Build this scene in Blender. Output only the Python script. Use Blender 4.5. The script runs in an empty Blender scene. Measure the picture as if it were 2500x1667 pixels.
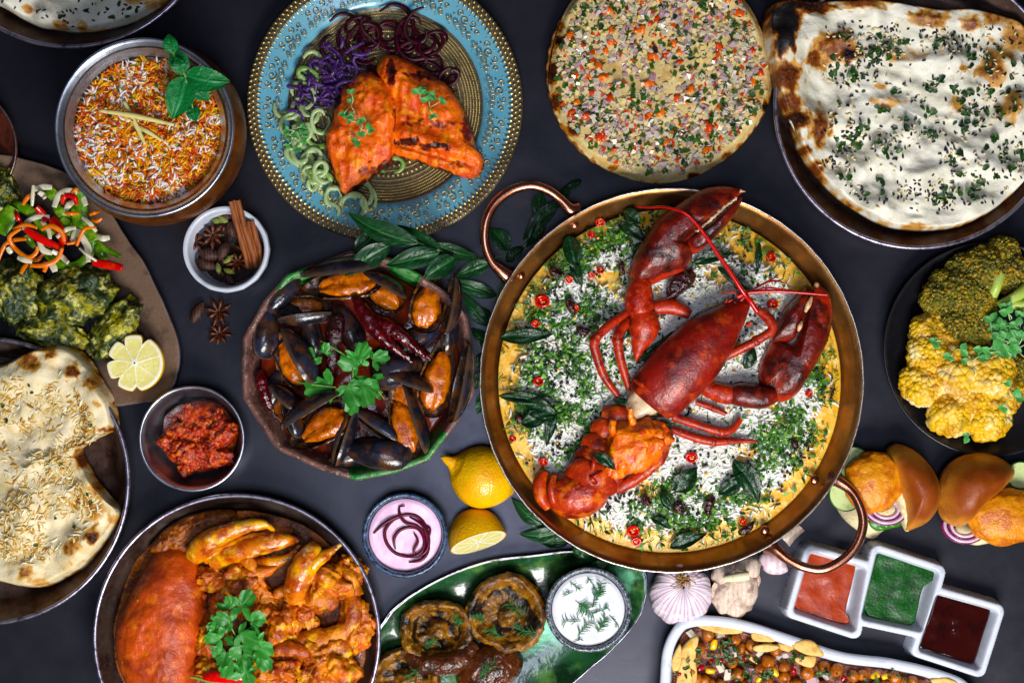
import bpy, bmesh, math, random
import numpy as np
from mathutils import Vector

# ---------------------------------------------------------------- scale and camera
# Layout unit: one photograph pixel measured on the table plane (x right, y down, z up); S metres each.
S = 0.40 / 936.0
CAM_H = 1.70
HP = CAM_H / S
CX, CY = 1250.0, 833.5
scene = bpy.context.scene
cd = bpy.data.cameras.new('camera'); cam = bpy.data.objects.new('camera', cd)
scene.collection.objects.link(cam); scene.camera = cam
cam.location = (0, 0, CAM_H); cam.rotation_euler = (0, 0, 0)
cd.sensor_width = 36.0; cd.lens = 36.0 * CAM_H / (2500 * S)
cd.clip_start = 0.05; cd.clip_end = 50

world = bpy.data.worlds.new('World'); scene.world = world; world.use_nodes = True
bg = world.node_tree.nodes['Background']
bg.inputs['Color'].default_value = (0.62, 0.68, 0.9, 1); bg.inputs['Strength'].default_value = 0.06


def lamp(name, loc, aim, sx, sy, power, col):
    ld = bpy.data.lights.new(name, 'AREA'); ld.shape = 'RECTANGLE'; ld.size = sx; ld.size_y = sy
    ld.energy = power; ld.color = col
    o = bpy.data.objects.new(name, ld); scene.collection.objects.link(o)
    o.location = loc
    o.rotation_euler = (Vector(aim) - Vector(loc)).to_track_quat('-Z', 'Y').to_euler()
    return o


lamp('softbox_key', (0.26, -1.08, 1.22), (0.0, -0.02, 0.0), 0.72, 0.56, 38, (1.0, 0.985, 0.96))
lamp('softbox_overhead', (0.0, -0.36, 2.3), (0.0, -0.1, 0.0), 0.55, 0.55, 11.5, (0.70, 0.79, 1.0))

scene.view_settings.view_transform = 'Standard'
scene.view_settings.look = 'None'
scene.view_settings.exposure = 0.0
scene.view_settings.gamma = 1.0
scene.view_settings.use_curve_mapping = False
scene.render.engine = 'CYCLES'
scene.cycles.use_denoising = True
scene.cycles.max_bounces = 7
scene.cycles.caustics_reflective = False
scene.cycles.caustics_refractive = False


# ---------------------------------------------------------------- small maths
def k(z):
    return (HP - z) / HP


def at(x, y, z=0.0):
    """Photograph pixel seen at height z -> layout coordinates."""
    s = k(z)
    return (CX + (x - CX) * s, CY + (y - CY) * s, z)


def atl(pts, z):
    return [at(p[0], p[1], z)[:2] for p in pts]


SAT = 1.16


def c(h):
    h = h.lstrip('#')
    v = [int(h[i:i + 2], 16) / 255 for i in (0, 2, 4)]
    v = [x / 12.92 if x <= 0.04045 else ((x + 0.055) / 1.055) ** 2.4 for x in v]
    l = 0.3 * v[0] + 0.59 * v[1] + 0.11 * v[2]
    return tuple(min(1.0, max(0.0, l + (x - l) * SAT)) for x in v) + (1.0,)


_pg = np.random.RandomState(7)
_perm = np.concatenate([_pg.permutation(256)] * 3)
_grad = _pg.normal(size=(256, 3)); _grad /= np.linalg.norm(_grad, axis=1)[:, None]


def perlin(P):
    P = np.asarray(P, float)
    i = np.floor(P).astype(int); f = P - i; i &= 255
    u = f * f * f * (f * (f * 6 - 15) + 10)
    r = 0
    for dx in (0, 1):
        for dy in (0, 1):
            for dz in (0, 1):
                h = _perm[_perm[_perm[(i[:, 0] + dx) & 255] + ((i[:, 1] + dy) & 255)] + ((i[:, 2] + dz) & 255)]
                g = _grad[h]
                d = (g * (f - np.array([dx, dy, dz]))).sum(1)
                w = (u[:, 0] if dx else 1 - u[:, 0]) * (u[:, 1] if dy else 1 - u[:, 1]) * (u[:, 2] if dz else 1 - u[:, 2])
                r = r + d * w
    return r * 1.5


def fbm(x, y, z=0.0, size=30.0, octv=3, seed=0.0):
    x = np.asarray(x, float); y = np.asarray(y, float)
    z = np.zeros_like(x) + z
    P = np.stack([x.ravel(), y.ravel(), z.ravel()], 1) / size + np.array([seed * 3.17, seed * 1.31, seed * 2.71]) + 50.3
    r = 0; a = 1.0
    for _ in range(octv):
        r = r + a * perlin(P); P = P * 2.03 + 11.7; a *= 0.5
    return r.reshape(x.shape)


def sstep(a, b, x):
    t = np.clip((x - a) / (b - a), 0, 1)
    return t * t * (3 - 2 * t)


def smooth_path(pts, n, closed=False):
    """Catmull-Rom through pts (any dimension), n samples even in parameter."""
    P = np.asarray(pts, float); m = len(P)
    if closed:
        seg = m; t = np.linspace(0, m, n, endpoint=False)
    else:
        seg = m - 1; t = np.linspace(0, m - 1, n)
    i = np.minimum(np.floor(t).astype(int), seg - 1); f = (t - i)[:, None]

    def g(j):
        return P[j % m] if closed else P[np.clip(j, 0, m - 1)]
    a, b, cc, d = g(i - 1), g(i), g(i + 1), g(i + 2)
    return 0.5 * (2 * b + (cc - a) * f + (2 * a - 5 * b + 4 * cc - d) * f ** 2 + (3 * b - 3 * cc + d - a) * f ** 3)


def even(P, n, closed=True):
    Q = np.vstack([P, P[:1]]) if closed else P
    L = np.concatenate([[0], np.cumsum(np.linalg.norm(np.diff(Q, axis=0), axis=1))])
    t = np.linspace(0, L[-1], n, endpoint=not closed)
    return np.stack([np.interp(t, L, Q[:, j]) for j in range(Q.shape[1])], 1)


def ellipse(x, y, rx, ry, n=40, rot=0.0, wob=0.0, seed=0):
    a = np.linspace(0, 2 * np.pi, n, endpoint=False)
    w = 1 + wob * fbm(np.cos(a) * 40, np.sin(a) * 40, seed * 9.1, 30, 2, seed)
    ex, ey = rx * np.cos(a) * w, ry * np.sin(a) * w
    cr, sr = math.cos(rot), math.sin(rot)
    return np.stack([x + ex * cr - ey * sr, y + ex * sr + ey * cr], 1)


def inside(poly, x, y):
    poly = np.asarray(poly); x = np.asarray(x, float); y = np.asarray(y, float)
    r = np.zeros(x.shape, bool); j = len(poly) - 1
    for i in range(len(poly)):
        xi, yi = poly[i][:2]; xj, yj = poly[j][:2]
        r ^= ((yi > y) != (yj > y)) & (x < (xj - xi) * (y - yi) / (yj - yi + 1e-12) + xi)
        j = i
    return r


# ---------------------------------------------------------------- geometry (V n x 3 layout units, F faces, attributes)
class G:
    def __init__(self, V, F, **A):
        self.V = np.asarray(V, float); self.F = F; self.A = A

    def __add__(self, o):
        n = len(self.V)
        if isinstance(self.F, np.ndarray) and isinstance(o.F, np.ndarray) and self.F.shape[1] == o.F.shape[1]:
            F = np.vstack([self.F, o.F + n])
        else:
            F = [tuple(f) for f in self.F] + [tuple(int(i) + n for i in f) for f in o.F]
        A = {q: np.concatenate([self.A[q], o.A[q]]) for q in self.A if q in o.A}
        return G(np.vstack([self.V, o.V]), F, **A)

    def z(self, fn):
        self.V[:, 2] += fn(self.V[:, 0], self.V[:, 1]); return self

    def rough(self, amp, size, octv=3, seed=0):
        d = np.stack([fbm(self.V[:, 0], self.V[:, 1], self.V[:, 2], size, octv, seed + q * 7.7) for q in range(3)], 1)
        self.V = self.V + d * amp; return self


def quads(m, n, wrap=True, off=0):
    i, j = np.meshgrid(np.arange(m - 1), np.arange(n if wrap else n - 1), indexing='ij')
    j2 = (j + 1) % n
    return np.stack([off + i * n + j, off + i * n + j2, off + (i + 1) * n + j2, off + (i + 1) * n + j], -1).reshape(-1, 4)


def lathe(cx, cy, prof, n=96, wob=None):
    prof = np.asarray(prof, float); a = np.linspace(0, 2 * np.pi, n, endpoint=False)
    r, z = prof[:, 0][:, None], prof[:, 1][:, None]
    w = np.ones(n)[None] if wob is None else wob(a)[None]
    V = np.stack([cx + r * w * np.cos(a), cy + r * w * np.sin(a), z + 0 * a], -1).reshape(-1, 3)
    return G(V, quads(len(prof), n))


def ring_profile(outlines_z, n=96):
    """Skin through closed outlines [(poly, z), ...] resampled to n points (same start)."""
    R = []
    for poly, z in outlines_z:
        e = even(np.asarray(poly, float), n)
        R.append(np.column_stack([e, np.full(n, z)]) if np.isscalar(z) else np.column_stack([e, z]))
    return G(np.vstack(R), quads(len(R), n))


def slab(outline, top, z0, n=96, m=20, ctr=None, edge=0.5, bot=True, raw=False, inset=0.12):
    """Closed cushion over a smooth outline; top(t, x, y) -> height above z0 (t 0 centre .. 1 edge)."""
    o = np.asarray(outline, float)
    o = o if raw else smooth_path(o, max(n * 2, 60), True)
    o = even(o, n)
    cc = np.asarray(ctr if ctr is not None else o.mean(0), float)
    t = np.linspace(0.02, 1, m) ** edge
    X = cc[0] + t[:, None] * (o[:, 0] - cc[0]); Y = cc[1] + t[:, None] * (o[:, 1] - cc[1]); T = t[:, None] + 0 * X
    Z = z0 + top(T, X, Y)
    V = [np.stack([X, Y, Z], -1).reshape(-1, 3)]
    F = [tuple(f) for f in quads(m, n)]
    V.append(np.array([[cc[0], cc[1], Z[0].mean()]])); ci = m * n
    F += [(ci, (j + 1) % n, j) for j in range(n)]
    TT = [T.ravel(), [0.0]]
    if bot:
        b0 = m * n + 1; q = 1 - inset
        V.append(np.column_stack([cc[0] + q * (o[:, 0] - cc[0]), cc[1] + q * (o[:, 1] - cc[1]), np.full(n, z0 - 0.5)]))
        e0 = (m - 1) * n
        F += [(e0 + j, e0 + (j + 1) % n, b0 + (j + 1) % n, b0 + j) for j in range(n)]
        F.append(tuple(b0 + j for j in range(n)))
        TT.append(np.ones(n))
    return G(np.vstack(V), F, t=np.concatenate(TT))


def dome(h, p=2.0, q=0.6):
    return lambda t, x, y: h * np.clip(1 - t ** p, 0, 1) ** q


def loft(spine, n=12, sub=None, flat=1.0, up=(0, 0, 1), cap=True):
    """Elliptic tube; spine rows (x, y, z, half width, half height)."""
    sp = np.asarray(spine, float)
    if sp.shape[1] == 4:
        sp = np.column_stack([sp, sp[:, 3]])
    m = sub or max(len(sp) * 5, 6)
    q = smooth_path(sp, m)
    q[:, 3:] = np.maximum(q[:, 3:], 0.05)
    p = q[:, :3]; T = np.gradient(p, axis=0); T /= np.linalg.norm(T, axis=1)[:, None] + 1e-9
    u = np.tile(np.asarray(up, float), (m, 1))
    sd = np.cross(T, u); ln = np.linalg.norm(sd, axis=1)
    last = np.array([1.0, 0, 0])
    for i in range(m):
        if ln[i] < 0.15:
            s_ = last - T[i] * last.dot(T[i]); sd[i] = s_ / (np.linalg.norm(s_) + 1e-9)
        else:
            sd[i] /= ln[i]
        if sd[i].dot(last) < -0.5 and i:
            sd[i] = -sd[i]
        last = sd[i]
    up2 = np.cross(sd, T)
    a = np.linspace(0, 2 * np.pi, n, endpoint=False)
    ca, sa = np.cos(a), np.sin(a)
    V = p[:, None] + sd[:, None] * (q[:, 3][:, None] * ca)[..., None] + up2[:, None] * (q[:, 4][:, None] * sa)[..., None]
    V = V.reshape(-1, 3); F = [tuple(f) for f in quads(m, n)]
    tt = np.repeat(np.linspace(0, 1, m), n)
    if cap:
        V = np.vstack([V, p[:1], p[-1:]]); b = m * n
        F += [(b, (j + 1) % n, j) for j in range(n)] + [(b + 1, (m - 1) * n + j, (m - 1) * n + (j + 1) % n) for j in range(n)]
        tt = np.concatenate([tt, [0, 1]])
    return G(V, F, t=tt)


def tube(pts, r, n=8, sub=None, taper=True):
    P = [tuple(p) for p in pts]
    m = len(P)
    rows = []
    for i, p in enumerate(P):
        f = i / (m - 1)
        rr = r(f) if callable(r) else r * (0.45 if taper and (i == 0 or i == m - 1) else 1)
        rows.append((p[0], p[1], p[2], rr, rr))
    return loft(rows, n, sub or m * 4)


_ICO = {}


def ico(sub):
    if sub not in _ICO:
        bm = bmesh.new(); bmesh.ops.create_icosphere(bm, subdivisions=sub, radius=1.0)
        bm.verts.ensure_lookup_table()
        _ICO[sub] = (np.array([v.co[:] for v in bm.verts]), np.array([[v.index for v in f.verts] for f in bm.faces])); bm.free()
    return _ICO[sub]


def blob(x, y, z, rx, ry, rz, rot=0.0, amp=0.15, freq=1.6, sub=3, seed=0, octv=3, flatb=None):
    V, F = ico(sub); V = V.copy()
    d = 1 + amp * fbm(V[:, 0], V[:, 1], V[:, 2], 1.0 / freq, octv, seed)
    V = V * d[:, None] * np.array([rx, ry, rz])
    if flatb is not None:
        V[:, 2] = np.where(V[:, 2] < -flatb * rz, -flatb * rz, V[:, 2])
    cr, sr = math.cos(rot), math.sin(rot)
    V = np.column_stack([x + V[:, 0] * cr - V[:, 1] * sr, y + V[:, 0] * sr + V[:, 1] * cr, z + V[:, 2]])
    return G(V, F.copy())


def leaf(b, tip, w, arch=8.0, fold=0.25, nl=12, nw=6, curl=0.0, prof=None, seed=0, ruffle=0.0, ser=0.0):
    b = np.asarray(b, float); e = np.asarray(tip, float); d = e - b; L = np.linalg.norm(d); T = d / L
    sd = np.cross(T, [0, 0, 1.0]); sd /= np.linalg.norm(sd) + 1e-9
    upv = np.cross(sd, T)
    t = np.linspace(0, 1, nl)[:, None]; v = np.linspace(-1, 1, nw * 2 + 1)[None]
    pr = (np.sin(np.pi * np.clip(t, 0, 1) ** 0.85) ** 0.85 * (1 - 0.25 * t)) if prof is None else prof(t)
    if ser:
        pr = pr * (1 + ser * (np.arange(nl)[:, None] % 2))
    hw = w * 0.5 * pr
    side = hw * v
    hz = arch * np.sin(np.pi * t) + fold * hw * np.abs(v) * 1.0 - curl * t ** 2 * L * 0.3
    hz = hz + ruffle * fbm(t * 60 + 0 * v, v * 30 + 0 * t, 0, 22, 2, seed)
    bend = 0.06 * L * math.sin(seed * 12.9) * np.sin(np.pi * t)
    V = b + (t * L)[..., None] * T + (side + bend)[..., None] * sd + hz[..., None] * upv
    A = np.abs(v) + 0 * t
    vein = np.abs(((t * 7 - np.abs(v) * 0.9) % 1.0) - 0.5) * 2
    mk = np.maximum(1 - sstep(0.02, 0.17, A), 0.55 * (1 - sstep(0.0, 0.18, vein)))
    return G(V.reshape(-1, 3), quads(nl, nw * 2 + 1, False), mask=mk.ravel())


def lobed(b, ang, R, z, seed=0, tilt=0.0, cup=0.15, lobes=3, n=66, m=7):
    """Coriander-like leaflet growing from b in direction ang; toothed lobes."""
    r = random.Random(seed)
    a = np.linspace(-2.3, 2.3, n)
    lb = r.uniform(1.75, 2.1)
    prof = 0.36 + 0.64 * np.abs(np.cos(np.pi * a / lb)) ** 0.75
    prof *= 1 + 0.16 * np.abs(((a * 4.6 + r.random()) % 2) - 1) - 0.05
    prof *= np.where(np.abs(a) > 1.5, np.clip((2.3 - np.abs(a)) / 0.8, 0, 1) * 0.75 + 0.15, 1)
    prof *= 1 + 0.2 * np.sin(a * 1.3 + r.random() * 6)
    prof *= 1.22
    t = np.linspace(0.04, 1, m)[:, None]
    lx = (0.18 + t * prof * np.cos(a)) * R * 0.8; ly = t * prof * np.sin(a) * R * 0.8
    hz = cup * R * (t ** 2) * np.cos(a * 3 + seed) + 0.12 * R * fbm(lx + seed * 31, ly, 0, R * 0.5, 2, seed) + tilt * lx
    ca, sa = math.cos(ang), math.sin(ang)
    V = np.stack([b[0] + lx * ca - ly * sa, b[1] + lx * sa + ly * ca, z + hz], -1)
    mk = np.clip(np.cos(a * 7) * 2 - 1.2, 0, 1) * (0.6 + 0 * t)
    return G(V.reshape(-1, 3), quads(m, n, False), mask=mk.ravel())


def instances(tmpl, pos, yaw, pitch=None, roll=None, sc=None, col=None):
    """Many copies of a template (V, F) baked into one mesh, one colour each."""
    V, F = tmpl; n = len(pos); pos = np.asarray(pos, float)
    yaw = np.asarray(yaw); pitch = np.zeros(n) if pitch is None else pitch; roll = np.zeros(n) if roll is None else roll
    sc = np.ones((n, 3)) if sc is None else (np.repeat(np.asarray(sc)[:, None], 3, 1) if np.ndim(sc) == 1 else np.asarray(sc))
    P = V[None] * sc[:, None]
    cr, sr = np.cos(roll)[:, None], np.sin(roll)[:, None]
    y, z = P[..., 1] * cr - P[..., 2] * sr, P[..., 1] * sr + P[..., 2] * cr
    x = P[..., 0]
    cp, sp = np.cos(pitch)[:, None], np.sin(pitch)[:, None]
    x, z = x * cp - z * sp, x * sp + z * cp
    cy, sy = np.cos(yaw)[:, None], np.sin(yaw)[:, None]
    x, y = x * cy - y * sy, x * sy + y * cy
    W = np.stack([x, y, z], -1) + pos[:, None]
    FF = (F[None] + (np.arange(n) * len(V))[:, None, None]).reshape(-1, F.shape[1])
    g = G(W.reshape(-1, 3), FF)
    if col is not None:
        g.A['col'] = np.repeat(np.asarray(col), len(V), 0)
    return g


def grain_t(L=24.0, r=2.6, bend=0.0, ns=6, nr=6):
    t = np.linspace(0, 1, nr); a = np.linspace(0, 2 * np.pi, ns, endpoint=False)
    rr = r * np.clip(np.sin(np.pi * (0.06 + 0.88 * t)), 0, 1) ** 0.45
    rr[0] = rr[-1] = 0.3 * r
    x = (t - 0.5) * L; y = bend * L * (4 * (t - 0.5) ** 2 - 0.5)
    V = np.stack([x[:, None] + 0 * a, y[:, None] + rr[:, None] * np.cos(a), rr[:, None] * np.sin(a)], -1).reshape(-1, 3)
    return V, quads(nr, ns)


def chip_t(w=10.0, l=16.0, kink=0.35):
    V = np.array([[-l / 2, -w * 0.3, 0], [-l / 2, w * 0.35, 1], [0, -w / 2, kink * w * 0.6], [0, w / 2, kink * w], [l / 2, -w * 0.2, 0], [l / 2, w * 0.25, -1]])
    return V, np.array([[0, 2, 3, 1], [2, 4, 5, 3]])


# ---------------------------------------------------------------- materials
_M = {}


def mat(name, base, layers=(), rough=0.5, metal=0.0, bump=(), sss=0.0, srad=(1, 0.4, 0.2), sscale=8.0, coat=0.0, spec=0.4,
        rvar=None, trans=0.0, ior=1.45, coord='Object', crough=0.08, aniso=0.0, hv=0.0):
    """base: colour or 'col' (attribute). layers: (kind, size, lo, hi, colour[, amount]); kinds noise, vor, crack, wave, mask, maskn, rand, t."""
    if name in _M:
        return _M[name]
    m = bpy.data.materials.new(name); m.use_nodes = True
    nt = m.node_tree; nd = nt.nodes; lk = nt.links
    b = nd['Principled BSDF']
    tc = nd.new('ShaderNodeTexCoord'); oi = nd.new('ShaderNodeObjectInfo')
    off = nd.new('ShaderNodeVectorMath'); off.operation = 'SCALE'; off.inputs[0].default_value = (3.1, 5.7, 2.3)
    lk.new(oi.outputs['Random'], off.inputs['Scale'])
    vec = nd.new('ShaderNodeVectorMath'); vec.operation = 'ADD'
    lk.new(tc.outputs[coord], vec.inputs[0]); lk.new(off.outputs[0], vec.inputs[1])
    cnt = [0]

    def tex(kind, size, detail=4.0):
        cnt[0] += 1
        sc = 1.0 / (size * S)
        if kind in ('noise', 'maskn'):
            t = nd.new('ShaderNodeTexNoise'); t.inputs['Scale'].default_value = sc; t.inputs['Detail'].default_value = detail
            t.inputs['Roughness'].default_value = 0.6
            v2 = nd.new('ShaderNodeVectorMath'); v2.operation = 'ADD'; v2.inputs[1].default_value = (cnt[0] * 0.37, cnt[0] * 0.71, 0)
            lk.new(vec.outputs[0], v2.inputs[0]); lk.new(v2.outputs[0], t.inputs['Vector']); return t.outputs['Fac']
        if kind in ('vor', 'crack'):
            t = nd.new('ShaderNodeTexVoronoi'); t.inputs['Scale'].default_value = sc
            if kind == 'crack':
                t.feature = 'DISTANCE_TO_EDGE'
            lk.new(vec.outputs[0], t.inputs['Vector']); return t.outputs['Distance']
        if kind == 'wave':
            t = nd.new('ShaderNodeTexWave'); t.inputs['Scale'].default_value = sc / 6; t.inputs['Distortion'].default_value = 3.0
            t.inputs['Detail'].default_value = 2; t.inputs['Detail Scale'].default_value = 1.5
            lk.new(vec.outputs[0], t.inputs['Vector']); return t.outputs['Fac']
        if kind == 'rand':
            return oi.outputs['Random']
        a = nd.new('ShaderNodeAttribute'); a.attribute_name = kind; return a.outputs['Fac']

    def mrange(sock, lo, hi):
        r = nd.new('ShaderNodeMapRange'); r.interpolation_type = 'SMOOTHSTEP' if lo < hi else 'SMOOTHSTEP'
        r.inputs['From Min'].default_value = min(lo, hi); r.inputs['From Max'].default_value = max(lo, hi)
        if lo > hi:
            r.inputs['To Min'].default_value = 1; r.inputs['To Max'].default_value = 0
        lk.new(sock, r.inputs['Value']); return r.outputs['Result']

    if base == 'col':
        a = nd.new('ShaderNodeAttribute'); a.attribute_name = 'col'; cur = a.outputs['Color']
    else:
        rgb = nd.new('ShaderNodeRGB'); rgb.outputs[0].default_value = base; cur = rgb.outputs[0]
    if hv:
        h = nd.new('ShaderNodeHueSaturation'); r = nd.new('ShaderNodeMapRange')
        r.inputs['To Min'].default_value = 1 - hv; r.inputs['To Max'].default_value = 1 + hv
        lk.new(oi.outputs['Random'], r.inputs['Value']); lk.new(r.outputs['Result'], h.inputs['Value']); lk.new(cur, h.inputs['Color']); cur = h.outputs['Color']
    for ly in layers:
        kind, size, lo, hi, colr = ly[:5]; amt = ly[5] if len(ly) > 5 else 1.0
        if kind == 'maskn':
            a = nd.new('ShaderNodeAttribute'); a.attribute_name = 'mask'
            nz = tex('noise', size)
            ma = nd.new('ShaderNodeMath'); ma.operation = 'MULTIPLY_ADD'; ma.inputs[1].default_value = 0.9
            sb = nd.new('ShaderNodeMath'); sb.operation = 'SUBTRACT'; sb.inputs[1].default_value = 0.5
            lk.new(nz, sb.inputs[0]); lk.new(sb.outputs[0], ma.inputs[0]); lk.new(a.outputs['Fac'], ma.inputs[2]); s_ = ma.outputs[0]
        else:
            s_ = tex(kind, size)
        f = mrange(s_, lo, hi)
        if amt != 1.0:
            mm = nd.new('ShaderNodeMath'); mm.operation = 'MULTIPLY'; mm.inputs[1].default_value = amt; lk.new(f, mm.inputs[0]); f = mm.outputs[0]
        mx = nd.new('ShaderNodeMix'); mx.data_type = 'RGBA'
        lk.new(f, mx.inputs['Factor']); lk.new(cur, mx.inputs[6]); mx.inputs[7].default_value = colr; cur = mx.outputs[2]
    lk.new(cur, b.inputs['Base Color'])
    b.inputs['Metallic'].default_value = metal; b.inputs['Roughness'].default_value = rough
    b.inputs['Specular IOR Level'].default_value = spec; b.inputs['IOR'].default_value = ior
    b.inputs['Coat Weight'].default_value = coat * 0.75; b.inputs['Coat Roughness'].default_value = crough
    if aniso:
        b.inputs['Anisotropic'].default_value = aniso
    if trans:
        b.inputs['Transmission Weight'].default_value = trans
    if sss:
        b.inputs['Subsurface Weight'].default_value = sss; b.inputs['Subsurface Radius'].default_value = srad
        b.inputs['Subsurface Scale'].default_value = sscale * S
    if rvar:
        r = nd.new('ShaderNodeMapRange'); r.inputs['From Min'].default_value = 0.3; r.inputs['From Max'].default_value = 0.7
        r.inputs['To Min'].default_value = rvar[1]; r.inputs['To Max'].default_value = rvar[2]
        lk.new(tex('noise', rvar[0]), r.inputs['Value']); lk.new(r.outputs['Result'], b.inputs['Roughness'])
    prev = None
    for bp in bump:
        kind, size, hgt = bp[:3]
        bn = nd.new('ShaderNodeBump'); bn.inputs['Strength'].default_value = 1.0 if hgt > 0 else 1.0
        bn.invert = hgt < 0; bn.inputs['Distance'].default_value = abs(hgt) * S
        lk.new(tex(kind, size), bn.inputs['Height'])
        if prev:
            lk.new(prev, bn.inputs['Normal'])
        prev = bn.outputs['Normal']
    if prev:
        lk.new(prev, b.inputs['Normal'])
        if coat:
            lk.new(prev, b.inputs['Coat Normal'])
    _M[name] = m
    return m


# ---------------------------------------------------------------- objects
coll = scene.collection


def W(p):
    return Vector(((p[0] - CX) * S, (CY - p[1]) * S, p[2] * S))


def make_mesh(name, g, org, m, smooth=True, fix=True):
    V = (g.V - np.asarray(org, float)) * np.array([S, -S, S])
    me = bpy.data.meshes.new(name)
    if isinstance(g.F, np.ndarray) and len(g.F) > 4000:
        F = g.F[:, ::-1]; kk = F.shape[1]
        me.vertices.add(len(V)); me.vertices.foreach_set('co', V.ravel())
        me.loops.add(F.size); me.loops.foreach_set('vertex_index', F.ravel().astype(np.int32))
        me.polygons.add(len(F)); me.polygons.foreach_set('loop_start', np.arange(0, F.size, kk, dtype=np.int32))
        me.update(calc_edges=True)
    else:
        me.from_pydata(V.tolist(), [], [tuple(int(i) for i in f) for f in g.F])
        if fix:
            bm = bmesh.new(); bm.from_mesh(me); bmesh.ops.recalc_face_normals(bm, faces=bm.faces); bm.to_mesh(me); bm.free()
    for q, a in g.A.items():
        a = np.asarray(a, np.float32)
        if a.ndim == 2:
            if a.shape[1] == 3:
                a = np.column_stack([a, np.ones(len(a), np.float32)])
            at_ = me.attributes.new(q, 'FLOAT_COLOR', 'POINT'); at_.data.foreach_set('color', a.ravel())
        else:
            at_ = me.attributes.new(q, 'FLOAT', 'POINT'); at_.data.foreach_set('value', a)
    me.polygons.foreach_set('use_smooth', np.full(len(me.polygons), smooth))
    me.materials.append(m); me.update()
    return me


def tag(o, label, cat, group=None, kind=None):
    if label: o['label'] = label
    if cat: o['category'] = cat
    if group: o['group'] = group
    if kind: o['kind'] = kind
    return o


ORG = {}


def thing(name, label, cat, base, group=None, kind=None):
    o = bpy.data.objects.new(name, None); coll.objects.link(o); o.location = W(base); o.empty_display_size = 0.01
    ORG[o.name] = np.asarray(base, float)
    return tag(o, label, cat, group, kind)


def part(name, g, m, parent, smooth=True, kind=None, label=None, fix=True):
    org = ORG[parent.name]
    me = make_mesh(name, g, org, m, smooth, fix)
    o = bpy.data.objects.new(name, me); coll.objects.link(o); o.parent = parent
    ORG[o.name] = org
    if kind: o['kind'] = kind
    if label: o['label'] = label
    return o


def solo(name, g, m, label, cat, group=None, kind=None, smooth=True, fix=True):
    lo, hi = g.V.min(0), g.V.max(0)
    org = np.array([(lo[0] + hi[0]) / 2, (lo[1] + hi[1]) / 2, lo[2]])
    me = make_mesh(name, g, org, m, smooth, fix)
    o = bpy.data.objects.new(name, me); coll.objects.link(o); o.location = W(org)
    ORG[o.name] = org
    return tag(o, label, cat, group, kind)


def put(name, me, pos, yaw, parent=None, sc=1.0, tilt=(0, 0), **kw):
    """A copy that shares mesh data; pos in layout units."""
    o = bpy.data.objects.new(name, me); coll.objects.link(o)
    if parent is not None:
        o.parent = parent; p = np.asarray(pos, float) - ORG[parent.name]; o.location = (p[0] * S, -p[1] * S, p[2] * S)
    else:
        o.location = W(pos)
    o.rotation_euler = (tilt[0], tilt[1], yaw); o.scale = (sc, sc, sc) if np.isscalar(sc) else sc
    if kw: tag(o, kw.get('label'), kw.get('cat'), kw.get('group'), kw.get('kind'))
    return o


def proto(name, g, m, smooth=True):
    return make_mesh(name, g, (0, 0, 0), m, smooth)


CLOCK = ['twelve', 'one', 'two', 'three', 'four', 'five', 'six', 'seven', 'eight', 'nine', 'ten', 'eleven']


def clock(x, y, cx, cy):
    a = math.atan2(x - cx, -(y - cy)); return CLOCK[int(round(a / (2 * math.pi) * 12)) % 12] + " o'clock"


# ================================================================ the table
M_table = mat('table_paint', c('#1a1a20'), [('noise', 420, 0.35, 0.7, c('#131419')), ('noise', 9, 0.55, 0.75, c('#1d1e26'), 0.5), ('noise', 3, 0.62, 0.8, c('#0e0e14'), 0.6), ('noise', 1.6, 0.66, 0.74, c('#30313e'), 0.5)],
              rough=0.38, bump=[('noise', 5, 0.05), ('noise', 90, 0.4)], spec=0.62, rvar=(60, 0.29, 0.36))
M_table.node_tree.nodes['Principled BSDF'].inputs['Specular Tint'].default_value = (0.86, 0.84, 1.0, 1)
V = np.array([[x, y, z] for z in (0, -60) for (x, y) in ((-900, -900), (3400, -900), (3400, 2600), (-900, 2600))], float)
o = solo('table_top', G(V, [(0, 1, 2, 3), (7, 6, 5, 4), (0, 4, 5, 1), (1, 5, 6, 2), (2, 6, 7, 3), (3, 7, 4, 0)]), M_table,
         'matte dark grey table top under all the dishes', 'table', kind='structure', smooth=False)

# ================================================================ metals and glazes
M_tray = mat('aged_tray_steel', c('#5d4a42'), [('noise', 60, 0.4, 0.65, c('#3d2a25')), ('noise', 170, 0.5, 0.68, c('#77706c'), 0.7), ('noise', 12, 0.6, 0.75, c('#8c8480'), 0.35)],
             rough=0.42, metal=0.75, bump=[('noise', 8, 0.5), ('noise', 50, 1.2)], rvar=(40, 0.3, 0.55))
M_trayrim = mat('tray_rim_steel', c('#a9a3b4'), [('noise', 20, 0.45, 0.7, c('#5f5664'))], rough=0.33, metal=0.9, bump=[('noise', 12, 0.5)])
M_steel = mat('brushed_steel', c('#c8ccd6'), [('noise', 30, 0.5, 0.75, c('#9ea2ae'))], rough=0.32, metal=1.0, bump=[('noise', 3, 0.15)], rvar=(60, 0.26, 0.38))
M_copper_out = mat('hammered_copper', c('#9a5f36'), [('noise', 50, 0.4, 0.7, c('#6e3c1f')), ('noise', 8, 0.6, 0.8, c('#b98455'), 0.4)], rough=0.42, metal=0.9, bump=[('vor', 22, -1.0)])
M_copper_in = mat('pan_copper_lining', c('#a47a50'), [('noise', 160, 0.38, 0.66, c('#7e5434')), ('noise', 26, 0.5, 0.72, c('#8d6a45'), 0.6), ('noise', 6, 0.6, 0.78, c('#5b3a22'), 0.5)],
                  rough=0.36, metal=0.9, bump=[('noise', 5, 0.25), ('noise', 34, 0.9)], rvar=(50, 0.26, 0.46))
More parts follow.
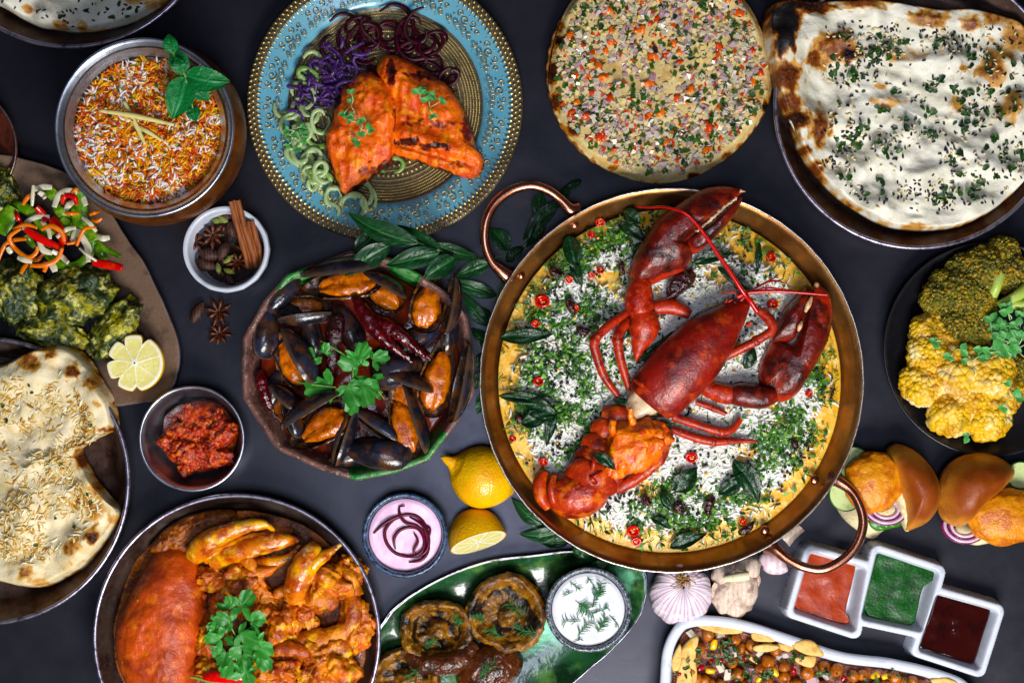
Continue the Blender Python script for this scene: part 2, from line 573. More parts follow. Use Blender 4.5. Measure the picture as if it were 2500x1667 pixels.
M_copper = mat('polished_copper', c('#d09078'), [('noise', 40, 0.45, 0.72, c('#a9664e'))], rough=0.25, metal=1.0, bump=[('noise', 6, 0.15)])
M_rimline = mat('pan_rim_metal', c('#d8cfc8'), [('noise', 14, 0.5, 0.72, c('#8f7464'))], rough=0.3, metal=1.0)
M_white = mat('white_glaze', c('#c8ccd6'), [('noise', 40, 0.5, 0.75, c('#b4b9c6')), ('noise', 5, 0.68, 0.76, c('#8f8d90'), 0.6)], rough=0.3, coat=0.4, bump=[('noise', 30, 1.2)])
M_black = mat('black_glaze', c('#131216'), [('noise', 30, 0.5, 0.8, c('#1e1c22'))], rough=0.36, coat=0.3, bump=[('noise', 30, 0.8)])


def tray(label, x, y, zr=84, R=355, name='steel_tray'):
    cx, cy, _ = at(x, y, zr); r = R * k(zr)
    t = thing(name, label, 'tray', (cx, cy, 0), 'round aged steel trays')
    part('pan_body', lathe(cx, cy, [(0.5, 8), (r * .5, 8), (r - 75, 8), (r - 62, 10), (r - 52, 18), (r - 14, zr - 12), (r - 8, zr - 3), (r - 7.5, zr - 2), (r - 3, zr - 6), (r - 10, zr - 18), (r - 56, 3), (r - 66, 0.2), (0.5, 0.2)], 160), M_tray, t)
    part('rolled_rim', lathe(cx, cy, [(r - 8 + 5.2 * math.cos(a), zr + 4.5 * math.sin(a)) for a in np.linspace(0, 2 * math.pi, 11)], 160), M_trayrim, t)
    return t


tray('aged steel tray with naan, cut off by the top-left corner', 172, -232)
tray('aged steel tray holding the sesame naan beside the topped flatbread', 2240, 258)
tray('aged steel tray with the folded naan at the left edge', -34, 1174, 88)
tray('aged steel bowl tray filled with crab curry', 578, 1556, 96)

# brown bowl rim that just enters at the left edge
M_brown = mat('red_brown_clay', c('#5a2c20'), [('noise', 20, 0.4, 0.7, c('#3b1c16')), ('noise', 4, 0.62, 0.75, c('#7d4a38'), 0.6)], rough=0.4, coat=0.3)
cx, cy, _ = at(-112, 362, 60)
t = thing('clay_bowl', 'red-brown clay bowl just entering at the left edge above the stone plate', 'bowl', (cx, cy, 0))
part('bowl_body', lathe(cx, cy, [(0.5, 10), (90, 10), (142, 52), (149, 60), (152, 56), (100, 0.3), (0.5, 0.3)], 80), M_brown, t)
part('pale_rim', lathe(cx, cy, [(149 + 2.2 * math.cos(a), 60 + 2.2 * math.sin(a)) for a in np.linspace(0, 2 * math.pi, 8)], 80), M_rimline, t)

# ================================================================ biryani pot
ZH = 225
HX, HY, _ = at(352, 312, ZH)
t = thing('biryani_pot', 'round-bellied copper pot with wide steel rim full of orange biryani', 'pot', (HX, HY, 0))
part('belly', lathe(HX, HY, [(0.5, 0.3), (110, 0.3), (150, 8), (188, 36), (212, 80), (219, 120), (214, 158), (200, 190), (190, 206), (186, 214)], 128), M_copper_out, t)
part('liner', lathe(HX, HY, [(0.5, 30), (150, 34), (172, 90), (172, 150), (169, 184), (172, 190), (189, 214)], 128), M_steel, t)
part('steel_rim', lathe(HX, HY, [(189, 212), (180, 200), (170, 188), (172, 192), (184, 206), (197, 221), (203, 226), (207, 224), (207, 219), (203, 215), (196, 212), (189, 209)], 160), M_steel, t)

# ================================================================ brown stone plate
PO = [(-330, 560), (-250, 440), (-120, 385), (0, 378), (82, 393), (159, 421), (225, 468), (273, 523), (302, 568), (351, 638), (392, 719), (424, 793), (439, 838), (437, 911), (415, 960), (367, 985), (270, 992), (120, 990), (-60, 960), (-240, 860), (-330, 720)]
PO = smooth_path(atl(PO, 48), 200, True); PO = even(PO, 200)
pc = np.array(at(60, 690, 48)[:2])


def shrink(o, cc, f):
    return cc + (np.asarray(o) - cc) * f


def mk_plate(o, cc, prof, n=200):
    V = []; tt = []
    for f, z in prof:
        e = shrink(o, cc, f); V.append(np.column_stack([e, np.full(len(e), z)])); tt.append(np.full(len(e), f))
    return G(np.vstack(V), quads(len(prof), n), t=np.concatenate(tt))


M_stone = mat('brown_stoneware', c('#141318'), [('t', 1, 0.58, 0.80, c('#6f5a4c')), ('noise', 46, 0.52, 0.7, c('#4a3a33'), 0.7), ('noise', 2.6, 0.6, 0.72, c('#a58e7b'), 0.7), ('vor', 9, 0.16, 0.08, c('#221a18'), 0.8), ('t', 1, 0.985, 0.997, c('#23242e')), ('t', 1, 0.66, 0.45, c('#121116'))],
              rough=0.36, bump=[('noise', 7, 0.8), ('noise', 60, 2.0)], rvar=(30, 0.28, 0.5))
g = mk_plate(PO, pc, [(0.01, 14), (0.3, 14), (0.55, 15), (0.66, 18), (0.78, 27), (0.90, 41), (0.97, 48), (0.99, 50), (1.0, 48), (0.998, 42), (0.9, 26), (0.7, 4), (0.5, 0.3), (0.02, 0.3)])
g.rough(3.0, 60, 2, 3)
g.V[:, 2] = np.maximum(g.V[:, 2], 0.2)
solo('stoneware_plate', g, M_stone, 'rough brown stoneware plate with green chicken and sliced peppers', 'plate')

# ================================================================ white spice bowl
ZB = 112
BX, BY, _ = at(551, 608, ZB)
t = thing('spice_bowl', 'small white faceted bowl filled with whole spices', 'bowl', (BX, BY, 0))
fac = lambda a: 1 - 0.012 * np.abs(np.sin(a * 8)) - 0.006 * np.sin(a * 3)
part('outer_wall', lathe(BX, BY, [(0.5, 0.3), (70, 0.3), (84, 10), (99, 60), (103, 95), (103, ZB - 4), (101, ZB)], 96, fac), M_white, t, smooth=True)
part('inner_wall', lathe(BX, BY, [(101, ZB), (97, ZB + 1.5), (92, ZB), (90, ZB - 8), (84, 50), (66, 18), (0.5, 14)], 96), M_white, t)

# ================================================================ blue plate
ZP = 46
BPX, BPY, _ = at(939, 254, ZP)
RP = 338 * k(ZP)
M_blue = mat('turquoise_glaze', c('#6ea6ba'), [('noise', 120, 0.4, 0.7, c('#629cb2')), ('noise', 14, 0.62, 0.78, c('#8cbecc'), 0.4)], rough=0.3, coat=0.5, bump=[('noise', 40, 0.5)])
M_gold = mat('antique_gold', c('#c8b27c'), [('noise', 10, 0.5, 0.7, c('#8a7548')), ('noise', 3, 0.6, 0.75, c('#e2cf9a'), 0.5)], rough=0.34, metal=0.85)
M_golddark = mat('gold_groove', c('#5c5446'), [('noise', 6, 0.5, 0.7, c('#8a7e66'))], rough=0.45, metal=0.4)
t = bplate = thing('turquoise_plate', 'turquoise plate with gold scrolls and beaded gold rim under orange salmon', 'plate', (BPX, BPY, 0))
RW = 238
part('glazed_rim', lathe(BPX, BPY, [(RW - 1, 22), (RW + 6, 30), (RW + 30, 36), (RP - 30, ZP - 2), (RP - 26, ZP - 1)], 180), M_blue, t)
part('rim_band', lathe(BPX, BPY, [(RP - 26, ZP - 1), (RP - 14, ZP), (RP - 3, ZP - 1), (RP, ZP - 5), (RP - 4, ZP - 10), (RP - 60, 26), (RW, 6), (RW - 30, 0.3), (0.5, 0.3)], 180), M_golddark, t)
part('well', lathe(BPX, BPY, [(RW - 1, 22), (RW - 10, 15), (RW - 40, 12), (RW - 60, 11), (120, 10), (0.5, 10)], 180), M_golddark, t)
bead = proto('bead', blob(0, 0, 0, 6.2, 4.0, 3.6, 0, 0.0, 1, 1), M_gold)
point = proto('rim_point', G(np.array([[-5, -4.5, 0], [-5, 4.5, 0], [8, 0, 0], [-3, -3, 3], [-3, 3, 3], [4, 0, 2.5]]), [(0, 2, 5, 3), (2, 1, 4, 5), (1, 0, 3, 4), (3, 5, 4)]), M_gold)
nb = 148
for i in range(nb):
    a = 2 * math.pi * i / nb
    ra = RP - 7
    if BPY + ra * math.sin(a) < -20: continue
    for rr, off in ((RP - 7, 0.0), (RP - 17, math.pi / nb)):
        put('bead', bead, (BPX + rr * math.cos(a + off), BPY + rr * math.sin(a + off), ZP + 1), -(a + off) + 0.5, t)
    put('rim_point', point, (BPX + (RP - 28) * math.cos(a), BPY + (RP - 28) * math.sin(a), ZP - 0.5), math.pi - a, t)
# the well's concentric beading
sb = ico(1)
pos = []; scs = []
for rr, n, s_ in ((228, 330, 2.6), (221, 320, 2.6), (214, 310, 2.6), (207, 300, 2.6), (200, 290, 2.6), (193, 280, 2.6), (182, 250, 3.0), (170, 90, 6.0), (158, 220, 2.8), (147, 70, 7.0), (134, 180, 3.0), (124, 170, 3.0), (110, 60, 6.5), (96, 130, 3.0), (86, 120, 2.8), (70, 40, 6.0), (54, 80, 2.8), (40, 24, 6)):
    for i in range(n):
        a = 2 * math.pi * i / n
        pos.append((BPX + rr * math.cos(a), BPY + rr * math.sin(a), 12 if rr < 200 else 11 + (rr - 180) * 0.10)); scs.append(s_)
part('well_beading', instances(sb, pos, np.zeros(len(pos)), sc=np.array(scs)), M_gold, t, kind='stuff')
# scroll ornaments


def spiral(cx, cy, r0, turns, a0, sgn, n=16):
    P = []
    for i in range(n):
        f = i / (n - 1); a = a0 + sgn * f * turns * 2 * math.pi; r = r0 * (1 - 0.85 * f)
        P.append((cx + r * math.cos(a), cy + r * math.sin(a), 0))
    return P


orn = None
RM = (RW + RP - 26) / 2 - 2
for (sx, sy, r0, tn, a0, sg) in ((9, 0, 12, 1.3, 2.0, 1), (-9, 13, 10, 1.2, -1.0, -1), (-9, -13, 10, 1.2, 1.0, 1), (16, 20, 9, 1.2, 3.5, -1), (16, -20, 9, 1.2, -3.5, 1), (-14, 34, 8, 1.2, 0, -1), (-14, -34, 8, 1.2, 0, 1), (8, 42, 7, 1.1, 3, 1)):
    g = tube(spiral(sx, sy, r0, tn, a0, sg), 1.5, 5, 30)
    orn = g if orn is None else orn + g
for (sx, sy) in ((24, 0), (-22, 0), (24, 34), (-24, 24), (-24, -24), (2, 28), (2, -30), (20, -36)):
    orn = orn + blob(sx, sy, 0, 2.6, 2.6, 1.6, 0, 0, 1, 1)
ornm = proto('scroll_ornament', G(orn.V + np.array([RM, 0, 0]), orn.F), M_gold)
zo = 41.5
for i in range(18):
    a = 2 * math.pi * (i + 0.3) / 18
    if BPY - RM * math.sin(a) < -30: continue
    o = put('scroll_ornament', ornm, (BPX, BPY, zo), a, t)

# ================================================================ wicker basket under the round flatbread
M_wick = mat('wicker', c('#8a5a2c'), [('noise', 10, 0.4, 0.68, c('#4e2c13')), ('noise', 4, 0.6, 0.75, c('#b98a4e'), 0.5)], rough=0.55, bump=[('noise', 5, 0.8)])
KX, KY, _ = at(1601, 178, 40)
t = thing('wicker_basket', 'shallow woven wicker basket under the onion and pepper flatbread', 'basket', (KX, KY, 0))
part('base', lathe(KX, KY, [(0.5, 8), (234, 8), (252, 30), (258, 30), (238, 0.3), (0.5, 0.3)], 90), M_wick, t)
for i in range(5):
    a = np.linspace(0, 2 * np.pi, 121)
    ph = i * 1.3
    P = np.column_stack([KX + (243 + i * 4.4 + 1.6 * np.sin(a * 44 + ph)) * np.cos(a), KY + (243 + i * 4.4 + 1.6 * np.sin(a * 44 + ph)) * np.sin(a), 14 + i * 6 + 2.5 * np.sin(a * 44 + ph * 2)])
    part('woven_strand', tube(P, 4.2, 6, 360, False), M_wick, t)

# ================================================================ mussel bowl
MB = [(703, 667), (645, 732), (593, 821), (589, 900), (593, 969), (627, 1027), (676, 1098), (774, 1143), (868, 1174), (962, 1156), (1047, 1125), (1114, 1036), (1158, 960), (1154, 860), (1140, 768), (1087, 710), (1020, 665), (953, 629), (855, 612), (774, 643)]
ZM = 128
mo = np.array(atl(MB, ZM)); mo = even(even(mo, 240), 240)
mc = mo.mean(0)
MBX, MBY = mc
prof = [(0.02, 0.3), (0.5, 0.3), (0.62, 10), (0.84, 62), (0.97, 112), (1.0, ZM - 6), (1.0, ZM), (0.98, ZM + 3), (0.955, ZM + 2), (0.94, ZM - 4), (0.91, 100), (0.85, 62), (0.7, 24), (0.3, 18), (0.01, 18)]
V = []; mk = []; mb_in = []
aa = np.arctan2(mo[:, 1] - mc[1], mo[:, 0] - mc[0])
for i, (f, z) in enumerate(prof):
    e = shrink(mo, mc, f)
    V.append(np.column_stack([e, z + 3.0 * fbm(e[:, 0], e[:, 1], 0, 60, 2, 4) * (z > 90)]))
    gr = (sstep(0.55, 0.75, aa) * (1 - sstep(1.55, 1.75, aa))) + (sstep(-2.5, -2.3, aa) * (1 - sstep(-2.0, -1.85, aa))) + (sstep(-1.35, -1.2, aa) * (1 - sstep(-1.0, -0.9, aa)))
    mk.append(gr if 7 <= i <= 10 else (gr * 0.35 if i == 6 else 0 * gr))
M_mb = mat('rustic_bowl_glaze', c('#6a4a42'), [('noise', 40, 0.45, 0.64, c('#48302a')), ('noise', 12, 0.54, 0.7, c('#a08a80'), 0.8), ('maskn', 30, 0.42, 0.55, c('#1f6a2c')), ('maskn', 14, 0.85, 1.1, c('#8fae80'), 0.4)],
           rough=0.36, coat=0.35, bump=[('noise', 24, 2.4), ('noise', 8, 1.2)])
solo('mussel_bowl', G(np.vstack(V), quads(len(prof), 240), mask=np.concatenate(mk)), M_mb, 'ten-sided rustic brown bowl with green glazed edges full of mussels', 'bowl')

# ================================================================ copper pan
ZPAN = 125
PX, PY, _ = at(1640, 929, ZPAN)
RPAN = 469 * k(ZPAN)
t = thing('copper_pan', 'wide copper pan with two ring handles holding lobster on rice', 'pan', (PX, PY, 0))
part('pan_body', lathe(PX, PY, [(0.5, 9), (330, 9), (372, 14), (396, 30), (420, 66), (440, 98), (RPAN - 3, ZPAN - 2), (RPAN - 1, ZPAN - 3), (443, 94), (424, 62), (398, 24), (374, 5), (350, 0.3), (0.5, 0.3)], 200), M_copper_in, t)
rimw = lambda a: 1 + 0.0008 * np.sin(a * 37) + 0.0006 * np.sin(a * 91 + 1)
part('rim_edge', lathe(PX, PY, [(RPAN - 1.5 + 2.4 * math.cos(q), ZPAN - 1 + 2.6 * math.sin(q)) for q in np.linspace(0, 2 * math.pi, 9)], 240, rimw), M_rimline, t)
h1 = [(1408, 516), (1390, 510), (1367, 486), (1340, 466), (1300, 453), (1255, 462), (1216, 489), (1192, 525), (1183, 567), (1187, 608), (1203, 642), (1224, 662), (1248, 682)]
h2 = [(2024, 1166), (2046, 1174), (2079, 1199), (2101, 1239), (2107, 1282), (2091, 1330), (2059, 1365), (2011, 1389), (1964, 1384), (1925, 1366), (1893, 1341), (1874, 1330)]
for hp in (h1, h2):
    n = len(hp); rows = []
    for i, (x, y) in enumerate(hp):
        f = abs(2 * i / (n - 1) - 1)
        z = 96 + 34 * (1 - f ** 2)
        q = at(x, y, z); r = 11.5 + 10 * max(0, f - 0.72) / 0.28
        rows.append((q[0], q[1], q[2], r, r * (1.0 if f < 0.9 else 0.8)))
    part('ring_handle', loft(rows, 16, 90), M_copper, t)
for (x, y) in ((1402, 548), (1271, 672), (1988, 1171), (1867, 1294)):
    q = at(x, y, 92)
    part('rivet', blob(q[0], q[1], 92, 12, 12, 8, 0, 0.03, 1, 2), M_copper, t)

# ================================================================ black plate with cauliflower
ZK = 56
BKX, BKY, _ = at(2420, 852, ZK); RK = 263 * k(ZK)
solo('black_plate', lathe(BKX, BKY, [(0.5, 10), (170, 10), (200, 14), (RK - 12, ZK - 8), (RK - 4, ZK), (RK, ZK - 1), (RK - 1, ZK - 6), (205, 4), (180, 0.3), (0.5, 0.3)], 160), M_black,
     'black shallow plate with golden cauliflower and broccoli', 'plate')

# ================================================================ steel relish bowl
ZR = 96
RX, RY, _ = at(468, 1071, ZR); RR = 130 * k(ZR)
t = thing('relish_bowl', 'small steel bowl of red tomato relish', 'bowl', (RX, RY, 0))
part('bowl_body', lathe(RX, RY, [(0.5, 8), (70, 8), (98, 24), (115, 56), (RR - 5, ZR - 4), (RR - 3, ZR - 4), (118, 52), (100, 18), (76, 0.3), (0.5, 0.3)], 120), M_steel, t)
part('rolled_rim', lathe(RX, RY, [(RR - 4 + 3.6 * math.cos(a), ZR - 2 + 3.4 * math.sin(a)) for a in np.linspace(0, 2 * math.pi, 10)], 120), M_steel, t)

# ================================================================ dip bowls
M_dipb = mat('speckled_blue_glaze', c('#39506e'), [('noise', 14, 0.42, 0.62, c('#15202f')), ('vor', 8, 0.18, 0.08, c('#9fb6cc'), 0.7), ('noise', 24, 0.6, 0.75, c('#7892ae'), 0.6)], rough=0.25, coat=0.6, bump=[('noise', 12, 2.0)])
M_dipg = mat('speckled_slate_glaze', c('#4b515d'), [('noise', 14, 0.42, 0.62, c('#262a33')), ('crack', 12, 0.06, 0.01, c('#aab2bd'), 0.7), ('noise', 24, 0.6, 0.75, c('#868e9a'), 0.6)], rough=0.25, coat=0.6, bump=[('noise', 12, 2.0)])


def dip_bowl(name, label, x, y, zb, zr, m, R=104, seed=0):
    cx, cy, _ = at(x, y, zr); R = R * k(zr)
    t = thing(name, label, 'bowl', (cx, cy, zb))
    wob = lambda a: 1 + 0.012 * fbm(np.cos(a) * 60, np.sin(a) * 60, 0, 18, 2, seed)
    part('bowl_body', lathe(cx, cy, [(0.5, zb), (60, zb), (86, zb + 14), (R - 4, zr - 22), (R, zr - 8), (R - 2, zr - 1), (R - 8, zr + 1), (R - 12, zr - 6), (R - 15, zr - 20), (70, zb + 18), (0.5, zb + 14)], 110, wob), m, t)
    return cx, cy


DX, DY = dip_bowl('pink_dip_bowl', 'blue speckled bowl of pink dip beside the lemons', 988, 1307, 0.3, 84, M_dipb, 105, 1)
DWX, DWY = dip_bowl('white_dip_bowl', 'slate grey bowl of white dill dip on the green plate', 1437, 1489, 14, 96, M_dipg, 105, 2)

# ================================================================ green leaf plate
GP = [(880, 1590), (933, 1518), (956, 1487), (1015, 1443), (1106, 1396), (1204, 1365), (1302, 1353), (1397, 1343), (1490, 1352), (1555, 1375), (1580, 1404), (1576, 1467), (1554, 1518), (1495, 1585), (1440, 1632), (1385, 1680), (1290, 1750), (1150, 1800), (1000, 1800), (890, 1740), (850, 1660)]
go = even(smooth_path(atl(GP, 40), 400, True), 200)
gc = np.array(at(1200, 1570, 20)[:2])
prof = [(0.01, 12), (0.4, 12), (0.7, 14), (0.86, 24), (0.96, 38), (0.99, 42), (1.0, 41), (0.985, 34), (0.85, 14), (0.7, 0.4), (0.02, 0.3)]
V = []; mk = []
for f, z in prof:
    e = shrink(go, gc, f)
    V.append(np.column_stack([e, z + (2.5 * fbm(e[:, 0], e[:, 1], 0, 50, 2, 8) * (f > 0.9))]))
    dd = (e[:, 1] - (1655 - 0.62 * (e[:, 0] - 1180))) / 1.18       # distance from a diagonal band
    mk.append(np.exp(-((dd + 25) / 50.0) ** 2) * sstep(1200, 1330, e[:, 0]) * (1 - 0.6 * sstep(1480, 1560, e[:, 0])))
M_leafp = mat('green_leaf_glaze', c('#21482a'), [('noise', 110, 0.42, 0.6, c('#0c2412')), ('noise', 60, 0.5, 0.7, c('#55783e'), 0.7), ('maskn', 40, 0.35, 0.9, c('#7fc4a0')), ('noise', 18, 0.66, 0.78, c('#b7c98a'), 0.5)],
              rough=0.22, coat=0.7, bump=[('noise', 120, 3.0), ('noise', 16, 0.25)])
t = thing('green_plate', 'green glazed leaf-shaped plate with roasted mushrooms', 'plate', (gc[0], gc[1], 0))
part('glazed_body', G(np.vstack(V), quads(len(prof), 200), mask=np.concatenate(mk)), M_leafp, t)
rim = np.column_stack([shrink(go, gc, 0.992), 42.5 + 2.5 * fbm(shrink(go, gc, 0.99)[:, 0], shrink(go, gc, 0.99)[:, 1], 0, 50, 2, 8)])
part('dark_rim', tube(np.vstack([rim, rim[:1]]), 1.6, 6, 400, False), M_trayrim, t)

# ================================================================ three-part sauce tray
SC = [((1968, 1326), (2134, 1372), (2098, 1562), (1916, 1504)), ((2132, 1325), (2313, 1384), (2264, 1562), (2083, 1522)), ((2277, 1428), (2457, 1480), (2402, 1656), (2221, 1597))]
ZS = 62


def rsq(q, f, rad=0.16):
    q = np.asarray(q, float); cc = q.mean(0); q = cc + (q - cc) * f
    P = []
    for i in range(4):
        a, b, d = q[i - 1], q[i], q[(i + 1) % 4]
        for s_ in np.linspace(0, 1, 7):
            p = (1 - s_) ** 2 * (b + (a - b) * rad) + 2 * s_ * (1 - s_) * b + s_ ** 2 * (b + (d - b) * rad)
            P.append(p)
    return even(np.array(P), 80)


t = thing('sauce_tray', 'white stepped three-compartment sauce tray under the copper handle', 'sauce tray', (*at(2185, 1480, 0)[:2], 0))


def poly_sd(q, X, Y):
    """Signed distance to a convex polygon, negative inside."""
    q = np.asarray(q, float); d = np.full(X.shape, 1e9); ins = inside(q, X, Y)
    for i in range(len(q)):
        a, b = q[i], q[(i + 1) % len(q)]; e = b - a
        u = np.clip(((X - a[0]) * e[0] + (Y - a[1]) * e[1]) / (e @ e), 0, 1)
        d = np.minimum(d, np.hypot(X - a[0] - u * e[0], Y - a[1] - u * e[1]))
    return np.where(ins, -d, d)


def shrink_q(q, d):
    q = np.asarray(q, float); cc = q.mean(0); v = q - cc
    return cc + v * (1 - d * 1.35 / np.linalg.norm(v, axis=1))[:, None]


qs = [np.array(atl(q, ZS)) for q in SC]
gx0, gy0 = np.vstack(qs).min(0) - 8; gx1, gy1 = np.vstack(qs).max(0) + 8
nx, ny = 230, 150
X, Y = np.meshgrid(np.linspace(gx0, gx1, nx), np.linspace(gy0, gy1, ny))
rad = 20
outer = np.min([poly_sd(shrink_q(q, rad), X, Y) - rad for q in qs], 0)
wells = np.min([poly_sd(shrink_q(q, 12 + 16), X, Y) - 16 for q in qs], 0)
Z = ZS + 1.5 - (ZS - 12) * sstep(0, 22, -wells) - 3 * sstep(-5, 0, outer) + 1.0 * fbm(X, Y, 0, 60, 2, 6)
skirt = np.clip(outer, 0, 40)
Z = np.where(outer > 0, np.maximum(ZS - 2 - skirt * 12, 0.4), Z)
V = np.stack([X, Y, Z], -1).reshape(-1, 3)
F = quads(ny, nx, False); keep = (outer.ravel()[F] < 7).all(1)
idx = np.unique(F[keep]); mp_ = np.full(len(V), -1); mp_[idx] = np.arange(len(idx))
part('tray_body', G(V[idx], mp_[F[keep]]), M_white, t)

# ================================================================ oblong white chaat dish
CH = [(1605, 1760), (1611, 1664), (1619, 1583), (1647, 1527), (1683, 1506), (1744, 1503), (1833, 1518), (1934, 1551), (2055, 1591), (2176, 1607), (2297, 1636), (2370, 1672), (2420, 1760), (2390, 1850), (2200, 1850), (1900, 1800), (1680, 1810)]
ZC = 78
ch = even(smooth_path(atl(CH, ZC), 300, True), 160)
cc_ = ch.mean(0)


def inset(o, d):
    o = np.asarray(o); tn = np.roll(o, -1, 0) - np.roll(o, 1, 0); nn = np.column_stack([-tn[:, 1], tn[:, 0]]); nn /= np.linalg.norm(nn, axis=1)[:, None]
    if ((o.mean(0) - o) * nn).sum() < 0: nn = -nn
    return o + nn * d


ROWS = [(shrink(ch, cc_, 0.03), 0.3), (inset(ch, 40), 0.3), (inset(ch, 22), 10), (inset(ch, 3), 60), (inset(ch, 0), ZC - 4), (inset(ch, 5), ZC + 2), (inset(ch, 17), ZC + 3), (inset(ch, 25), ZC - 2), (inset(ch, 29), 50), (inset(ch, 40), 18), (shrink(ch, cc_, 0.03), 14)]
V = np.vstack([np.column_stack([p, z + 2.0 * fbm(p[:, 0], p[:, 1], 0, 70, 2, 5) * (z > 40)]) for p, z in ROWS])
solo('oblong_dish', G(V, quads(len(ROWS), 160)), M_white, 'oblong white dish of chickpea chaat at the bottom edge', 'dish')

# ================================================================ shared food materials
M_naan = mat('baked_naan', c('#e0d3b4'), [('noise', 70, 0.42, 0.7, c('#d2c094')), ('noise', 40, 0.54, 0.7, c('#cdae74'), 0.6), ('noise', 12, 0.62, 0.74, c('#b98a44'), 0.4), ('maskn', 26, 0.10, 0.5, c('#c2924e')), ('maskn', 14, 0.42, 0.82, c('#6f3a14')), ('maskn', 8, 0.74, 1.05, c('#1a0e0a'))],
             rough=0.55, sss=0.08, sscale=4, bump=[('noise', 9, 1.4), ('noise', 28, 3.0)], rvar=(20, 0.38, 0.65))
M_naanw = mat('buttered_naan', c('#e6e2d4'), [('noise', 70, 0.42, 0.66, c('#d8d3c0')), ('noise', 24, 0.56, 0.72, c('#c0b89a'), 0.5), ('noise', 16, 0.66, 0.74, c('#c49a5a'), 0.5), ('maskn', 26, 0.10, 0.5, c('#c89858')), ('maskn', 14, 0.40, 0.8, c('#73391a')), ('maskn', 8, 0.72, 1.05, c('#15100f'))],
              rough=0.5, sss=0.08, sscale=4, bump=[('noise', 9, 1.4), ('noise', 28, 3.0)], rvar=(20, 0.34, 0.6))
M_kul = mat('golden_flatbread', c('#d6c08c'), [('noise', 50, 0.42, 0.68, c('#c8a468')), ('noise', 14, 0.52, 0.7, c('#e2d2a4'), 0.8), ('maskn', 14, 0.26, 0.5, c('#a8692b')), ('maskn', 9, 0.52, 0.72, c('#4a2410')), ('maskn', 8, 0.8, 1.0, c('#120b09'))],
            rough=0.42, sss=0.15, sscale=5, coat=0.2, bump=[('noise', 7, 1.2), ('noise', 24, 2.4)])
M_herb = mat('chopped_herb', c('#2f5420'), [('rand', 1, 0.2, 0.9, c('#142c16')), ('noise', 6, 0.5, 0.7, c('#52782f'), 0.6)], rough=0.42, sss=0.1, sscale=3, hv=0.25)
M_vcol = mat('rice_grain', 'col', rough=0.4, sss=0.25, sscale=4, srad=(1, 0.8, 0.6), spec=0.45)
M_vdry = mat('garnish_bits', 'col', rough=0.42, spec=0.5)
M_vgloss = mat('glossy_bits', 'col', rough=0.18, coat=0.6)
M_leafd = mat('curry_leaf', c('#12381a'), [('mask', 1, 0.3, 0.8, c('#3f7a3c'), 0.55), ('noise', 18, 0.5, 0.72, c('#1d5128'), 0.7)], rough=0.42, coat=0.12, bump=[('mask', 1, -1.6), ('noise', 6, 0.6)], hv=0.3)
M_leaff = mat('fried_curry_leaf', c('#0c2a12'), [('mask', 1, 0.3, 0.8, c('#2a5530'), 0.4), ('noise', 10, 0.52, 0.72, c('#1a421c'), 0.8)], rough=0.3, coat=0.35, crough=.15, bump=[('noise', 9, 2.2), ('noise', 22, 4)])
M_cor = mat('coriander_leaf', c('#3a7d36'), [('mask', 1, 0.2, 0.7, c('#7fb06c'), 0.5), ('noise', 14, 0.5, 0.75, c('#24592a'), 0.8)], rough=0.42, sss=0.12, sscale=3, bump=[('mask', 1, -1.0), ('noise', 7, 0.6)], hv=0.2)
M_mint = mat('mint_leaf', c('#1f6a35'), [('mask', 1, 0.2, 0.7, c('#3f8f55'), 0.5), ('noise', 14, 0.5, 0.75, c('#124a26'), 0.8)], rough=0.42, bump=[('mask', 1, -2.0), ('noise', 8, 1.8)], hv=0.15)
M_stem = mat('green_stem', c('#6f9a4c'), [('noise', 12, 0.5, 0.7, c('#4d7c3a'))], rough=0.45, sss=0.1, sscale=3)
M_micro = mat('microgreen_leaf', c('#4f8f4c'), [('noise', 10, 0.5, 0.7, c('#7fb57a'), 0.7)], rough=0.4, sss=0.15, sscale=3, hv=0.3)
M_microst = mat('microgreen_stem', c('#b9d39a'), rough=0.4, sss=0.2, sscale=3)
M_dill = mat('dill_frond', c('#1f5a2c'), [('rand', 1, 0, 1, c('#33703a'))], rough=0.45)


def spots_mask(g, spots, edge=0.0, eseed=0, esize=30, tpow=(0.86, 1.0), base=0.0):
    x, y, t = g.V[:, 0], g.V[:, 1], g.A['t']
    m = np.full(len(x), base)
    for s_ in spots:
        sx, sy, r, st = s_[:4]; ry = s_[4] if len(s_) > 4 else r
        wob = np.clip(1 + 1.1 * fbm(x, y, 0, max(min(r, ry), 8) * 1.1, 3, sx * 0.01), .25, 3)
        m = np.maximum(m, st * np.clip(1.25 - (((x - sx) / r) ** 2 + ((y - sy) / ry) ** 2) * 0.8 * wob, 0, 1))
    if edge:
        e = sstep(tpow[0], tpow[1], t) * np.clip(0.5 + 1.1 * fbm(x, y, 0, esize, 3, eseed), 0, 1.1)
        m = np.maximum(m, edge * e)
    g.A['mask'] = m
    return g


def pick(g, nv, count, rs, tmax=0.9, dens=None):
    t = g.A['t'][:nv]; w = np.where(t < tmax, t, 0)
    if dens is not None: w = w * dens(g.V[:nv, 0], g.V[:nv, 1])
    i = rs.choice(nv, count, p=w / w.sum())
    return g.V[i] + np.column_stack([rs.normal(0, 2.5, count), rs.normal(0, 2.5, count), np.zeros(count)])


def sp(l, z):
    return [(*at(s_[0], s_[1], z)[:2], *s_[2:]) for s_ in l]


herb_meshes = []
for i in range(6):
    rs = np.random.RandomState(50 + i)
    g = leaf((-11, 0, 0), (11, rs.uniform(-3, 3), 1), rs.uniform(10, 16), rs.uniform(1, 4), 0.4, 5, 2, 0, None, i, 2.0, 0.25)
    g.V *= .8
    herb_meshes.append(proto('herb_piece', g, M_herb))


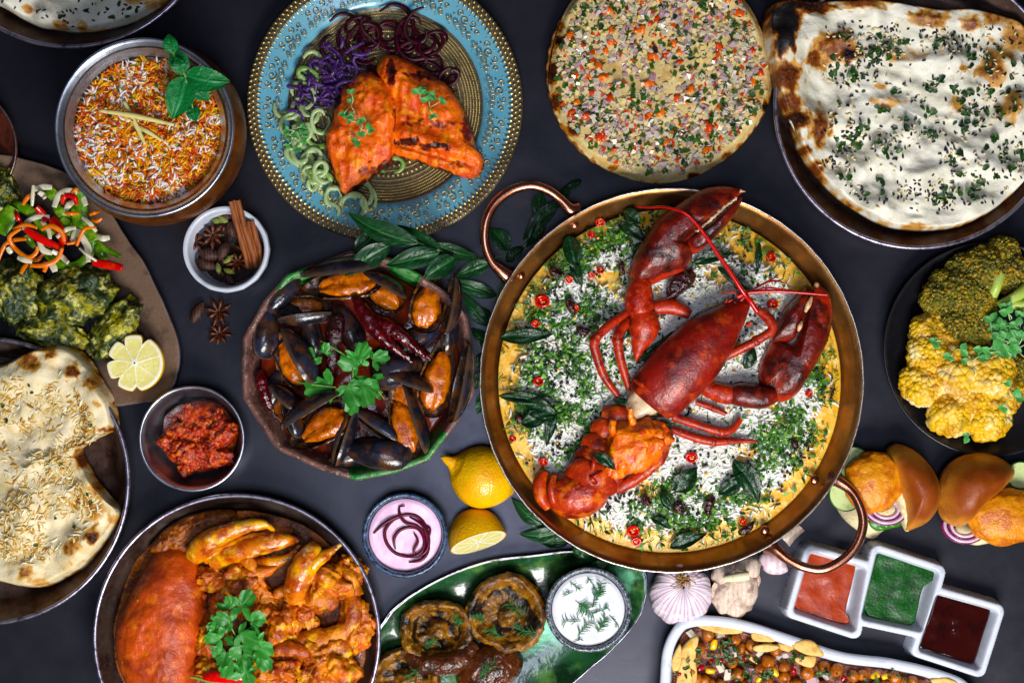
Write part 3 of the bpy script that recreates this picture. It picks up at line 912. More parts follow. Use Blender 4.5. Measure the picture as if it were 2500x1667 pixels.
def herbs_on(parent, P, rs, s0=0.6, s1=1.2, dz=2.5):
    for p in P:
        put('herb_piece', herb_meshes[rs.randint(6)], (p[0], p[1], p[2] + dz), rs.uniform(0, 6.28), parent, rs.uniform(s0, s1), (rs.normal(0, .25), rs.normal(0, .25)))


def seeds_on(parent, P, rs, dark=0.55):
    n = len(P)
    col = np.where(rs.rand(n, 1) < dark, np.array([c('#141217')[:3]]), np.array([c('#dccda4')[:3]]))
    g = instances(grain_t(9.5, 2.5, 0, 6, 5), P + np.array([0, 0, 2.2]), rs.uniform(0, 6.28, n), rs.normal(0, .2, n), sc=rs.uniform(.8, 1.15, n), col=col)
    part('sesame_seeds', g, M_vdry, parent, kind='stuff')


# ================================================================ sesame naan (right)
NO = [(1874, 20), (1866, 82), (1879, 163), (1899, 245), (1932, 310), (1952, 367), (1993, 424), (2046, 478), (2103, 518), (2168, 551), (2238, 562), (2319, 559), (2372, 545), (2442, 506), (2499, 453), (2560, 350), (2570, 200), (2530, 90), (2462, 33), (2360, 17), (2300, 19), (2258, 14), (2164, -2), (2050, -4), (1960, 2), (1910, 0)]
zt = 78
no = atl(NO, zt)
rsn = np.random.RandomState(3)
bl = [(*at(x, y, zt)[:2], r, h) for x, y, r, h in ((1912, 105, 30, 16), (1955, 140, 22, 8), (2050, 120, 44, 10), (2270, 48, 50, 8), (2440, 160, 44, 8), (1985, 300, 36, 14), (2240, 320, 60, 7), (2120, 250, 50, 6), (2360, 500, 60, 9), (2400, 400, 70, 10), (2060, 420, 50, 8), (2200, 470, 70, 9), (2330, 250, 60, 6), (2110, 160, 60, 12), (2300, 130, 70, 12), (2180, 380, 60, 14), (2060, 300, 50, 12), (2420, 300, 60, 12), (2290, 420, 56, 14), (2130, 500, 50, 12), (2380, 230, 40, 10))]


def rbl(seed, n, x0, x1, y0, y1):
    r = np.random.RandomState(seed)
    return [(*at(r.uniform(x0, x1), r.uniform(y0, y1), 80)[:2], q, q * r.uniform(.16, .40) * r.choice((1, 1, -.7))) for q in r.uniform(12, 42, n)]


def naan_top(seed, hb, bl, amp=8, e0=0.93, lift=0):
    def f(t, x, y):
        z = hb + amp * 1.3 * (1 - 2.2 * np.abs(fbm(x, y, 0, 130, 2, seed))) + amp * .8 * np.abs(fbm(x * 1.1, y * .9, 0, 80, 2, seed + 9)) + amp * 0.55 * fbm(x, y, 0, 46, 2, seed + 3)
        z = z + amp * 0.35 * (1 - 2.5 * np.abs(fbm(x * 0.8 + y * 0.5, y * 1.3 - x * 0.6, 0, 60, 2, seed + 5)))
        for bx, by, r, h in bl:
            z = z + h * np.exp(-(((x - bx) ** 2 + (y - by) ** 2) / (r * r)) ** 1.5)
        z = z + 10 * sstep(0.55, 0.93, t) + lift * (1 - sstep(1905, 2010, x))
        return np.maximum(z, 4) * np.clip(1 - sstep(e0, 1.0, t) ** 2 * 0.75, 0, 1)
    return f


n_, m_ = 190, 70
g = slab(no, naan_top(11, 44, bl + rbl(5, 110, 1890, 2540, 20, 540), 8.5, 0.96, 42), 20, n_, m_, at(2210, 270, zt)[:2], 0.62)
spots_mask(g, sp([(1905, 60, 38, 1.35, 46), (1905, 110, 26, 1.3), (1965, 20, 60, .95, 22), (1912, 190, 34, .85, 40), (1925, 255, 34, .8, 26), (1940, 295, 36, .95, 20), (1998, 315, 24, .8, 46), (1990, 150, 22, .8), (2045, 118, 44, .72, 36), (2070, 135, 20, 1.05), (2265, 50, 48, .66, 22), (2370, 60, 20, .75), (2425, 165, 34, .66, 46), (2430, 35, 34, .68), (2480, 85, 34, .6, 50), (2150, 210, 18, .55, 8), (2350, 170, 18, .55, 9), (2335, 258, 20, .45), (2465, 260, 28, .55, 30), (1985, 420, 26, .8), (2230, 555, 26, .55, 12), (2100, 10, 60, .75, 14), (2180, 0, 40, .7, 14), (2300, 20, 60, .6, 10), (1950, 380, 22, .8), (2170, 250, 40, .4, 14), (2200, 130, 60, .36, 20)], zt), 0.85, 4, 26, (0.95, 1.0))
t = thing('sesame_naan', 'large white naan with sesame seeds, herbs and a charred black corner', 'bread', (*at(2210, 270, 0)[:2], 20), 'naan breads')
part('bread', g, M_naanw, t)
nv = n_ * m_
dn = lambda x, y: np.clip(0.25 + 1.6 * fbm(x, y, 0, 90, 2, 21) + 0.4, 0.05, 1.5) * sstep(1960, 2060, x) * sstep(60, 110, y) * (1 - sstep(500, 540, y))
seeds_on(t, pick(g, nv, 980, rsn, 0.93, dn), rsn)
herbs_on(t, pick(g, nv, 290, rsn, 0.88, lambda x, y: np.clip(fbm(x, y, 0, 60, 2, 33) + .1, 0, 1) * sstep(1990, 2080, x) * sstep(90, 150, y) * (1 - sstep(490, 520, y))), rsn, .6, 1.35)
# curled torn flap at the charred corner
fl = [at(x, y, 96) for x, y in ((1935, 262), (1950, 290), (1965, 318), (1962, 345))]
M_flap = mat('torn_naan_crumb', c('#e6e0cf'), [('noise', 10, 0.62, 0.72, c('#2a1a12')), ('noise', 24, 0.6, 0.75, c('#b07a3a'), .6)], rough=0.6, bump=[('noise', 8, 1.4)])
part('torn_flap', loft([(fl[0][0], fl[0][1], 74, 8, 6), (fl[1][0], fl[1][1], 80, 20, 10), (fl[2][0], fl[2][1], 80, 18, 9), (fl[3][0], fl[3][1], 72, 6, 4)], 14, 26).rough(4, 20, 2, 3), M_flap, t)

# ================================================================ top-left naan
NT = [(-60, -20), (0, 14), (50, 44), (93, 64), (135, 70), (178, 75), (240, 70), (307, 54), (360, 30), (403, 3), (440, -40), (430, -160), (330, -260), (180, -300), (20, -260), (-70, -140)]
g = slab(atl(NT, 70), naan_top(23, 38, rbl(6, 40, 0, 420, -60, 70), 6), 20, 150, 46, at(180, -110, 70)[:2], 0.62)
spots_mask(g, sp([(70, 25, 14, .6), (150, 62, 22, .6, 8), (200, 66, 12, .6), (330, 2, 20, .55), (395, -4, 24, .5)], 70), 0.5, 9, 40, (0.96, 1.0))
t = thing('corner_naan', 'white naan with black seeds in the top-left corner tray', 'bread', (*at(180, -110, 0)[:2], 20), 'naan breads')
part('bread', g, M_naanw, t)
rs = np.random.RandomState(9)
inv = lambda x, y: sstep(-30, 20, y)
seeds_on(t, pick(g, 150 * 46, 46, rs, 0.95, inv), rs, 0.8)
herbs_on(t, pick(g, 150 * 46, 9, rs, 0.95, inv), rs, .7, 1.2)

# ================================================================ left folded naan
NL = [(-240, 1000), (-120, 920), (0, 883), (63, 851), (110, 839), (152, 838), (204, 873), (242, 931), (269, 979), (277, 1047), (258, 1058), (225, 1074), (188, 1098), (196, 1128), (228, 1178), (262, 1222), (293, 1254), (281, 1290), (208, 1382), (145, 1420), (100, 1440), (48, 1442), (0, 1432), (-110, 1400), (-240, 1290), (-290, 1150)]
zl = 96
bl = [(*at(x, y, zl)[:2], r, h) for x, y, r, h in ((80, 890, 40, 18), (130, 865, 20, 12), (175, 905, 24, 14), (225, 950, 40, 18), (235, 1020, 36, 16), (120, 940, 50, 14), (220, 1245, 40, 18), (225, 1315, 30, 14), (170, 1335, 46, 14), (60, 1400, 40, 14), (40, 1180, 70, 12), (110, 1080, 60, 8), (50, 1270, 60, 14), (215, 1180, 30, 14))]
g = slab(atl(NL, zl), naan_top(31, 58, bl + rbl(7, 50, 0, 280, 860, 1430), 6), 16, 220, 70, at(60, 1120, zl)[:2], 0.62)
spots_mask(g, sp([(72, 880, 22, .74, 26), (128, 862, 13, .78), (102, 850, 10, .7), (178, 905, 18, .82, 20), (228, 938, 16, .7), (240, 985, 10, .5), (4, 885, 14, .7, 8), (212, 1225, 30, .66, 22), (230, 1240, 26, .6), (228, 1310, 15, .95, 19), (175, 1335, 26, .66, 24), (200, 1120, 18, .85, 30), (262, 1050, 26, .9, 8), (64, 1395, 17, .72), (95, 1420, 26, .5, 12), (190, 1080, 20, .8, 10), (275, 1270, 16, .55), (235, 1180, 14, .7, 30), (70, 1345, 8, 1.0), (215, 1380, 20, .5, 10)], zl), 0.85, 6, 22, (0.955, 1.0))
t = thing('folded_naan', 'blistered folded naan covered with shredded golden topping at the left edge', 'bread', (*at(60, 1120, 0)[:2], 16), 'naan breads')
part('bread', g, M_naan, t)
rs = np.random.RandomState(12)
P = pick(g, 220 * 70, 1900, rs, 0.8, lambda x, y: sstep(-60, 0, x) * np.clip(0.55 + 1.2 * fbm(x, y, 0, 80, 2, 41), 0, 1) * sstep(900, 960, y) * (1 - sstep(1370, 1400, y)))
cl = np.array([c('#dccb9c')[:3], c('#d0b376')[:3], c('#c49a50')[:3], c('#e8dfc4')[:3], c('#a87838')[:3]])
part('shredded_topping', instances(grain_t(22, 3.0, 0.12, 5, 5), P + [0, 0, -.6], rs.uniform(0, 6.28, len(P)), rs.normal(0, .1, len(P)), sc=rs.uniform(.5, 1.1, len(P)), col=cl[rs.choice(5, len(P), p=[.3, .25, .2, .17, .08])]), M_vcol, t, kind='stuff')
herbs_on(t, pick(g, 220 * 70, 14, rs, .8, lambda x, y: sstep(-20, 10, x)), rs, .5, .9)

# ================================================================ round onion flatbread
zk = 62
a = np.linspace(0, 2 * np.pi, 60, endpoint=False)
ko = np.stack([1610 + 274 * np.cos(a) * (1 + .016 * np.sin(a * 3 + 1) + .012 * np.sin(a * 7)), 172 + 273 * np.sin(a) * (1 + .01 * np.sin(a * 5))], 1)
g = slab(atl(ko, zk), lambda t, x, y: (17 + 5 * fbm(x, y, 0, 70, 3, 51) + 5 * (1 - 2 * np.abs(fbm(x, y, 0, 120, 2, 55))) + 4 * sstep(.75, .92, t)) * (1 - .9 * sstep(.92, 1, t) ** 1.5), 44, 180, 60, None, 0.6)
spots_mask(g, sp([(1372, 102, 14, 1.0), (1400, 315, 18, .95, 16), (1395, 285, 10, .7), (1360, 50, 22, .6, 40), (1350, 180, 20, .8, 34), (1355, 250, 18, .8, 26), (1545, 118, 17, .95), (1600, 125, 9, 1.1, 16), (1455, 250, 16, 1.1, 8), (1430, 250, 12, 1.0, 8), (1840, 250, 16, .7, 10), (1870, 260, 10, 1.1), (1710, 292, 9, .7), (1500, 405, 12, .6), (1780, 380, 14, .7), (1700, 430, 22, .9, 8), (1850, 320, 12, .8), (1575, 5, 12, .9)], zk), 0.7, 14, 17, (0.93, 1.02))
t = thing('onion_flatbread', 'round golden flatbread topped with diced onion, red pepper and herbs', 'bread', (*at(1610, 172, 0)[:2], 36))
part('bread', g, M_kul, t)
rs = np.random.RandomState(15)
M_onion = mat('diced_onion', c('#d2c8b4'), [('rand', 1, 0.45, 0.9, c('#b496a0')), ('noise', 12, 0.6, 0.75, c('#8f6480'), .5)], rough=0.28, sss=0.5, sscale=5, coat=0.3, hv=.12)
M_pep = mat('diced_red_pepper', c('#cc481c'), [('rand', 1, 0.1, 0.8, c('#e07426')), ('noise', 8, 0.55, 0.72, c('#8f1f10'), .6)], rough=0.25, sss=0.25, sscale=5, coat=0.4)


def dice(lx, ly, lz, sd):
    r = np.random.RandomState(sd)
    V = np.array([[x, y, z] for z in (-.5, .5) for y in (-.5, .5) for x in (-.5, .5)], float)
    V += r.uniform(-.13, .13, V.shape); V[4:, :2] *= .8
    return G(V * [lx, ly, lz], [(0, 2, 3, 1), (4, 5, 7, 6), (0, 1, 5, 4), (2, 6, 7, 3), (0, 4, 6, 2), (1, 3, 7, 5)])


on_m = [proto('onion_dice', dice(17, 13, 8, i), M_onion, False) for i in range(5)]
pp_m = [proto('pepper_dice', blob(0, 0, 0, 13, 9, 4.5, 0, .7, 1.3, 2, i), M_pep) for i in range(6)]
top = lambda x, y: sstep(-15, 5, y)
for p in pick(g, 180 * 60, 290, rs, .86, top):
    put('onion_dice', on_m[rs.randint(5)], (p[0], p[1], p[2] + 1.2), rs.uniform(0, 6.28), t, (rs.uniform(.6, 1.4), rs.uniform(.6, 1.4), rs.uniform(.5, .9)), (rs.normal(0, .3), rs.normal(0, .3)))
for p in pick(g, 180 * 60, 115, rs, .88, lambda x, y: top(x, y) * np.clip(.3 + fbm(x, y, 0, 50, 2, 63), 0.02, 1)):
    put('pepper_dice', pp_m[rs.randint(6)], (p[0], p[1], p[2] + .6), rs.uniform(0, 6.28), t, rs.uniform(.35, 1.2), (rs.normal(0, .2), rs.normal(0, .2)))
herbs_on(t, pick(g, 180 * 60, 290, rs, .9, lambda x, y: top(x, y) * np.clip(.35 + fbm(x, y, 0, 50, 2, 66), 0.04, 1)), rs, .5, 1.25)
P = pick(g, 180 * 60, 2600, rs, .92, lambda x, y: top(x, y) * np.clip(.7 + .7 * fbm(x, y, 0, 70, 2, 69), .2, 1)); n = len(P)
cl = np.array([c('#d8c8a0')[:3], c('#b49a98')[:3], c('#c8501c')[:3], c('#40602a')[:3], c('#e0c88c')[:3]])
part('fine_topping', instances((dice(8, 6, 4, 3).V, np.array(dice(8, 6, 4, 3).F)), P + [0, 0, .4], rs.uniform(0, 6.28, n), rs.normal(0, .3, n), sc=rs.uniform(.6, 1.9, n), col=cl[rs.choice(5, n, p=[.34, .2, .1, .2, .16])] * rs.uniform(.8, 1.1, (n, 1))), M_vgloss, t, kind='stuff', smooth=False)

# ================================================================ biryani
ZF = 190
FX, FY, FR = HX, HY, 168
rs = np.random.RandomState(21)


def bz(x, y):
    d = np.hypot(x - FX, y - FY) / FR
    return ZF - 14 + 16 * (1 - d ** 2) + 7 * fbm(x, y, 0, 60, 3, 71)


M_masala = mat('biryani_masala', c('#8f4a14'), [('noise', 30, 0.42, 0.66, c('#5a2a0c')), ('noise', 14, 0.55, 0.72, c('#c4701a'))], rough=0.45, bump=[('noise', 9, 3.0)])
base = slab(ellipse(FX, FY, FR, FR, 60), lambda t, x, y: bz(x, y) - 150, 150, 90, 26, None, .6)
n = 4300
r_ = FR * 0.985 * np.sqrt(rs.rand(n)); a = rs.uniform(0, 6.283, n); X, Y = FX + r_ * np.cos(a), FY + r_ * np.sin(a)
wh = fbm(X, Y, 0, 55, 2, 74) + 0.5 * np.exp(-((X - at(300, 190, ZF)[0]) ** 2 + (Y - at(300, 190, ZF)[1]) ** 2) / 2600.0)
og = fbm(X, Y, 0, 70, 2, 77)
cw, cyl, cor, cbr, cre = [np.array(c(h)[:3]) for h in ('#ece8e2', '#e2ac48', '#d8761a', '#9a5420', '#c44a10')]
u = rs.rand(n)
col = np.where((u < .5)[:, None], cyl, cor)
col = np.where((u < .10 + .25 * np.clip(og, 0, 1))[:, None], cre, col); col = np.where((u > .93)[:, None], cbr, col)
col = np.where((rs.rand(n) < np.clip(.16 + wh * .65, 0.06, .88))[:, None], cw, col) * rs.uniform(.8, 1.12, (n, 1))
g1 = instances(grain_t(32, 3.1, .12), np.column_stack([X, Y, bz(X, Y) + rs.uniform(0, 7, n)])[:n // 2], rs.uniform(0, 6.28, n)[:n // 2], rs.normal(0, .3, n // 2), sc=rs.uniform(.7, 1.15, n // 2), col=col[:n // 2])
g2 = instances(grain_t(30, 3.1, -.2), np.column_stack([X, Y, bz(X, Y) + rs.uniform(0, 7, n)])[n // 2:], rs.uniform(0, 6.28, n)[n // 2:], rs.normal(0, .3, n - n // 2), sc=rs.uniform(.7, 1.15, n - n // 2), col=col[n // 2:])
t = thing('biryani', 'heap of orange and white biryani rice in the copper pot', 'rice', (FX, FY, 150))
part('masala_bed', base, M_masala, t)
part('rice_grains', g1 + g2, M_vcol, t, kind='stuff')
M_fonion = mat('fried_onion', c('#7a4420'), [('noise', 12, .45, .7, c('#a0602c'))], rough=.35, coat=.3, sss=.1, hv=.3)
for i in range(34):
    aa_, rr = rs.uniform(0, 6.28), FR * .85 * math.sqrt(rs.rand()); x, y = FX + rr * math.cos(aa_), FY + rr * math.sin(aa_)
    d = rs.uniform(0, 6.28); L = rs.uniform(25, 60); cv = rs.normal(0, .5)
    P = [(x + L * (f - .5) * math.cos(d + cv * (f - .5)), y + L * (f - .5) * math.sin(d + cv * (f - .5)), float(bz(np.array([x]), np.array([y]))[0]) + 7 + 3 * math.sin(f * 9)) for f in np.linspace(0, 1, 5)]
    part('fried_onion_strip', loft([(*p, 4.5, 1.6) for p in P], 7, 18), M_fonion, t)
P = []
for i in range(26):
    aa_, rr = rs.uniform(0, 6.28), FR * .88 * math.sqrt(rs.rand()); x, y = FX + rr * math.cos(aa_), FY + rr * math.sin(aa_)
    P.append((x, y, float(bz(np.array([x]), np.array([y]))[0]) + 7))
herbs_on(t, P, rs, .4, .9)
M_ginger = mat('ginger_strip', c('#d9cf92'), [('noise', 14, .5, .7, c('#c3b878'))], rough=.4, sss=.3, sscale=5)
for (x0, y0, x1, y1, w, lb) in ((242, 270, 425, 305, 6.5, 'long pale ginger matchstick lying across the biryani'), (300, 245, 352, 352, 6.5, 'pale ginger matchstick crossing under the longest one on the biryani'), (325, 305, 392, 342, 5.5, 'short pale ginger matchstick at the middle of the biryani')):
    a0, a1 = at(x0, y0, ZF + 22), at(x1, y1, ZF + 22)
    zz = ZF + (24 if w > 6 and x0 < 290 else 14)
    solo('ginger_strip', loft([(a0[0], a0[1], zz, w * .7, 3), ((a0[0] + a1[0]) / 2, (a0[1] + a1[1]) / 2 - 3, zz + 3, w, 4), (a1[0], a1[1], zz - 2, w * .6, 3)], 6, 12), M_ginger, lb, 'ginger')
t = thing('mint_sprig', 'fresh green mint sprig on the edge of the biryani', 'herb', at(455, 190, ZF + 10))
mp = lambda tt: np.sin(np.pi * np.clip(tt, 0.02, .98) ** .75) ** .7
for (x0, y0, x1, y1, w, z0, z1) in ((452, 190, 420, 290, 66, 40, 30), (455, 185, 560, 200, 56, 42, 40), (462, 192, 510, 245, 50, 30, 22), (450, 182, 418, 118, 44, 40, 46), (424, 130, 412, 84, 34, 48, 52), (448, 178, 432, 140, 30, 50, 58), (470, 262, 478, 296, 34, 16, 14)):
    part('leaf', leaf(at(x0, y0, ZF + z0), at(x1, y1, ZF + z1), w, 6, .2, 20, 5, .1, mp, x0 * .37, 3.0, .06), M_mint, t)
part('stem', tube([at(x, y, ZF + z) for x, y, z in ((475, 280, 8), (458, 215, 34), (452, 185, 42), (430, 150, 46), (415, 100, 48))], 3.2, 7), M_stem, t)

# ================================================================ salmon plate
M_salm = mat('tandoori_salmon', c('#ee7420'), [('noise', 60, 0.42, 0.62, c('#d6560e')), ('noise', 24, 0.5, 0.66, c('#f49a3a'), .8), ('noise', 16, 0.6, 0.72, c('#f8c48c'), .6), ('noise', 40, 0.62, 0.72, c('#a03608'), .5), ('noise', 6, 0.65, 0.72, c('#2a0c05'), .85), ('maskn', 14, 0.34, 0.6, c('#6a1e06')), ('maskn', 9, 0.56, 0.8, c('#0e0807'))],
             rough=0.34, coat=0.3, sss=0.04, sscale=5, bump=[('wave', 12, 2.2), ('noise', 30, 5.0), ('noise', 10, 3.0), ('noise', 4, .8)], rvar=(18, .22, .5))
SL = [(897, 166), (932, 184), (959, 214), (980, 260), (978, 291), (966, 356), (953, 398), (917, 421), (886, 448), (840, 478), (825, 467), (806, 413), (790, 367), (788, 325), (806, 287), (817, 237), (848, 191)]
SR = [(930, 132), (963, 128), (1039, 166), (1093, 203), (1131, 260), (1154, 318), (1165, 360), (1184, 386), (1178, 421), (1146, 436), (1077, 413), (1001, 386), (960, 374), (950, 300), (940, 220), (915, 165)]
zs = 52


def ridge(x, y, x0, y0, x1, y1, w):
    d = np.hypot(x1 - x0, y1 - y0); s_ = ((x - x0) * (y1 - y0) - (y - y0) * (x1 - x0)) / d
    return s_


gl = slab(atl(SL, zs + 20), lambda t, x, y: 62 * (1 - t ** 4) ** .45 + 6 * fbm(x, y, 0, 40, 3, 81) + 5 * np.cos(ridge(x, y, 900, 170, 960, 400, 1) / 12.0) * (1 - t) + 9 * np.exp(-((ridge(x, y, *at(945, 200, 70)[:2], *at(962, 380, 70)[:2], 1)) / 12.0) ** 2) * (1 - t ** 6), 24, 120, 34, None, .55)
spots_mask(gl, sp([(820, 240, 18, .8, 30), (855, 205, 20, .5), (970, 300, 14, .55, 60), (940, 410, 34, .7, 16), (880, 230, 24, .4, 40), (850, 350, 26, .4, 30), (900, 420, 34, .5, 20)], zs + 20), 1.1, 16, 26, (0.84, 1.0))
solo('salmon_fillet', gl, M_salm, 'orange grilled salmon piece with char edge, lying over cucumber noodles', 'salmon', 'grilled salmon pieces')
b1, b2 = at(975, 345, 70)[:2], at(1165, 400, 70)[:2]
gr = slab(atl(SR, zs + 16), lambda t, x, y: 56 * (1 - t ** 4) ** .45 + 6 * fbm(x, y, 0, 40, 3, 83) - 16 * np.exp(-((ridge(x, y, *b1, *b2, 1) + 6) / 9.0) ** 2) * (1 - t ** 8) + 8 * np.exp(-((ridge(x, y, *b1, *b2, 1) - 18) / 16.0) ** 2) * (1 - t ** 8) + 6 * np.cos(ridge(x, y, 960, 200, 1150, 330, 1) / 13.0) * (1 - t), 24, 120, 34, None, .55)
spots_mask(gr, sp([(955, 180, 14, .7, 40), (1050, 185, 60, .65, 14), (1000, 348, 30, .75, 10), (1065, 358, 50, .7, 9), (1085, 305, 50, .5, 16), (1140, 320, 14, .6, 40), (1010, 300, 30, .45, 14), (1120, 400, 40, .45, 14), (1040, 240, 50, .35, 26)], zs + 16), 0.9, 18, 24, (0.9, 1.0))
solo('salmon_fillet', gr, M_salm, 'orange grilled salmon piece with folded lower edge, nearer the beetroot', 'salmon', 'grilled salmon pieces')

M_cuc = mat('cucumber_noodle', c('#a2b684'), [('rand', 1, .55, .9, c('#6f9248')), ('noise', 20, .5, .7, c('#c2d0a4'), .7)], rough=.32, sss=.3, sscale=6, coat=.2, hv=.12)
M_beet = mat('beetroot_noodle', c('#2c0410'), [('noise', 20, .5, .7, c('#4a0a1c'), .8)], rough=.42, coat=.08, spec=.25, hv=.3)
M_cab = mat('red_cabbage', c('#3e2058'), [('noise', 12, .5, .68, c('#5a3878'), .9), ('noise', 6, .58, .72, c('#a690ba'), .7)], rough=.4, coat=.1, hv=.3)


def curl(rs, x, y, z, R, r, turns, ex=None, th0=None):
    th = rs.uniform(0, 6.28) if th0 is None else th0; sg = rs.choice((-1, 1)); el = rs.uniform(.6, 1.0); ro = rs.uniform(0, 3.14)
    N = int(8 * turns) + 4; P = []
    dx, dy = rs.normal(0, R * .5, 2)
    for i in range(N):
        f = i / (N - 1); a_ = th + sg * f * turns * 6.283; rr = R * (1 - .35 * f + .12 * math.sin(f * 9))
        px, py = rr * math.cos(a_), rr * el * math.sin(a_)
        P.append((x + px * math.cos(ro) - py * math.sin(ro) + dx * f, y + px * math.sin(ro) + py * math.cos(ro) + dy * f, z + 8 * math.sin(f * turns * 5 + th) + 8 * f))
    return loft([(*q_, r * (1.15 if 0 < i < N - 1 else .5) * (1 + .18 * math.sin(i * 1.9 + th)), r * (.62 if 0 < i < N - 1 else .35)) for i, q_ in enumerate(P)], 8, N * 4)


rs = np.random.RandomState(31)
t = thing('cucumber_noodles', 'tangle of pale green cucumber noodles beside the salmon', 'cucumber', (*at(770, 380, 0)[:2], 20))
for (x, y, R, tn) in ((775, 425, 26, 1.6), (800, 460, 26, 1.6), (760, 400, 34, 1.2), (735, 385, 34, 1.0), (840, 490, 30, 1.0), (880, 480, 36, .9), (905, 470, 30, .8), (720, 350, 24, 1.2), (745, 330, 30, 1.3), (780, 300, 30, 1.0), (730, 280, 36, .9), (710, 250, 40, .7), (760, 260, 26, 1.2), (735, 230, 36, .8), (765, 160, 30, .8), (745, 190, 30, .8), (775, 350, 30, 1.2), (720, 310, 30, 1.0), (820, 485, 24, 1.4), (860, 495, 34, .9), (960, 400, 30, .9), (755, 440, 30, .9), (770, 380, 24, 1.4), (790, 440, 20, 1.5), (740, 360, 36, .8), (700, 300, 30, .7), (800, 420, 26, 1.1), (810, 490, 36, .7)):
    q = at(x, y, 34); part('cucumber_strand', curl(rs, q[0], q[1], rs.uniform(26, 46), R, rs.uniform(4.2, 6.2), tn), M_cuc, t)
rs = np.random.RandomState(32)
t = thing('beetroot_noodles', 'dark red beetroot noodles curling over the plate top', 'beetroot', (*at(960, 110, 0)[:2], 20))
for (x, y, R, tn, z) in ((1030, 60, 44, .8, 46), (868, 70, 26, .7, 46), (900, 90, 60, .6, 34), (960, 80, 60, .6, 34), (1000, 110, 46, .9, 32), (1040, 130, 36, 1.0, 32), (1080, 170, 36, .9, 30), (1100, 190, 30, 1.0, 30), (930, 110, 50, 1.0, 28), (880, 110, 46, 1.0, 28), (840, 90, 50, .6, 34), (980, 130, 50, 1.1, 26), (1060, 110, 40, .8, 40), (1020, 90, 60, .6, 38), (950, 60, 60, .5, 36), (910, 130, 40, 1.2, 24), (990, 90, 36, 1.2, 30), (860, 130, 40, 1.0, 24), (1060, 150, 30, 1.2, 24), (820, 120, 40, .5, 30), (1010, 140, 30, 1.4, 22), (890, 80, 36, 1.2, 26), (945, 95, 36, 1.3, 22), (1095, 205, 24, .8, 26)):
    q = at(x, y, 34); part('beetroot_strand', curl(rs, q[0], q[1], z, R, rs.uniform(3.6, 5.2), tn), M_beet, t)
rs = np.random.RandomState(33)
t = thing('red_cabbage_shreds', 'purple shredded red cabbage left of the beetroot noodles', 'cabbage', (*at(780, 210, 0)[:2], 20))
for i in range(64):
    x, y = rs.normal(0, 42), rs.normal(0, 34)
    q = at(800 + x - .55 * y * .3, 195 + y + .25 * abs(x) - .15 * x, 40); d = rs.uniform(0, 6.28); L = rs.uniform(24, 70); z = rs.uniform(28, 62); cv = rs.normal(0, 1.2)
    P = [(q[0] + L * (f - .5) * math.cos(d) + cv * 8 * math.sin(f * 6 + i), q[1] + L * (f - .5) * math.sin(d) + cv * 6 * math.cos(f * 5 + i), z + 4 * math.sin(f * 5 + i)) for f in np.linspace(0, 1, 6)]
    part('cabbage_shred', loft([(*p, 3.6 * (0.5 + math.sin(math.pi * (.12 + .8 * j / 5)) * .8), 1.6) for j, p in enumerate(P)], 6, 18), M_cab, t)


def microgreen(label, spots, z, rs, L=30, ls=11, cat='herb', name='microgreen_sprig', group=None):
    """spots: (x, y, number) stem bases on photo pixels."""
    x0, y0 = spots[0][:2]
    t = thing(name, label, cat, at(x0, y0, z), group)
    for (x, y, n) in spots:
        for i in range(n):
            q = at(x, y, z); d = rs.uniform(0, 6.28); l = L * rs.uniform(.5, 1.1)
            e = (q[0] + l * math.cos(d), q[1] + l * math.sin(d), z + rs.uniform(4, 22))
            mid = ((q[0] + e[0]) / 2 + rs.normal(0, 4), (q[1] + e[1]) / 2 + rs.normal(0, 4), (z + e[2]) / 2 + 6)
            part('stem', tube([(*q[:2], z + 1), mid, e], 1.3, 5, 10), M_microst, t)
            for s_ in (-.8, .8):
                lw = ls * rs.uniform(.8, 1.3)
                part('leaf', leaf(e, (e[0] + lw * 1.3 * math.cos(d + s_), e[1] + lw * 1.3 * math.sin(d + s_), e[2] + rs.uniform(-1, 4)), lw * 1.2, 1.5, .25, 7, 3), M_micro, t)
    return t


rs = np.random.RandomState(35)
microgreen('microgreen sprig on the char-edged salmon piece', [(870, 275, 4), (880, 300, 4), (860, 255, 2), (885, 335, 2)], 94, rs, 28, 11)
microgreen('microgreen sprig on the folded salmon piece', [(1030, 250, 5), (1050, 262, 3)], 88, rs, 26, 12)
microgreen('dark microgreen sprig on the cucumber noodles', [(725, 320, 4), (735, 345, 4), (715, 340, 3)], 52, rs, 26, 10)

# ================================================================ rice and curry in the copper pan
ZQ = 70
CR = 419 * k(ZQ)
CX0, CY0, _ = at(1635, 930, ZQ)
rs = np.random.RandomState(41)


def rz(x, y):
    d = np.hypot(x - CX0, y - CY0) / CR
    return ZQ - 4 + 20 * np.clip(1 - d ** 2.2, 0, 1) + 6 * fbm(x, y, 0, 70, 3, 91) * np.clip((1 - d) * 6, 0, 1)


def rz1(x, y):
    return float(rz(np.array([x]), np.array([y]))[0])


def gau(X, Y, L):
    r = 0 * X
    for (x, y, sx, sy, st) in L:
        q = at(x, y, ZQ + 10); r = r + st * np.exp(-((X - q[0]) / sx) ** 2 - ((Y - q[1]) / sy) ** 2)
    return r


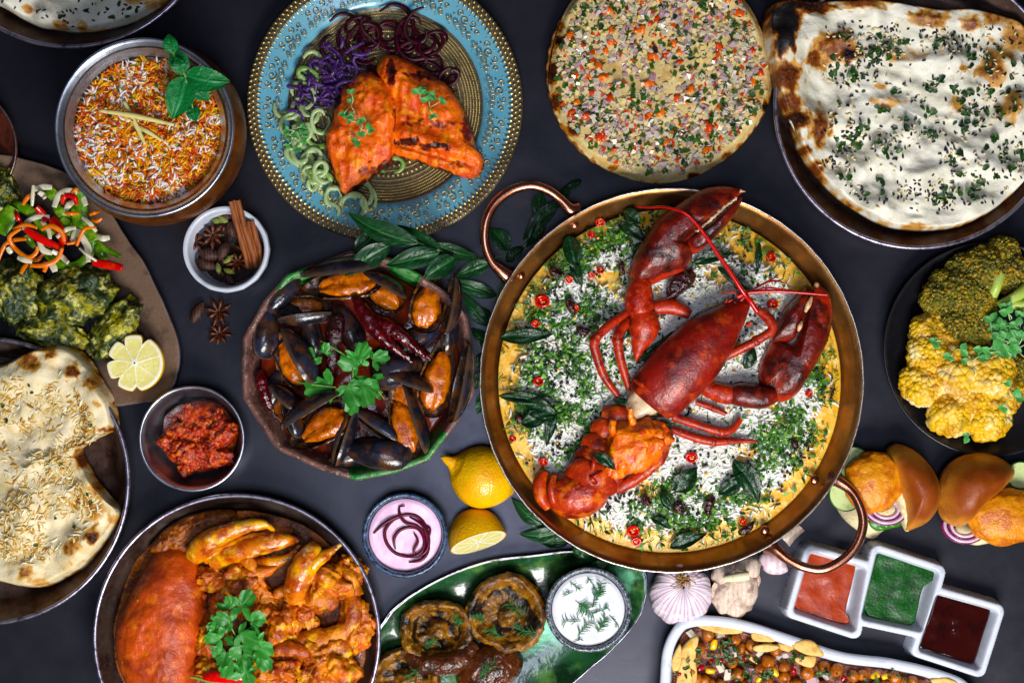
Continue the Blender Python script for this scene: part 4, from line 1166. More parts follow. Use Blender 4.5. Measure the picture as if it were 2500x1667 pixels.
HERB = [(1300, 640, 60, 60, .8), (1390, 620, 70, 50, 1), (1450, 580, 60, 50, 1), (1560, 545, 70, 30, 1), (1290, 760, 70, 60, .9), (1390, 720, 70, 60, .8), (1400, 790, 70, 40, .8), (1270, 840, 50, 40, .6), (1340, 880, 80, 60, .7), (1400, 960, 60, 70, 1.1), (1390, 1040, 50, 60, 1.2), (1300, 1010, 60, 50, .9), (1250, 1060, 30, 60, .9), (1540, 600, 50, 40, .9), (1820, 560, 40, 40, .9), (1880, 620, 40, 50, .4), (1760, 650, 40, 30, .5), (1900, 1100, 70, 50, 1.1), (1960, 1030, 60, 60, .9), (2010, 950, 30, 60, .9), (1990, 890, 30, 40, .7), (1700, 1240, 90, 50, 1.1), (1600, 1280, 70, 40, .8), (1800, 1260, 60, 40, 1.0), (1650, 1180, 50, 40, .7), (1560, 1310, 70, 30, .6), (1740, 1310, 60, 30, .8), (1860, 1230, 40, 40, .6), (1500, 880, 50, 40, .3), (1290, 560, 40, 30, .5), (1730, 560, 30, 30, .3)]
CUR = [(1470, 530, 90, 30, 1.2), (1350, 560, 50, 40, .9), (1260, 720, 40, 60, .9), (1230, 880, 30, 80, 1.2), (1290, 870, 40, 50, .6), (1480, 680, 40, 40, .8), (1960, 650, 60, 60, 1.2), (1810, 600, 50, 40, .7), (1760, 700, 40, 30, .6), (2030, 900, 30, 90, 1), (1900, 1040, 40, 30, .8), (1830, 1100, 50, 30, .9), (1600, 1200, 60, 30, .9), (1480, 1320, 90, 30, 1.3), (1600, 1360, 90, 20, 1.2), (1800, 1310, 80, 30, .9), (1900, 1230, 60, 40, .8), (1300, 1200, 50, 60, 1.2), (1250, 1100, 24, 60, 1.1), (1370, 870, 30, 30, .6), (1390, 1000, 20, 40, .5)]
RICE = [(1330, 1110, 70, 50, 1.4), (1300, 900, 60, 60, .7), (1420, 880, 60, 80, .7), (1690, 760, 80, 60, 1), (1870, 720, 60, 60, 1), (1750, 1050, 120, 60, 1.3), (1650, 1110, 50, 50, 1.2), (1500, 1240, 60, 50, 1.2), (1900, 1160, 60, 40, 1), (1960, 950, 40, 60, .9), (1850, 580, 60, 40, .8), (1440, 700, 60, 50, .6), (1680, 1200, 60, 40, .6), (1320, 660, 60, 60, .4)]
M_cury = mat('yellow_curry', c('#e2b25a'), [('noise', 60, .42, .66, c('#dca43c')), ('noise', 20, .5, .68, c('#efd292'), .85), ('noise', 7, .68, .76, c('#8a4a0a'), .4), ('maskn', 14, .3, .6, c('#b8b2a0'))], rough=.26, coat=.3, sss=.1, sscale=5, bump=[('noise', 16, 2.4), ('noise', 6, .8)])
curry = slab(ellipse(CX0, CY0, CR, CR, 90), lambda t, x, y: rz(x, y) - 30 - 1.5 + 1.5 * fbm(x, y, 0, 30, 2, 5), 30, 200, 90, None, .6, inset=.05)
_d = np.hypot(curry.V[:, 0] - CX0, curry.V[:, 1] - CY0) / CR
curry.A['mask'] = np.clip(.55 + gau(curry.V[:, 0], curry.V[:, 1], RICE) * .6 - 1.25 * gau(curry.V[:, 0], curry.V[:, 1], CUR) + .6 * fbm(curry.V[:, 0], curry.V[:, 1], 0, 50, 2, 95) - 1.6 * sstep(.80, .92, _d), 0, 1)
solo('yellow_curry', curry, M_cury, 'glossy yellow-orange curry under the rice in the copper pan', 'curry')
n = 23000
r_ = CR * .975 * np.sqrt(rs.rand(n)); a = rs.uniform(0, 6.283, n); X, Y = CX0 + r_ * np.cos(a), CY0 + r_ * np.sin(a)
d = r_ / CR
den = .6 + gau(X, Y, RICE) - 1.25 * gau(X, Y, CUR) + .7 * fbm(X, Y, 0, 50, 2, 95) - 1.5 * sstep(.82, .94, d)
kp = rs.rand(n) < np.clip(den, .02, 1)
X, Y = X[kp], Y[kp]; n = len(X)
tint = rs.uniform(.82, 1.06, (n, 1))
ylw = np.clip(gau(X, Y, CUR) * .8 + .5 * fbm(X, Y, 0, 30, 2, 97) - .15, 0, 1)[:, None] * rs.rand(n, 1)
col = ((1 - ylw) * np.array(c('#e6e4dc')[:3]) + ylw * np.array(c('#e0b048')[:3])) * tint
P = np.column_stack([X, Y, rz(X, Y) + rs.uniform(0, 6, n)])
h = n // 2
yw, pt, scv = rs.uniform(0, 6.28, n), rs.normal(0, .2, n), rs.uniform(.7, 1.2, n)
g = instances(grain_t(27, 3.3, .1), P[:h], yw[:h], pt[:h], sc=scv[:h], col=col[:h]) + instances(grain_t(26, 3.3, -.16), P[h:], yw[h:], pt[h:], sc=scv[h:], col=col[h:])
solo('white_rice', g, M_vcol, 'white basmati rice grains spread over the curry in the copper pan', 'rice', kind='stuff')
n = 30000
r_ = CR * .99 * np.sqrt(rs.rand(n)); a = rs.uniform(0, 6.283, n); X, Y = CX0 + r_ * np.cos(a), CY0 + r_ * np.sin(a)
den = gau(X, Y, HERB) * np.clip(.5 + 1.7 * fbm(X, Y, 0, 60, 3, 99), 0.02, 1.4) + .03
den = den * (1 - .8 * sstep(.86, .95, r_ / CR)) + .05 * sstep(.9, .99, r_ / CR)
kp = rs.rand(n) < den * 1.15
X, Y = X[kp], Y[kp]; n = len(X)
hc = np.array([c(q)[:3] for q in ('#34611f', '#4c7a2c', '#234a1c', '#668f3e', '#183a1a', '#86a856')])
col = hc[rs.choice(6, n, p=[.28, .25, .2, .13, .09, .05])] * rs.uniform(.8, 1.15, (n, 1))
P = np.column_stack([X, Y, rz(X, Y) + rs.uniform(4, 12, n)])
h = n // 2
g = instances(chip_t(8, 17, .5), P[:h], rs.uniform(0, 6.28, h), rs.normal(0, .35, h), rs.normal(0, .5, h), rs.uniform(.4, 1.1, h), col[:h]) + instances(chip_t(4, 24, .4), P[h:], rs.uniform(0, 6.28, n - h), rs.normal(0, .25, n - h), rs.normal(0, .6, n - h), rs.uniform(.4, 1.0, n - h), col[h:])
solo('chopped_coriander', g, M_vdry, 'finely chopped green coriander sprinkled over the pan of rice', 'herb', kind='stuff')
# mustard seeds and split lentils
X, Y = [], []
for i in range(115):
    aa_, rr = rs.uniform(0, 6.28), CR * .95 * math.sqrt(rs.rand()); x, y = CX0 + rr * math.cos(aa_), CY0 + rr * math.sin(aa_)
    for j in range(rs.randint(2, 13)):
        X.append(x + rs.normal(0, 14)); Y.append(y + rs.normal(0, 14))
X, Y = np.array(X), np.array(Y); ok = np.hypot(X - CX0, Y - CY0) < CR * .97; X, Y = X[ok], Y[ok]; n = len(X)
g = instances(ico(1), np.column_stack([X, Y, rz(X, Y) + rs.uniform(7, 12, n)]), np.zeros(n), sc=rs.uniform(3.2, 5.0, n), col=np.tile(np.array(c('#120d12')[:3]), (n, 1)) * rs.uniform(.6, 2, (n, 1)))
n2 = 170; aa_ = rs.uniform(0, 6.28, n2); rr = CR * .95 * np.sqrt(rs.rand(n2)); X, Y = CX0 + rr * np.cos(aa_), CY0 + rr * np.sin(aa_)
g = g + instances(ico(1), np.column_stack([X, Y, rz(X, Y) + 9]), np.zeros(n2), sc=np.column_stack([rs.uniform(4, 6, n2), rs.uniform(4, 6, n2), rs.uniform(2.5, 4, n2)]), col=np.tile(np.array(c('#e0b860')[:3]), (n2, 1)))
solo('mustard_seeds', g, M_vgloss, 'black mustard seeds and golden lentils scattered over the pan of rice', 'seeds', kind='stuff')

# fried curry leaves, chilli rings, dried chillies in the pan
LV = [(1388, 573, 1409, 665, 48, 'upright beside the upper handle'), (1396, 640, 1422, 700, 30, 'just below the one beside the upper handle'), (1218, 822, 1352, 816, 42, 'lying flat at the nine o\'clock edge'), (1216, 966, 1372, 984, 32, 'long and flat below nine o\'clock'), (1282, 986, 1362, 1012, 54, 'broad, in the cluster left of the tail'), (1272, 1034, 1348, 1010, 46, 'cupped, with a pale glint, left of the tail'), (1356, 998, 1334, 1090, 30, 'pointing down in the cluster left of the tail'),
      (1508, 543, 1584, 592, 34, 'left of the upper claw'), (1524, 512, 1566, 546, 40, 'round one at the upper curry edge'), (1690, 642, 1794, 618, 32, 'right of the upper claw'), (1752, 650, 1846, 712, 28, 'under the long antenna'), (1852, 660, 1858, 588, 20, 'thin one near the upper right curry pool'), (1556, 884, 1645, 806, 24, 'along the carapace flank'), (1716, 922, 1758, 868, 20, 'tucked under the carapace edge'), (1495, 974, 1632, 1016, 30, 'rolled one between carapace and tail'), (1562, 1000, 1590, 962, 30, 'upright one between carapace and tail'), (1600, 1030, 1644, 1042, 26, 'small one beside the tail meat'), (1446, 1100, 1500, 1142, 30, 'bent one lying on the tail'),
      (1640, 1196, 1702, 1140, 54, 'crumpled one right of the tail'), (1790, 1124, 1855, 1228, 58, 'largest, crumpled, towards the lower handle'), (1756, 1206, 1818, 1152, 42, 'folded one beside the largest'), (1636, 1338, 1728, 1304, 40, 'rolled one at the six o\'clock edge'), (1614, 1196, 1642, 1248, 26, 'narrow one below the tail meat'), (1590, 1264, 1640, 1292, 26, 'small flat one near six o\'clock'), (1818, 900, 1840, 845, 34, 'dark one between carapace and lower claw'), (1536, 790, 1520, 830, 24, 'between the two upper legs')]
for i, (x0, y0, x1, y1, w, lb) in enumerate(LV):
    b0, b1 = at(x0, y0, 96), at(x1, y1, 96)
    zz0, zz1 = rz1(*b0[:2]) + 13, rz1(*b1[:2]) + 13
    if 'on the tail' in lb: zz0, zz1 = 165, 160
    if 'between carapace and tail' in lb or 'tail meat' in lb: zz0 += 10; zz1 += 10
    solo('curry_leaf', leaf((*b0[:2], zz0), (*b1[:2], zz1), w, 9, .35, 16, 5, 0, None, i * 1.7, 6.0), M_leaff, 'fried dark curry leaf on the rice, ' + lb, 'curry leaf', 'fried curry leaves on the rice')
M_chi = mat('red_chilli_skin', c('#c01a10'), [('noise', 10, .5, .7, c('#d8401a'), .6)], rough=.16, coat=.7, hv=.15)
M_chis = mat('chilli_seed', c('#e6b860'), rough=.35)


def chilli_ring(x, y, r, z, rs, lb):
    q = at(x, y, z); zz = rz1(*q[:2]) + 12
    t = thing('chilli_ring', lb, 'chilli', (*q[:2], zz - 4), 'red chilli rings on the rice')
    a = np.linspace(0, 2 * np.pi, 15); ty = rs.uniform(-.35, .35); tx = rs.uniform(-.35, .35)
    P = np.column_stack([q[0] + r * np.cos(a), q[1] + r * .82 * np.sin(a), zz + 3 + r * (tx * np.cos(a) + ty * np.sin(a))])
    part('skin', loft(np.column_stack([P, np.full(15, r * .28), np.full(15, r * .42)]), 8, 40), M_chi, t)
    for j in range(3):
        b = rs.uniform(0, 6.28); part('seed', blob(q[0] + r * .4 * math.cos(b), q[1] + r * .35 * math.sin(b), zz + 3, r * .22, r * .16, r * .15, b, 0, 1, 1), M_chis, t)
    part('pith', blob(q[0], q[1], zz + 1, r * .75, r * .62, r * .2, 0, .1, 1, 2), M_chi, t)


for (x, y, r, lb) in ((1466, 542, 11, 'in the curry pool at the eleven o\'clock edge'), (1444, 573, 9, 'beside the pool right of the upper handle'), (1444, 672, 8, 'small, on white rice left of the upper claw'), (1466, 660, 9, 'flat, just left of the upper claw arm'), (1389, 682, 10, 'below the upright curry leaf'), (1324, 735, 17, 'largest, on white rice near ten o\'clock'), (1403, 752, 10, 'beside the dark dried chilli near the legs'), (1307, 790, 10, 'just above the flat nine o\'clock leaf'), (1314, 930, 12, 'thin hollow one at nine o\'clock'), (1884, 627, 12, 'near the curry pool at two o\'clock'), (1886, 743, 13, 'between the antennae base and the lower claw'), (1326, 1128, 11, 'on white rice left of the tail fan'), (1252, 1071, 8, 'half sunk at the eight o\'clock edge'), (1546, 1296, 15, 'upper of the pair in the lower curry edge'), (1554, 1322, 12, 'lower of the pair in the lower curry edge'), (1688, 1116, 14, 'right of the tail meat'), (1976, 961, 9, 'under the lower claw at four o\'clock'), (1815, 1274, 8, 'tiny one in the curry near the lower rivets')):
    chilli_ring(x, y, r * .85, 92, rs, 'red chilli ring ' + lb)
M_dry = mat('dried_chilli_skin', c('#240508'), [('noise', 14, .5, .7, c('#45090c'), .9)], rough=.14, coat=.9, bump=[('noise', 9, 4), ('noise', 22, 5)])


def dried(x0, y0, x1, y1, w, z, lb, name='dried_chilli', m=None, lift=0, bend=6):
    a_, b_ = at(x0, y0, z), at(x1, y1, z); mx, my = (a_[0] + b_[0]) / 2, (a_[1] + b_[1]) / 2
    nx, ny = -(b_[1] - a_[1]), b_[0] - a_[0]; L = math.hypot(nx, ny); nx /= L; ny /= L
    g = loft([(a_[0], a_[1], z, w * .22, w * .2), (a_[0] * .75 + b_[0] * .25 + nx * bend * .6, a_[1] * .75 + b_[1] * .25 + ny * bend * .6, z + lift * .7, w * .5, w * .4), (mx + nx * bend, my + ny * bend, z + lift, w * .46, w * .38), (a_[0] * .25 + b_[0] * .75 + nx * bend * .6, a_[1] * .25 + b_[1] * .75 + ny * bend * .6, z + lift * .6, w * .34, w * .3), (b_[0], b_[1], z, w * .07, w * .07)], 16, 50)
    g.rough(w * .10, w * .35, 2, x0)
    return solo(name, g, m or M_dry, lb, 'chilli', 'dried red chillies')


for (x0, y0, x1, y1, w, lb) in ((1692, 664, 1627, 738, 46, 'glossy black-red dried chilli under the upper claw'), (1342, 655, 1376, 668, 22, 'small wrinkled dried chilli beside the upright curry leaf'), (1393, 728, 1405, 768, 22, 'dark dried chilli stub above the upper legs'), (1520, 640, 1525, 670, 15, 'tiny dried chilli left of the upper claw joint'), (1650, 1228, 1676, 1242, 30, 'round dried chilli stub below the tail meat'), (1740, 1210, 1730, 1262, 24, 'upright dried chilli in the herbs near the lower handle'), (1802, 1300, 1842, 1270, 18, 'thin dried chilli in the curry near the lower rivets'), (1940, 1072, 1950, 1092, 18, 'dried chilli fleck in herbs right of the rear legs'), (1408, 800, 1442, 806, 20, 'wrinkled dried chilli flake near the bent leg'), (1570, 1210, 1592, 1226, 22, 'flat dried chilli flake right of the tail fan'), (1262, 1012, 1280, 1020, 20, 'dried chilli bead in the leaves left of the tail')):
    q = at((x0 + x1) / 2, (y0 + y1) / 2, 92)
    dried(x0, y0, x1, y1, w, rz1(*q[:2]) + 12 + w * .2, lb, lift=4)

# ================================================================ lobster
M_lob = mat('lobster_shell', c('#82200c'), [('noise', 90, .42, .62, c('#521008')), ('noise', 46, .5, .68, c('#b04416'), .8), ('noise', 5, .62, .74, c('#c85a30'), .5), ('vor', 8, .2, .05, c('#4a0a06'), .6)], rough=.26, coat=.5, crough=.22, bump=[('vor', 7, .35), ('noise', 4, .8), ('noise', 26, 2.0)], rvar=(14, .26, .55))
M_tail = mat('lobster_tail_shell', c('#a83a14'), [('noise', 70, .42, .62, c('#7a1e0a')), ('noise', 30, .5, .68, c('#cc6a30'), .8), ('noise', 5, .6, .72, c('#dc8a58'), .5)], rough=.32, coat=.35, crough=.2, bump=[('noise', 5, .9), ('noise', 22, 2.6)], rvar=(14, .24, .5))
M_claw = mat('lobster_claw_shell', c('#5e160c'), [('noise', 60, .42, .62, c('#2a0a08')), ('noise', 44, .52, .7, c('#983412'), .8), ('noise', 4, .6, .72, c('#c05030'), .5), ('maskn', 20, .45, .75, c('#a83414'))], rough=.3, coat=.4, crough=.22, bump=[('vor', 9, .4), ('noise', 4, .7), ('noise', 24, 2.2)], rvar=(14, .2, .5))
M_leg = mat('lobster_leg_shell', c('#a83412'), [('noise', 30, .44, .62, c('#7a1a08')), ('noise', 12, .54, .7, c('#cc6430'), .7), ('noise', 4, .6, .7, c('#dc8a58'), .4)], rough=.34, coat=.25, crough=.2, bump=[('noise', 10, 1.4), ('noise', 4, .6)], rvar=(12, .24, .5))
M_ant = mat('antenna_red', c('#a8140c'), [('noise', 8, .5, .7, c('#c8301a'))], rough=.25, coat=.4)
M_tooth = mat('claw_teeth', c('#d8b088'), [('noise', 8, .5, .7, c('#a87858'))], rough=.3, coat=.4)
M_meat = mat('lobster_meat', c('#e07a18'), [('noise', 30, .42, .64, c('#c84a08')), ('noise', 18, .54, .7, c('#efa848'), .9), ('noise', 50, .62, .72, c('#a83008'), .7)], rough=.3, sss=.25, sscale=8, coat=.4, bump=[('noise', 12, 3), ('noise', 26, 6)])


def il(rows, dz=0):
    return [(*at(r[0], r[1], r[2])[:2], r[2] + dz, *r[3:]) for r in rows]


def claw_part(poly, h, z0, slope, ctr=None, n=110, m=30, seed=0, p=2.4, q=.55):
    o = atl(poly, z0 + h * .7)
    g = slab(o, lambda t, x, y: h * np.clip(1 - t ** p, 0, 1) ** q + 2.5 * fbm(x, y, 0, 30, 3, seed), z0, n, m, None if ctr is None else at(*ctr, z0 + h * .7)[:2], .6, inset=.25)
    g.A['mask'] = np.clip(sstep(.6, 1.0, g.A['t']) * .7 + .25 * fbm(g.V[:, 0], g.V[:, 1], 0, 60, 2, seed), 0, 1)
    return g.z(slope)


t = lob = thing('lobster', 'whole red lobster body with claws lying on the rice', 'lobster', (*at(1690, 880, 0)[:2], 80))
car = loft(il([(1586, 982, 112, 60, 34), (1600, 966, 116, 68, 44), (1640, 925, 122, 74, 56), (1692, 870, 126, 73, 58), (1742, 816, 126, 60, 52), (1782, 776, 124, 40, 38), (1810, 750, 122, 22, 22), (1832, 730, 118, 4, 5)]), 40, 70)
car.V[:, 2] += 1.6 * fbm(car.V[:, 0], car.V[:, 1], 0, 24, 3, 6)
cp = part('carapace', car, M_lob, t)
q = [at(1690, 868, 184), at(1640, 920, 180), at(1745, 812, 180), at(1790, 768, 158)]
part('rear_rim', tube([at(1546, 926, 126), at(1566, 938, 146), at(1592, 962, 152), at(1620, 990, 146), at(1644, 1016, 122)], 6.5, 10), M_leg, cp)
M_inner = mat('pale_membrane', c('#d8c0a0'), [('noise', 14, .5, .7, c('#b88a60'))], rough=.35, sss=.2, coat=.3)
part('inner_flesh', blob(*at(1578, 978, 112), 56, 42, 26, -.75, .3, 1.6, 3, 4), M_inner, t)
for (x, y, x2, y2) in ((1768, 748, 1776, 728), (1786, 780, 1800, 790), (1826, 792, 1838, 786), (1800, 742, 1822, 722), (1770, 742, 1790, 730)):
    part('rostrum_spine', tube([at(x, y, 124), at((x + x2) / 2, (y + y2) / 2, 134), at(x2, y2, 138)], lambda f: 6 * (1 - f) + .6, 8, 8), M_leg, t)
part('eye_stalk', blob(*at(1794, 738, 134), 8, 8, 8, 0, .1, 1, 2), M_claw, t)
# upper claw
up = claw_part([(1538, 697), (1541, 647), (1557, 609), (1580, 573), (1609, 534), (1653, 501), (1701, 470), (1733, 458), (1781, 456), (1816, 468), (1796, 481), (1760, 513), (1726, 541), (1694, 568), (1676, 592), (1690, 610), (1690, 632), (1672, 660), (1636, 676), (1589, 697), (1560, 702)], 52, 92, lambda x, y: 42 * np.clip((800 - (y)) / 260.0, -.2, 1), (1626, 590), seed=3)
cl1 = part('claw', up, M_claw, t)
da = claw_part([(1672, 596), (1692, 572), (1728, 543), (1764, 513), (1797, 484), (1811, 482), (1807, 498), (1797, 517), (1768, 557), (1733, 592), (1702, 618), (1682, 618)], 40, 94, lambda x, y: 42 * np.clip((800 - (y)) / 260.0, -.2, 1), None, 90, 20, 7)
part('dactyl', da, M_claw, cl1)
part('tooth_row', tube([at(x, y, 158) for x, y in ((1700, 565), (1728, 543), (1756, 518), (1784, 494), (1800, 482))], 4, 7, 40).rough(4, 5, 2, 4), M_inner, cl1)
part('claw_tip', tube([at(1806, 466, 168), at(1820, 468, 166)], lambda f: 4.5 * (1 - f) + .5, 8, 8), M_tooth, cl1)
# its arm
part('claw_arm', loft(il([(1568, 684, 124, 22, 20), (1562, 706, 128, 30, 26), (1560, 738, 128, 34, 30), (1566, 762, 126, 30, 28)]), 18, 26).rough(2, 20), M_leg, t)
part('claw_arm', loft(il([(1566, 760, 122, 26, 22), (1572, 790, 122, 37, 30), (1570, 812, 118, 34, 26), (1560, 846, 110, 18, 18), (1551, 880, 104, 4, 5)]), 18, 30).rough(2, 20), M_leg, t)
for (x, y, x2, y2) in ((1532, 738, 1522, 722), (1594, 800, 1608, 786), (1536, 720, 1528, 712)):
    part('spine', tube([at(x, y, 124), at(x2, y2, 132)], lambda f: 5 * (1 - f) + .5, 7, 7), M_leg, t)
part('claw_arm', loft(il([(1596, 752, 104, 16, 14), (1640, 748, 106, 20, 18), (1684, 768, 104, 12, 12)]), 14, 20), M_leg, t)
# lower claw
lo_ = claw_part([(1861, 948), (1856, 915), (1862, 882), (1880, 846), (1892, 830), (1925, 838), (1944, 838), (1955, 815), (1962, 790), (1975, 750), (1985, 716), (1990, 694), (1998, 688), (2012, 700), (2028, 720), (2035, 768), (2026, 822), (2008, 866), (1988, 902), (1965, 942), (1944, 968), (1915, 983), (1884, 976)], 50, 92, lambda x, y: 22 * np.clip((x - 1880) / 130.0, 0, 1), (1950, 878), seed=9)
cl2 = part('claw', lo_, M_claw, t)
part('dactyl', claw_part([(1885, 834), (1896, 800), (1916, 760), (1945, 726), (1970, 701), (1983, 702), (1981, 724), (1971, 755), (1959, 790), (1949, 815), (1937, 832), (1910, 840)], 40, 98, lambda x, y: 16 * np.clip((x - 1880) / 110.0, 0, 1), None, 80, 18, 11), M_claw, cl2)
for (x, y, x2, y2, r) in ((1982, 724, 1966, 762, 7), (1957, 784, 1949, 808, 6), (1992, 690, 1996, 700, 6)):
    part('white_tooth', tube([at(x, y, 140), at((x + x2) / 2, (y + y2) / 2, 144), at(x2, y2, 140)], r, 9, 12), M_tooth, cl2)
part('claw_arm', loft(il([(1892, 962, 116, 18, 18), (1862, 970, 118, 27, 24), (1815, 964, 118, 29, 26), (1788, 962, 116, 24, 22)]), 18, 26).rough(2, 20), M_claw, t)
part('claw_arm', loft(il([(1792, 962, 114, 22, 20), (1770, 962, 112, 24, 22), (1735, 950, 108, 22, 20), (1700, 930, 104, 18, 18)]), 16, 22).rough(2, 20), M_leg, t)
LEGS = [[(1535, 762, 108, 9), (1490, 792, 122, 11), (1452, 832, 128, 11), (1458, 872, 118, 11), (1476, 920, 104, 10), (1510, 968, 96, 7)],
        [(1548, 772, 108, 10), (1515, 806, 122, 12), (1508, 830, 124, 12), (1515, 878, 114, 11), (1530, 930, 102, 9), (1534, 952, 96, 6)],
        [(1770, 872, 104, 10), (1808, 852, 116, 11), (1846, 832, 128, 11), (1884, 806, 132, 11), (1878, 780, 130, 13), (1852, 758, 128, 10)],
        [(1642, 1016, 108, 11), (1700, 1036, 112, 10), (1762, 1054, 112, 10), (1790, 1046, 108, 9), (1808, 1022, 104, 7)],
        [(1636, 1046, 104, 9), (1690, 1066, 108, 10), (1742, 1078, 110, 10), (1800, 1076, 106, 7), (1848, 1077, 102, 3)],
        [(1700, 982, 104, 7), (1740, 996, 106, 7), (1772, 1010, 104, 6)]]
for L in LEGS:
    rows = il([(x, y, z, r, r) for x, y, z, r in L])
    lg = part('leg', loft(rows, 12, 48), M_leg, t)
    for jx in (2,):
        p = rows[min(jx, len(rows) - 2)]
        part('leg_joint', blob(p[0], p[1], p[2], p[3] * 1.25, p[3] * 1.25, p[3] * 1.15, 0, .05, 1, 2), M_leg, lg)
part('antenna', tube([at(x, y, z) for x, y, z in ((1850, 762, 130), (1832, 735, 142), (1813, 711, 156), (1780, 660, 168), (1749, 615, 176), (1722, 575, 184), (1701, 548, 190), (1682, 528, 192), (1660, 515, 190), (1621, 506, 170), (1586, 507, 140), (1554, 504, 118))], lambda f: 6.8 - 4.6 * f, 9, 70), M_ant, t)
part('antenna', tube([at(x, y, z) for x, y, z in ((1800, 724, 136), (1830, 714, 146), (1892, 711, 158), (1950, 714, 166), (2022, 720, 168))], lambda f: 6 - 3 * f, 9, 50), M_ant, t)
for P in ([(1806, 726, 134), (1850, 700, 138), (1885, 686, 136), (1915, 690, 128)], [(1806, 728, 134), (1860, 704, 134), (1910, 706, 126), (1946, 712, 120)], [(1800, 722, 134), (1790, 712, 134), (1760, 716, 126)], [(1812, 730, 134), (1840, 706, 140), (1880, 684, 140), (1900, 672, 132)]):
    part('antennule', tube([at(*p) for p in P], 2.2, 6, 24), M_ant, t)

# tail
t = thing('lobster_tail', 'severed lobster tail with orange meat bursting from its shell', 'lobster', (*at(1450, 1150, 0)[:2], 84))
tl = [(1468, 1018), (1440, 1070), (1412, 1128), (1390, 1160), (1345, 1168), (1318, 1180), (1314, 1205), (1338, 1246), (1382, 1269), (1432, 1266), (1475, 1240), (1494, 1196), (1515, 1160), (1530, 1110), (1540, 1050), (1520, 1000)]
g = slab(atl([(1400, 1150), (1360, 1156), (1336, 1180), (1330, 1212), (1345, 1247), (1382, 1269), (1432, 1266), (1475, 1240), (1494, 1196), (1485, 1160), (1450, 1142)], 120), lambda t, x, y: 66 * np.clip(1 - t ** 2.2, 0, 1) ** .5 + 3 * fbm(x, y, 0, 26, 3, 15), 78, 90, 28, None, .6)
tf = part('tail_segment', g, M_tail, t)
for rows in ([(1330, 1152, 96, 13, 14), (1318, 1180, 104, 17, 18), (1322, 1214, 106, 16, 18), (1338, 1240, 100, 10, 10)], [(1352, 1160, 110, 8, 9), (1346, 1190, 120, 10, 12), (1352, 1226, 118, 9, 10)]):
    part('tail_fan_blade', loft(il(rows), 14, 24), M_tail, tf)
for rows in ([(1392, 1156, 108, 20, 16), (1424, 1150, 134, 32, 16), (1462, 1168, 138, 30, 15), (1498, 1198, 108, 16, 10)], [(1410, 1120, 106, 22, 16), (1440, 1122, 126, 34, 15), (1478, 1146, 126, 30, 14), (1514, 1180, 104, 14, 10)], [(1428, 1084, 104, 24, 16), (1452, 1090, 120, 34, 14), (1484, 1112, 116, 26, 12)], [(1450, 1048, 102, 24, 16), (1476, 1052, 116, 32, 13), (1504, 1070, 108, 22, 12)], [(1474, 1014, 100, 22, 16), (1512, 1016, 112, 28, 13), (1548, 1018, 108, 22, 12), (1576, 1010, 98, 10, 10)]):
    part('tail_segment', loft(il(rows), 16, 26).rough(2, 16, 2, rows[0][0]), M_tail, t)
part('shell_flap', loft(il([(1492, 1196, 100, 10, 12), (1530, 1182, 108, 14, 14), (1572, 1154, 112, 14, 14), (1612, 1122, 112, 12, 16), (1632, 1078, 110, 8, 12)]), 14, 36).rough(3, 14, 2, 5), M_tail, t)
m1 = part('tail_meat', blob(*at(1556, 1088, 130), 74, 60, 46, -.5, .28, 1.5, 4, 12), M_meat, t)
part('meat_lobe', blob(*at(1512, 1120, 126), 36, 52, 34, .5, .3, 1.8, 4, 14), M_meat, m1)
part('meat_lobe', blob(*at(1596, 1060, 122), 40, 36, 34, .3, .35, 1.8, 4, 17), M_meat, m1)
part('meat_shred', tube([at(1545, 1034, 160), at(1540, 1014, 172), at(1538, 996, 176)], lambda f: 9 - 3 * f, 9, 14).rough(3, 9), M_meat, m1)
part('meat_shred', tube([at(1500, 1070, 140), at(1494, 1048, 156), at(1496, 1028, 160), at(1486, 1046, 150)], 9, 9, 20).rough(4, 9), M_meat, m1)
for x, y, x2, y2, z in ((1452, 1112, 1446, 1150, 160), (1470, 1150, 1440, 1170, 160), (1440, 1160, 1452, 1176, 162)):
    part('tail_spine', tube([at(x, y, z - 10), at((x + x2) / 2, (y + y2) / 2, z), at(x2, y2, z - 14)], lambda f: 3 + 5 * f, 8, 10), M_leg, t)

# ================================================================ coriander / dill helpers
def coriander(label, z, leaflets, stems, name='coriander_sprig'):
    """leaflets (x, y, direction deg, size, dz); stems lists of (x, y, dz)."""
    x0 = sum(l[0] for l in leaflets) / len(leaflets); y0 = sum(l[1] for l in leaflets) / len(leaflets)
    t = thing(name, label, 'herb', at(x0, y0, z))
    for i, (x, y, d, R, dz) in enumerate(leaflets):
        part('leaf', lobed(at(x, y, z + dz), math.radians(d), R, z + dz, i * 3 + int(x), .12, .14), M_cor, t)
    for s_ in stems:
        part('stem', tube([at(x, y, z + dz) for x, y, dz in s_], 2.4, 6, 20), M_stem, t)
    return t


def join(gs):
    V, F, n = [], [], 0
    for g in gs:
        V.append(g.V); F += [tuple(int(i) + n for i in f) for f in g.F]; n += len(g.V)
    return G(np.vstack(V), F)


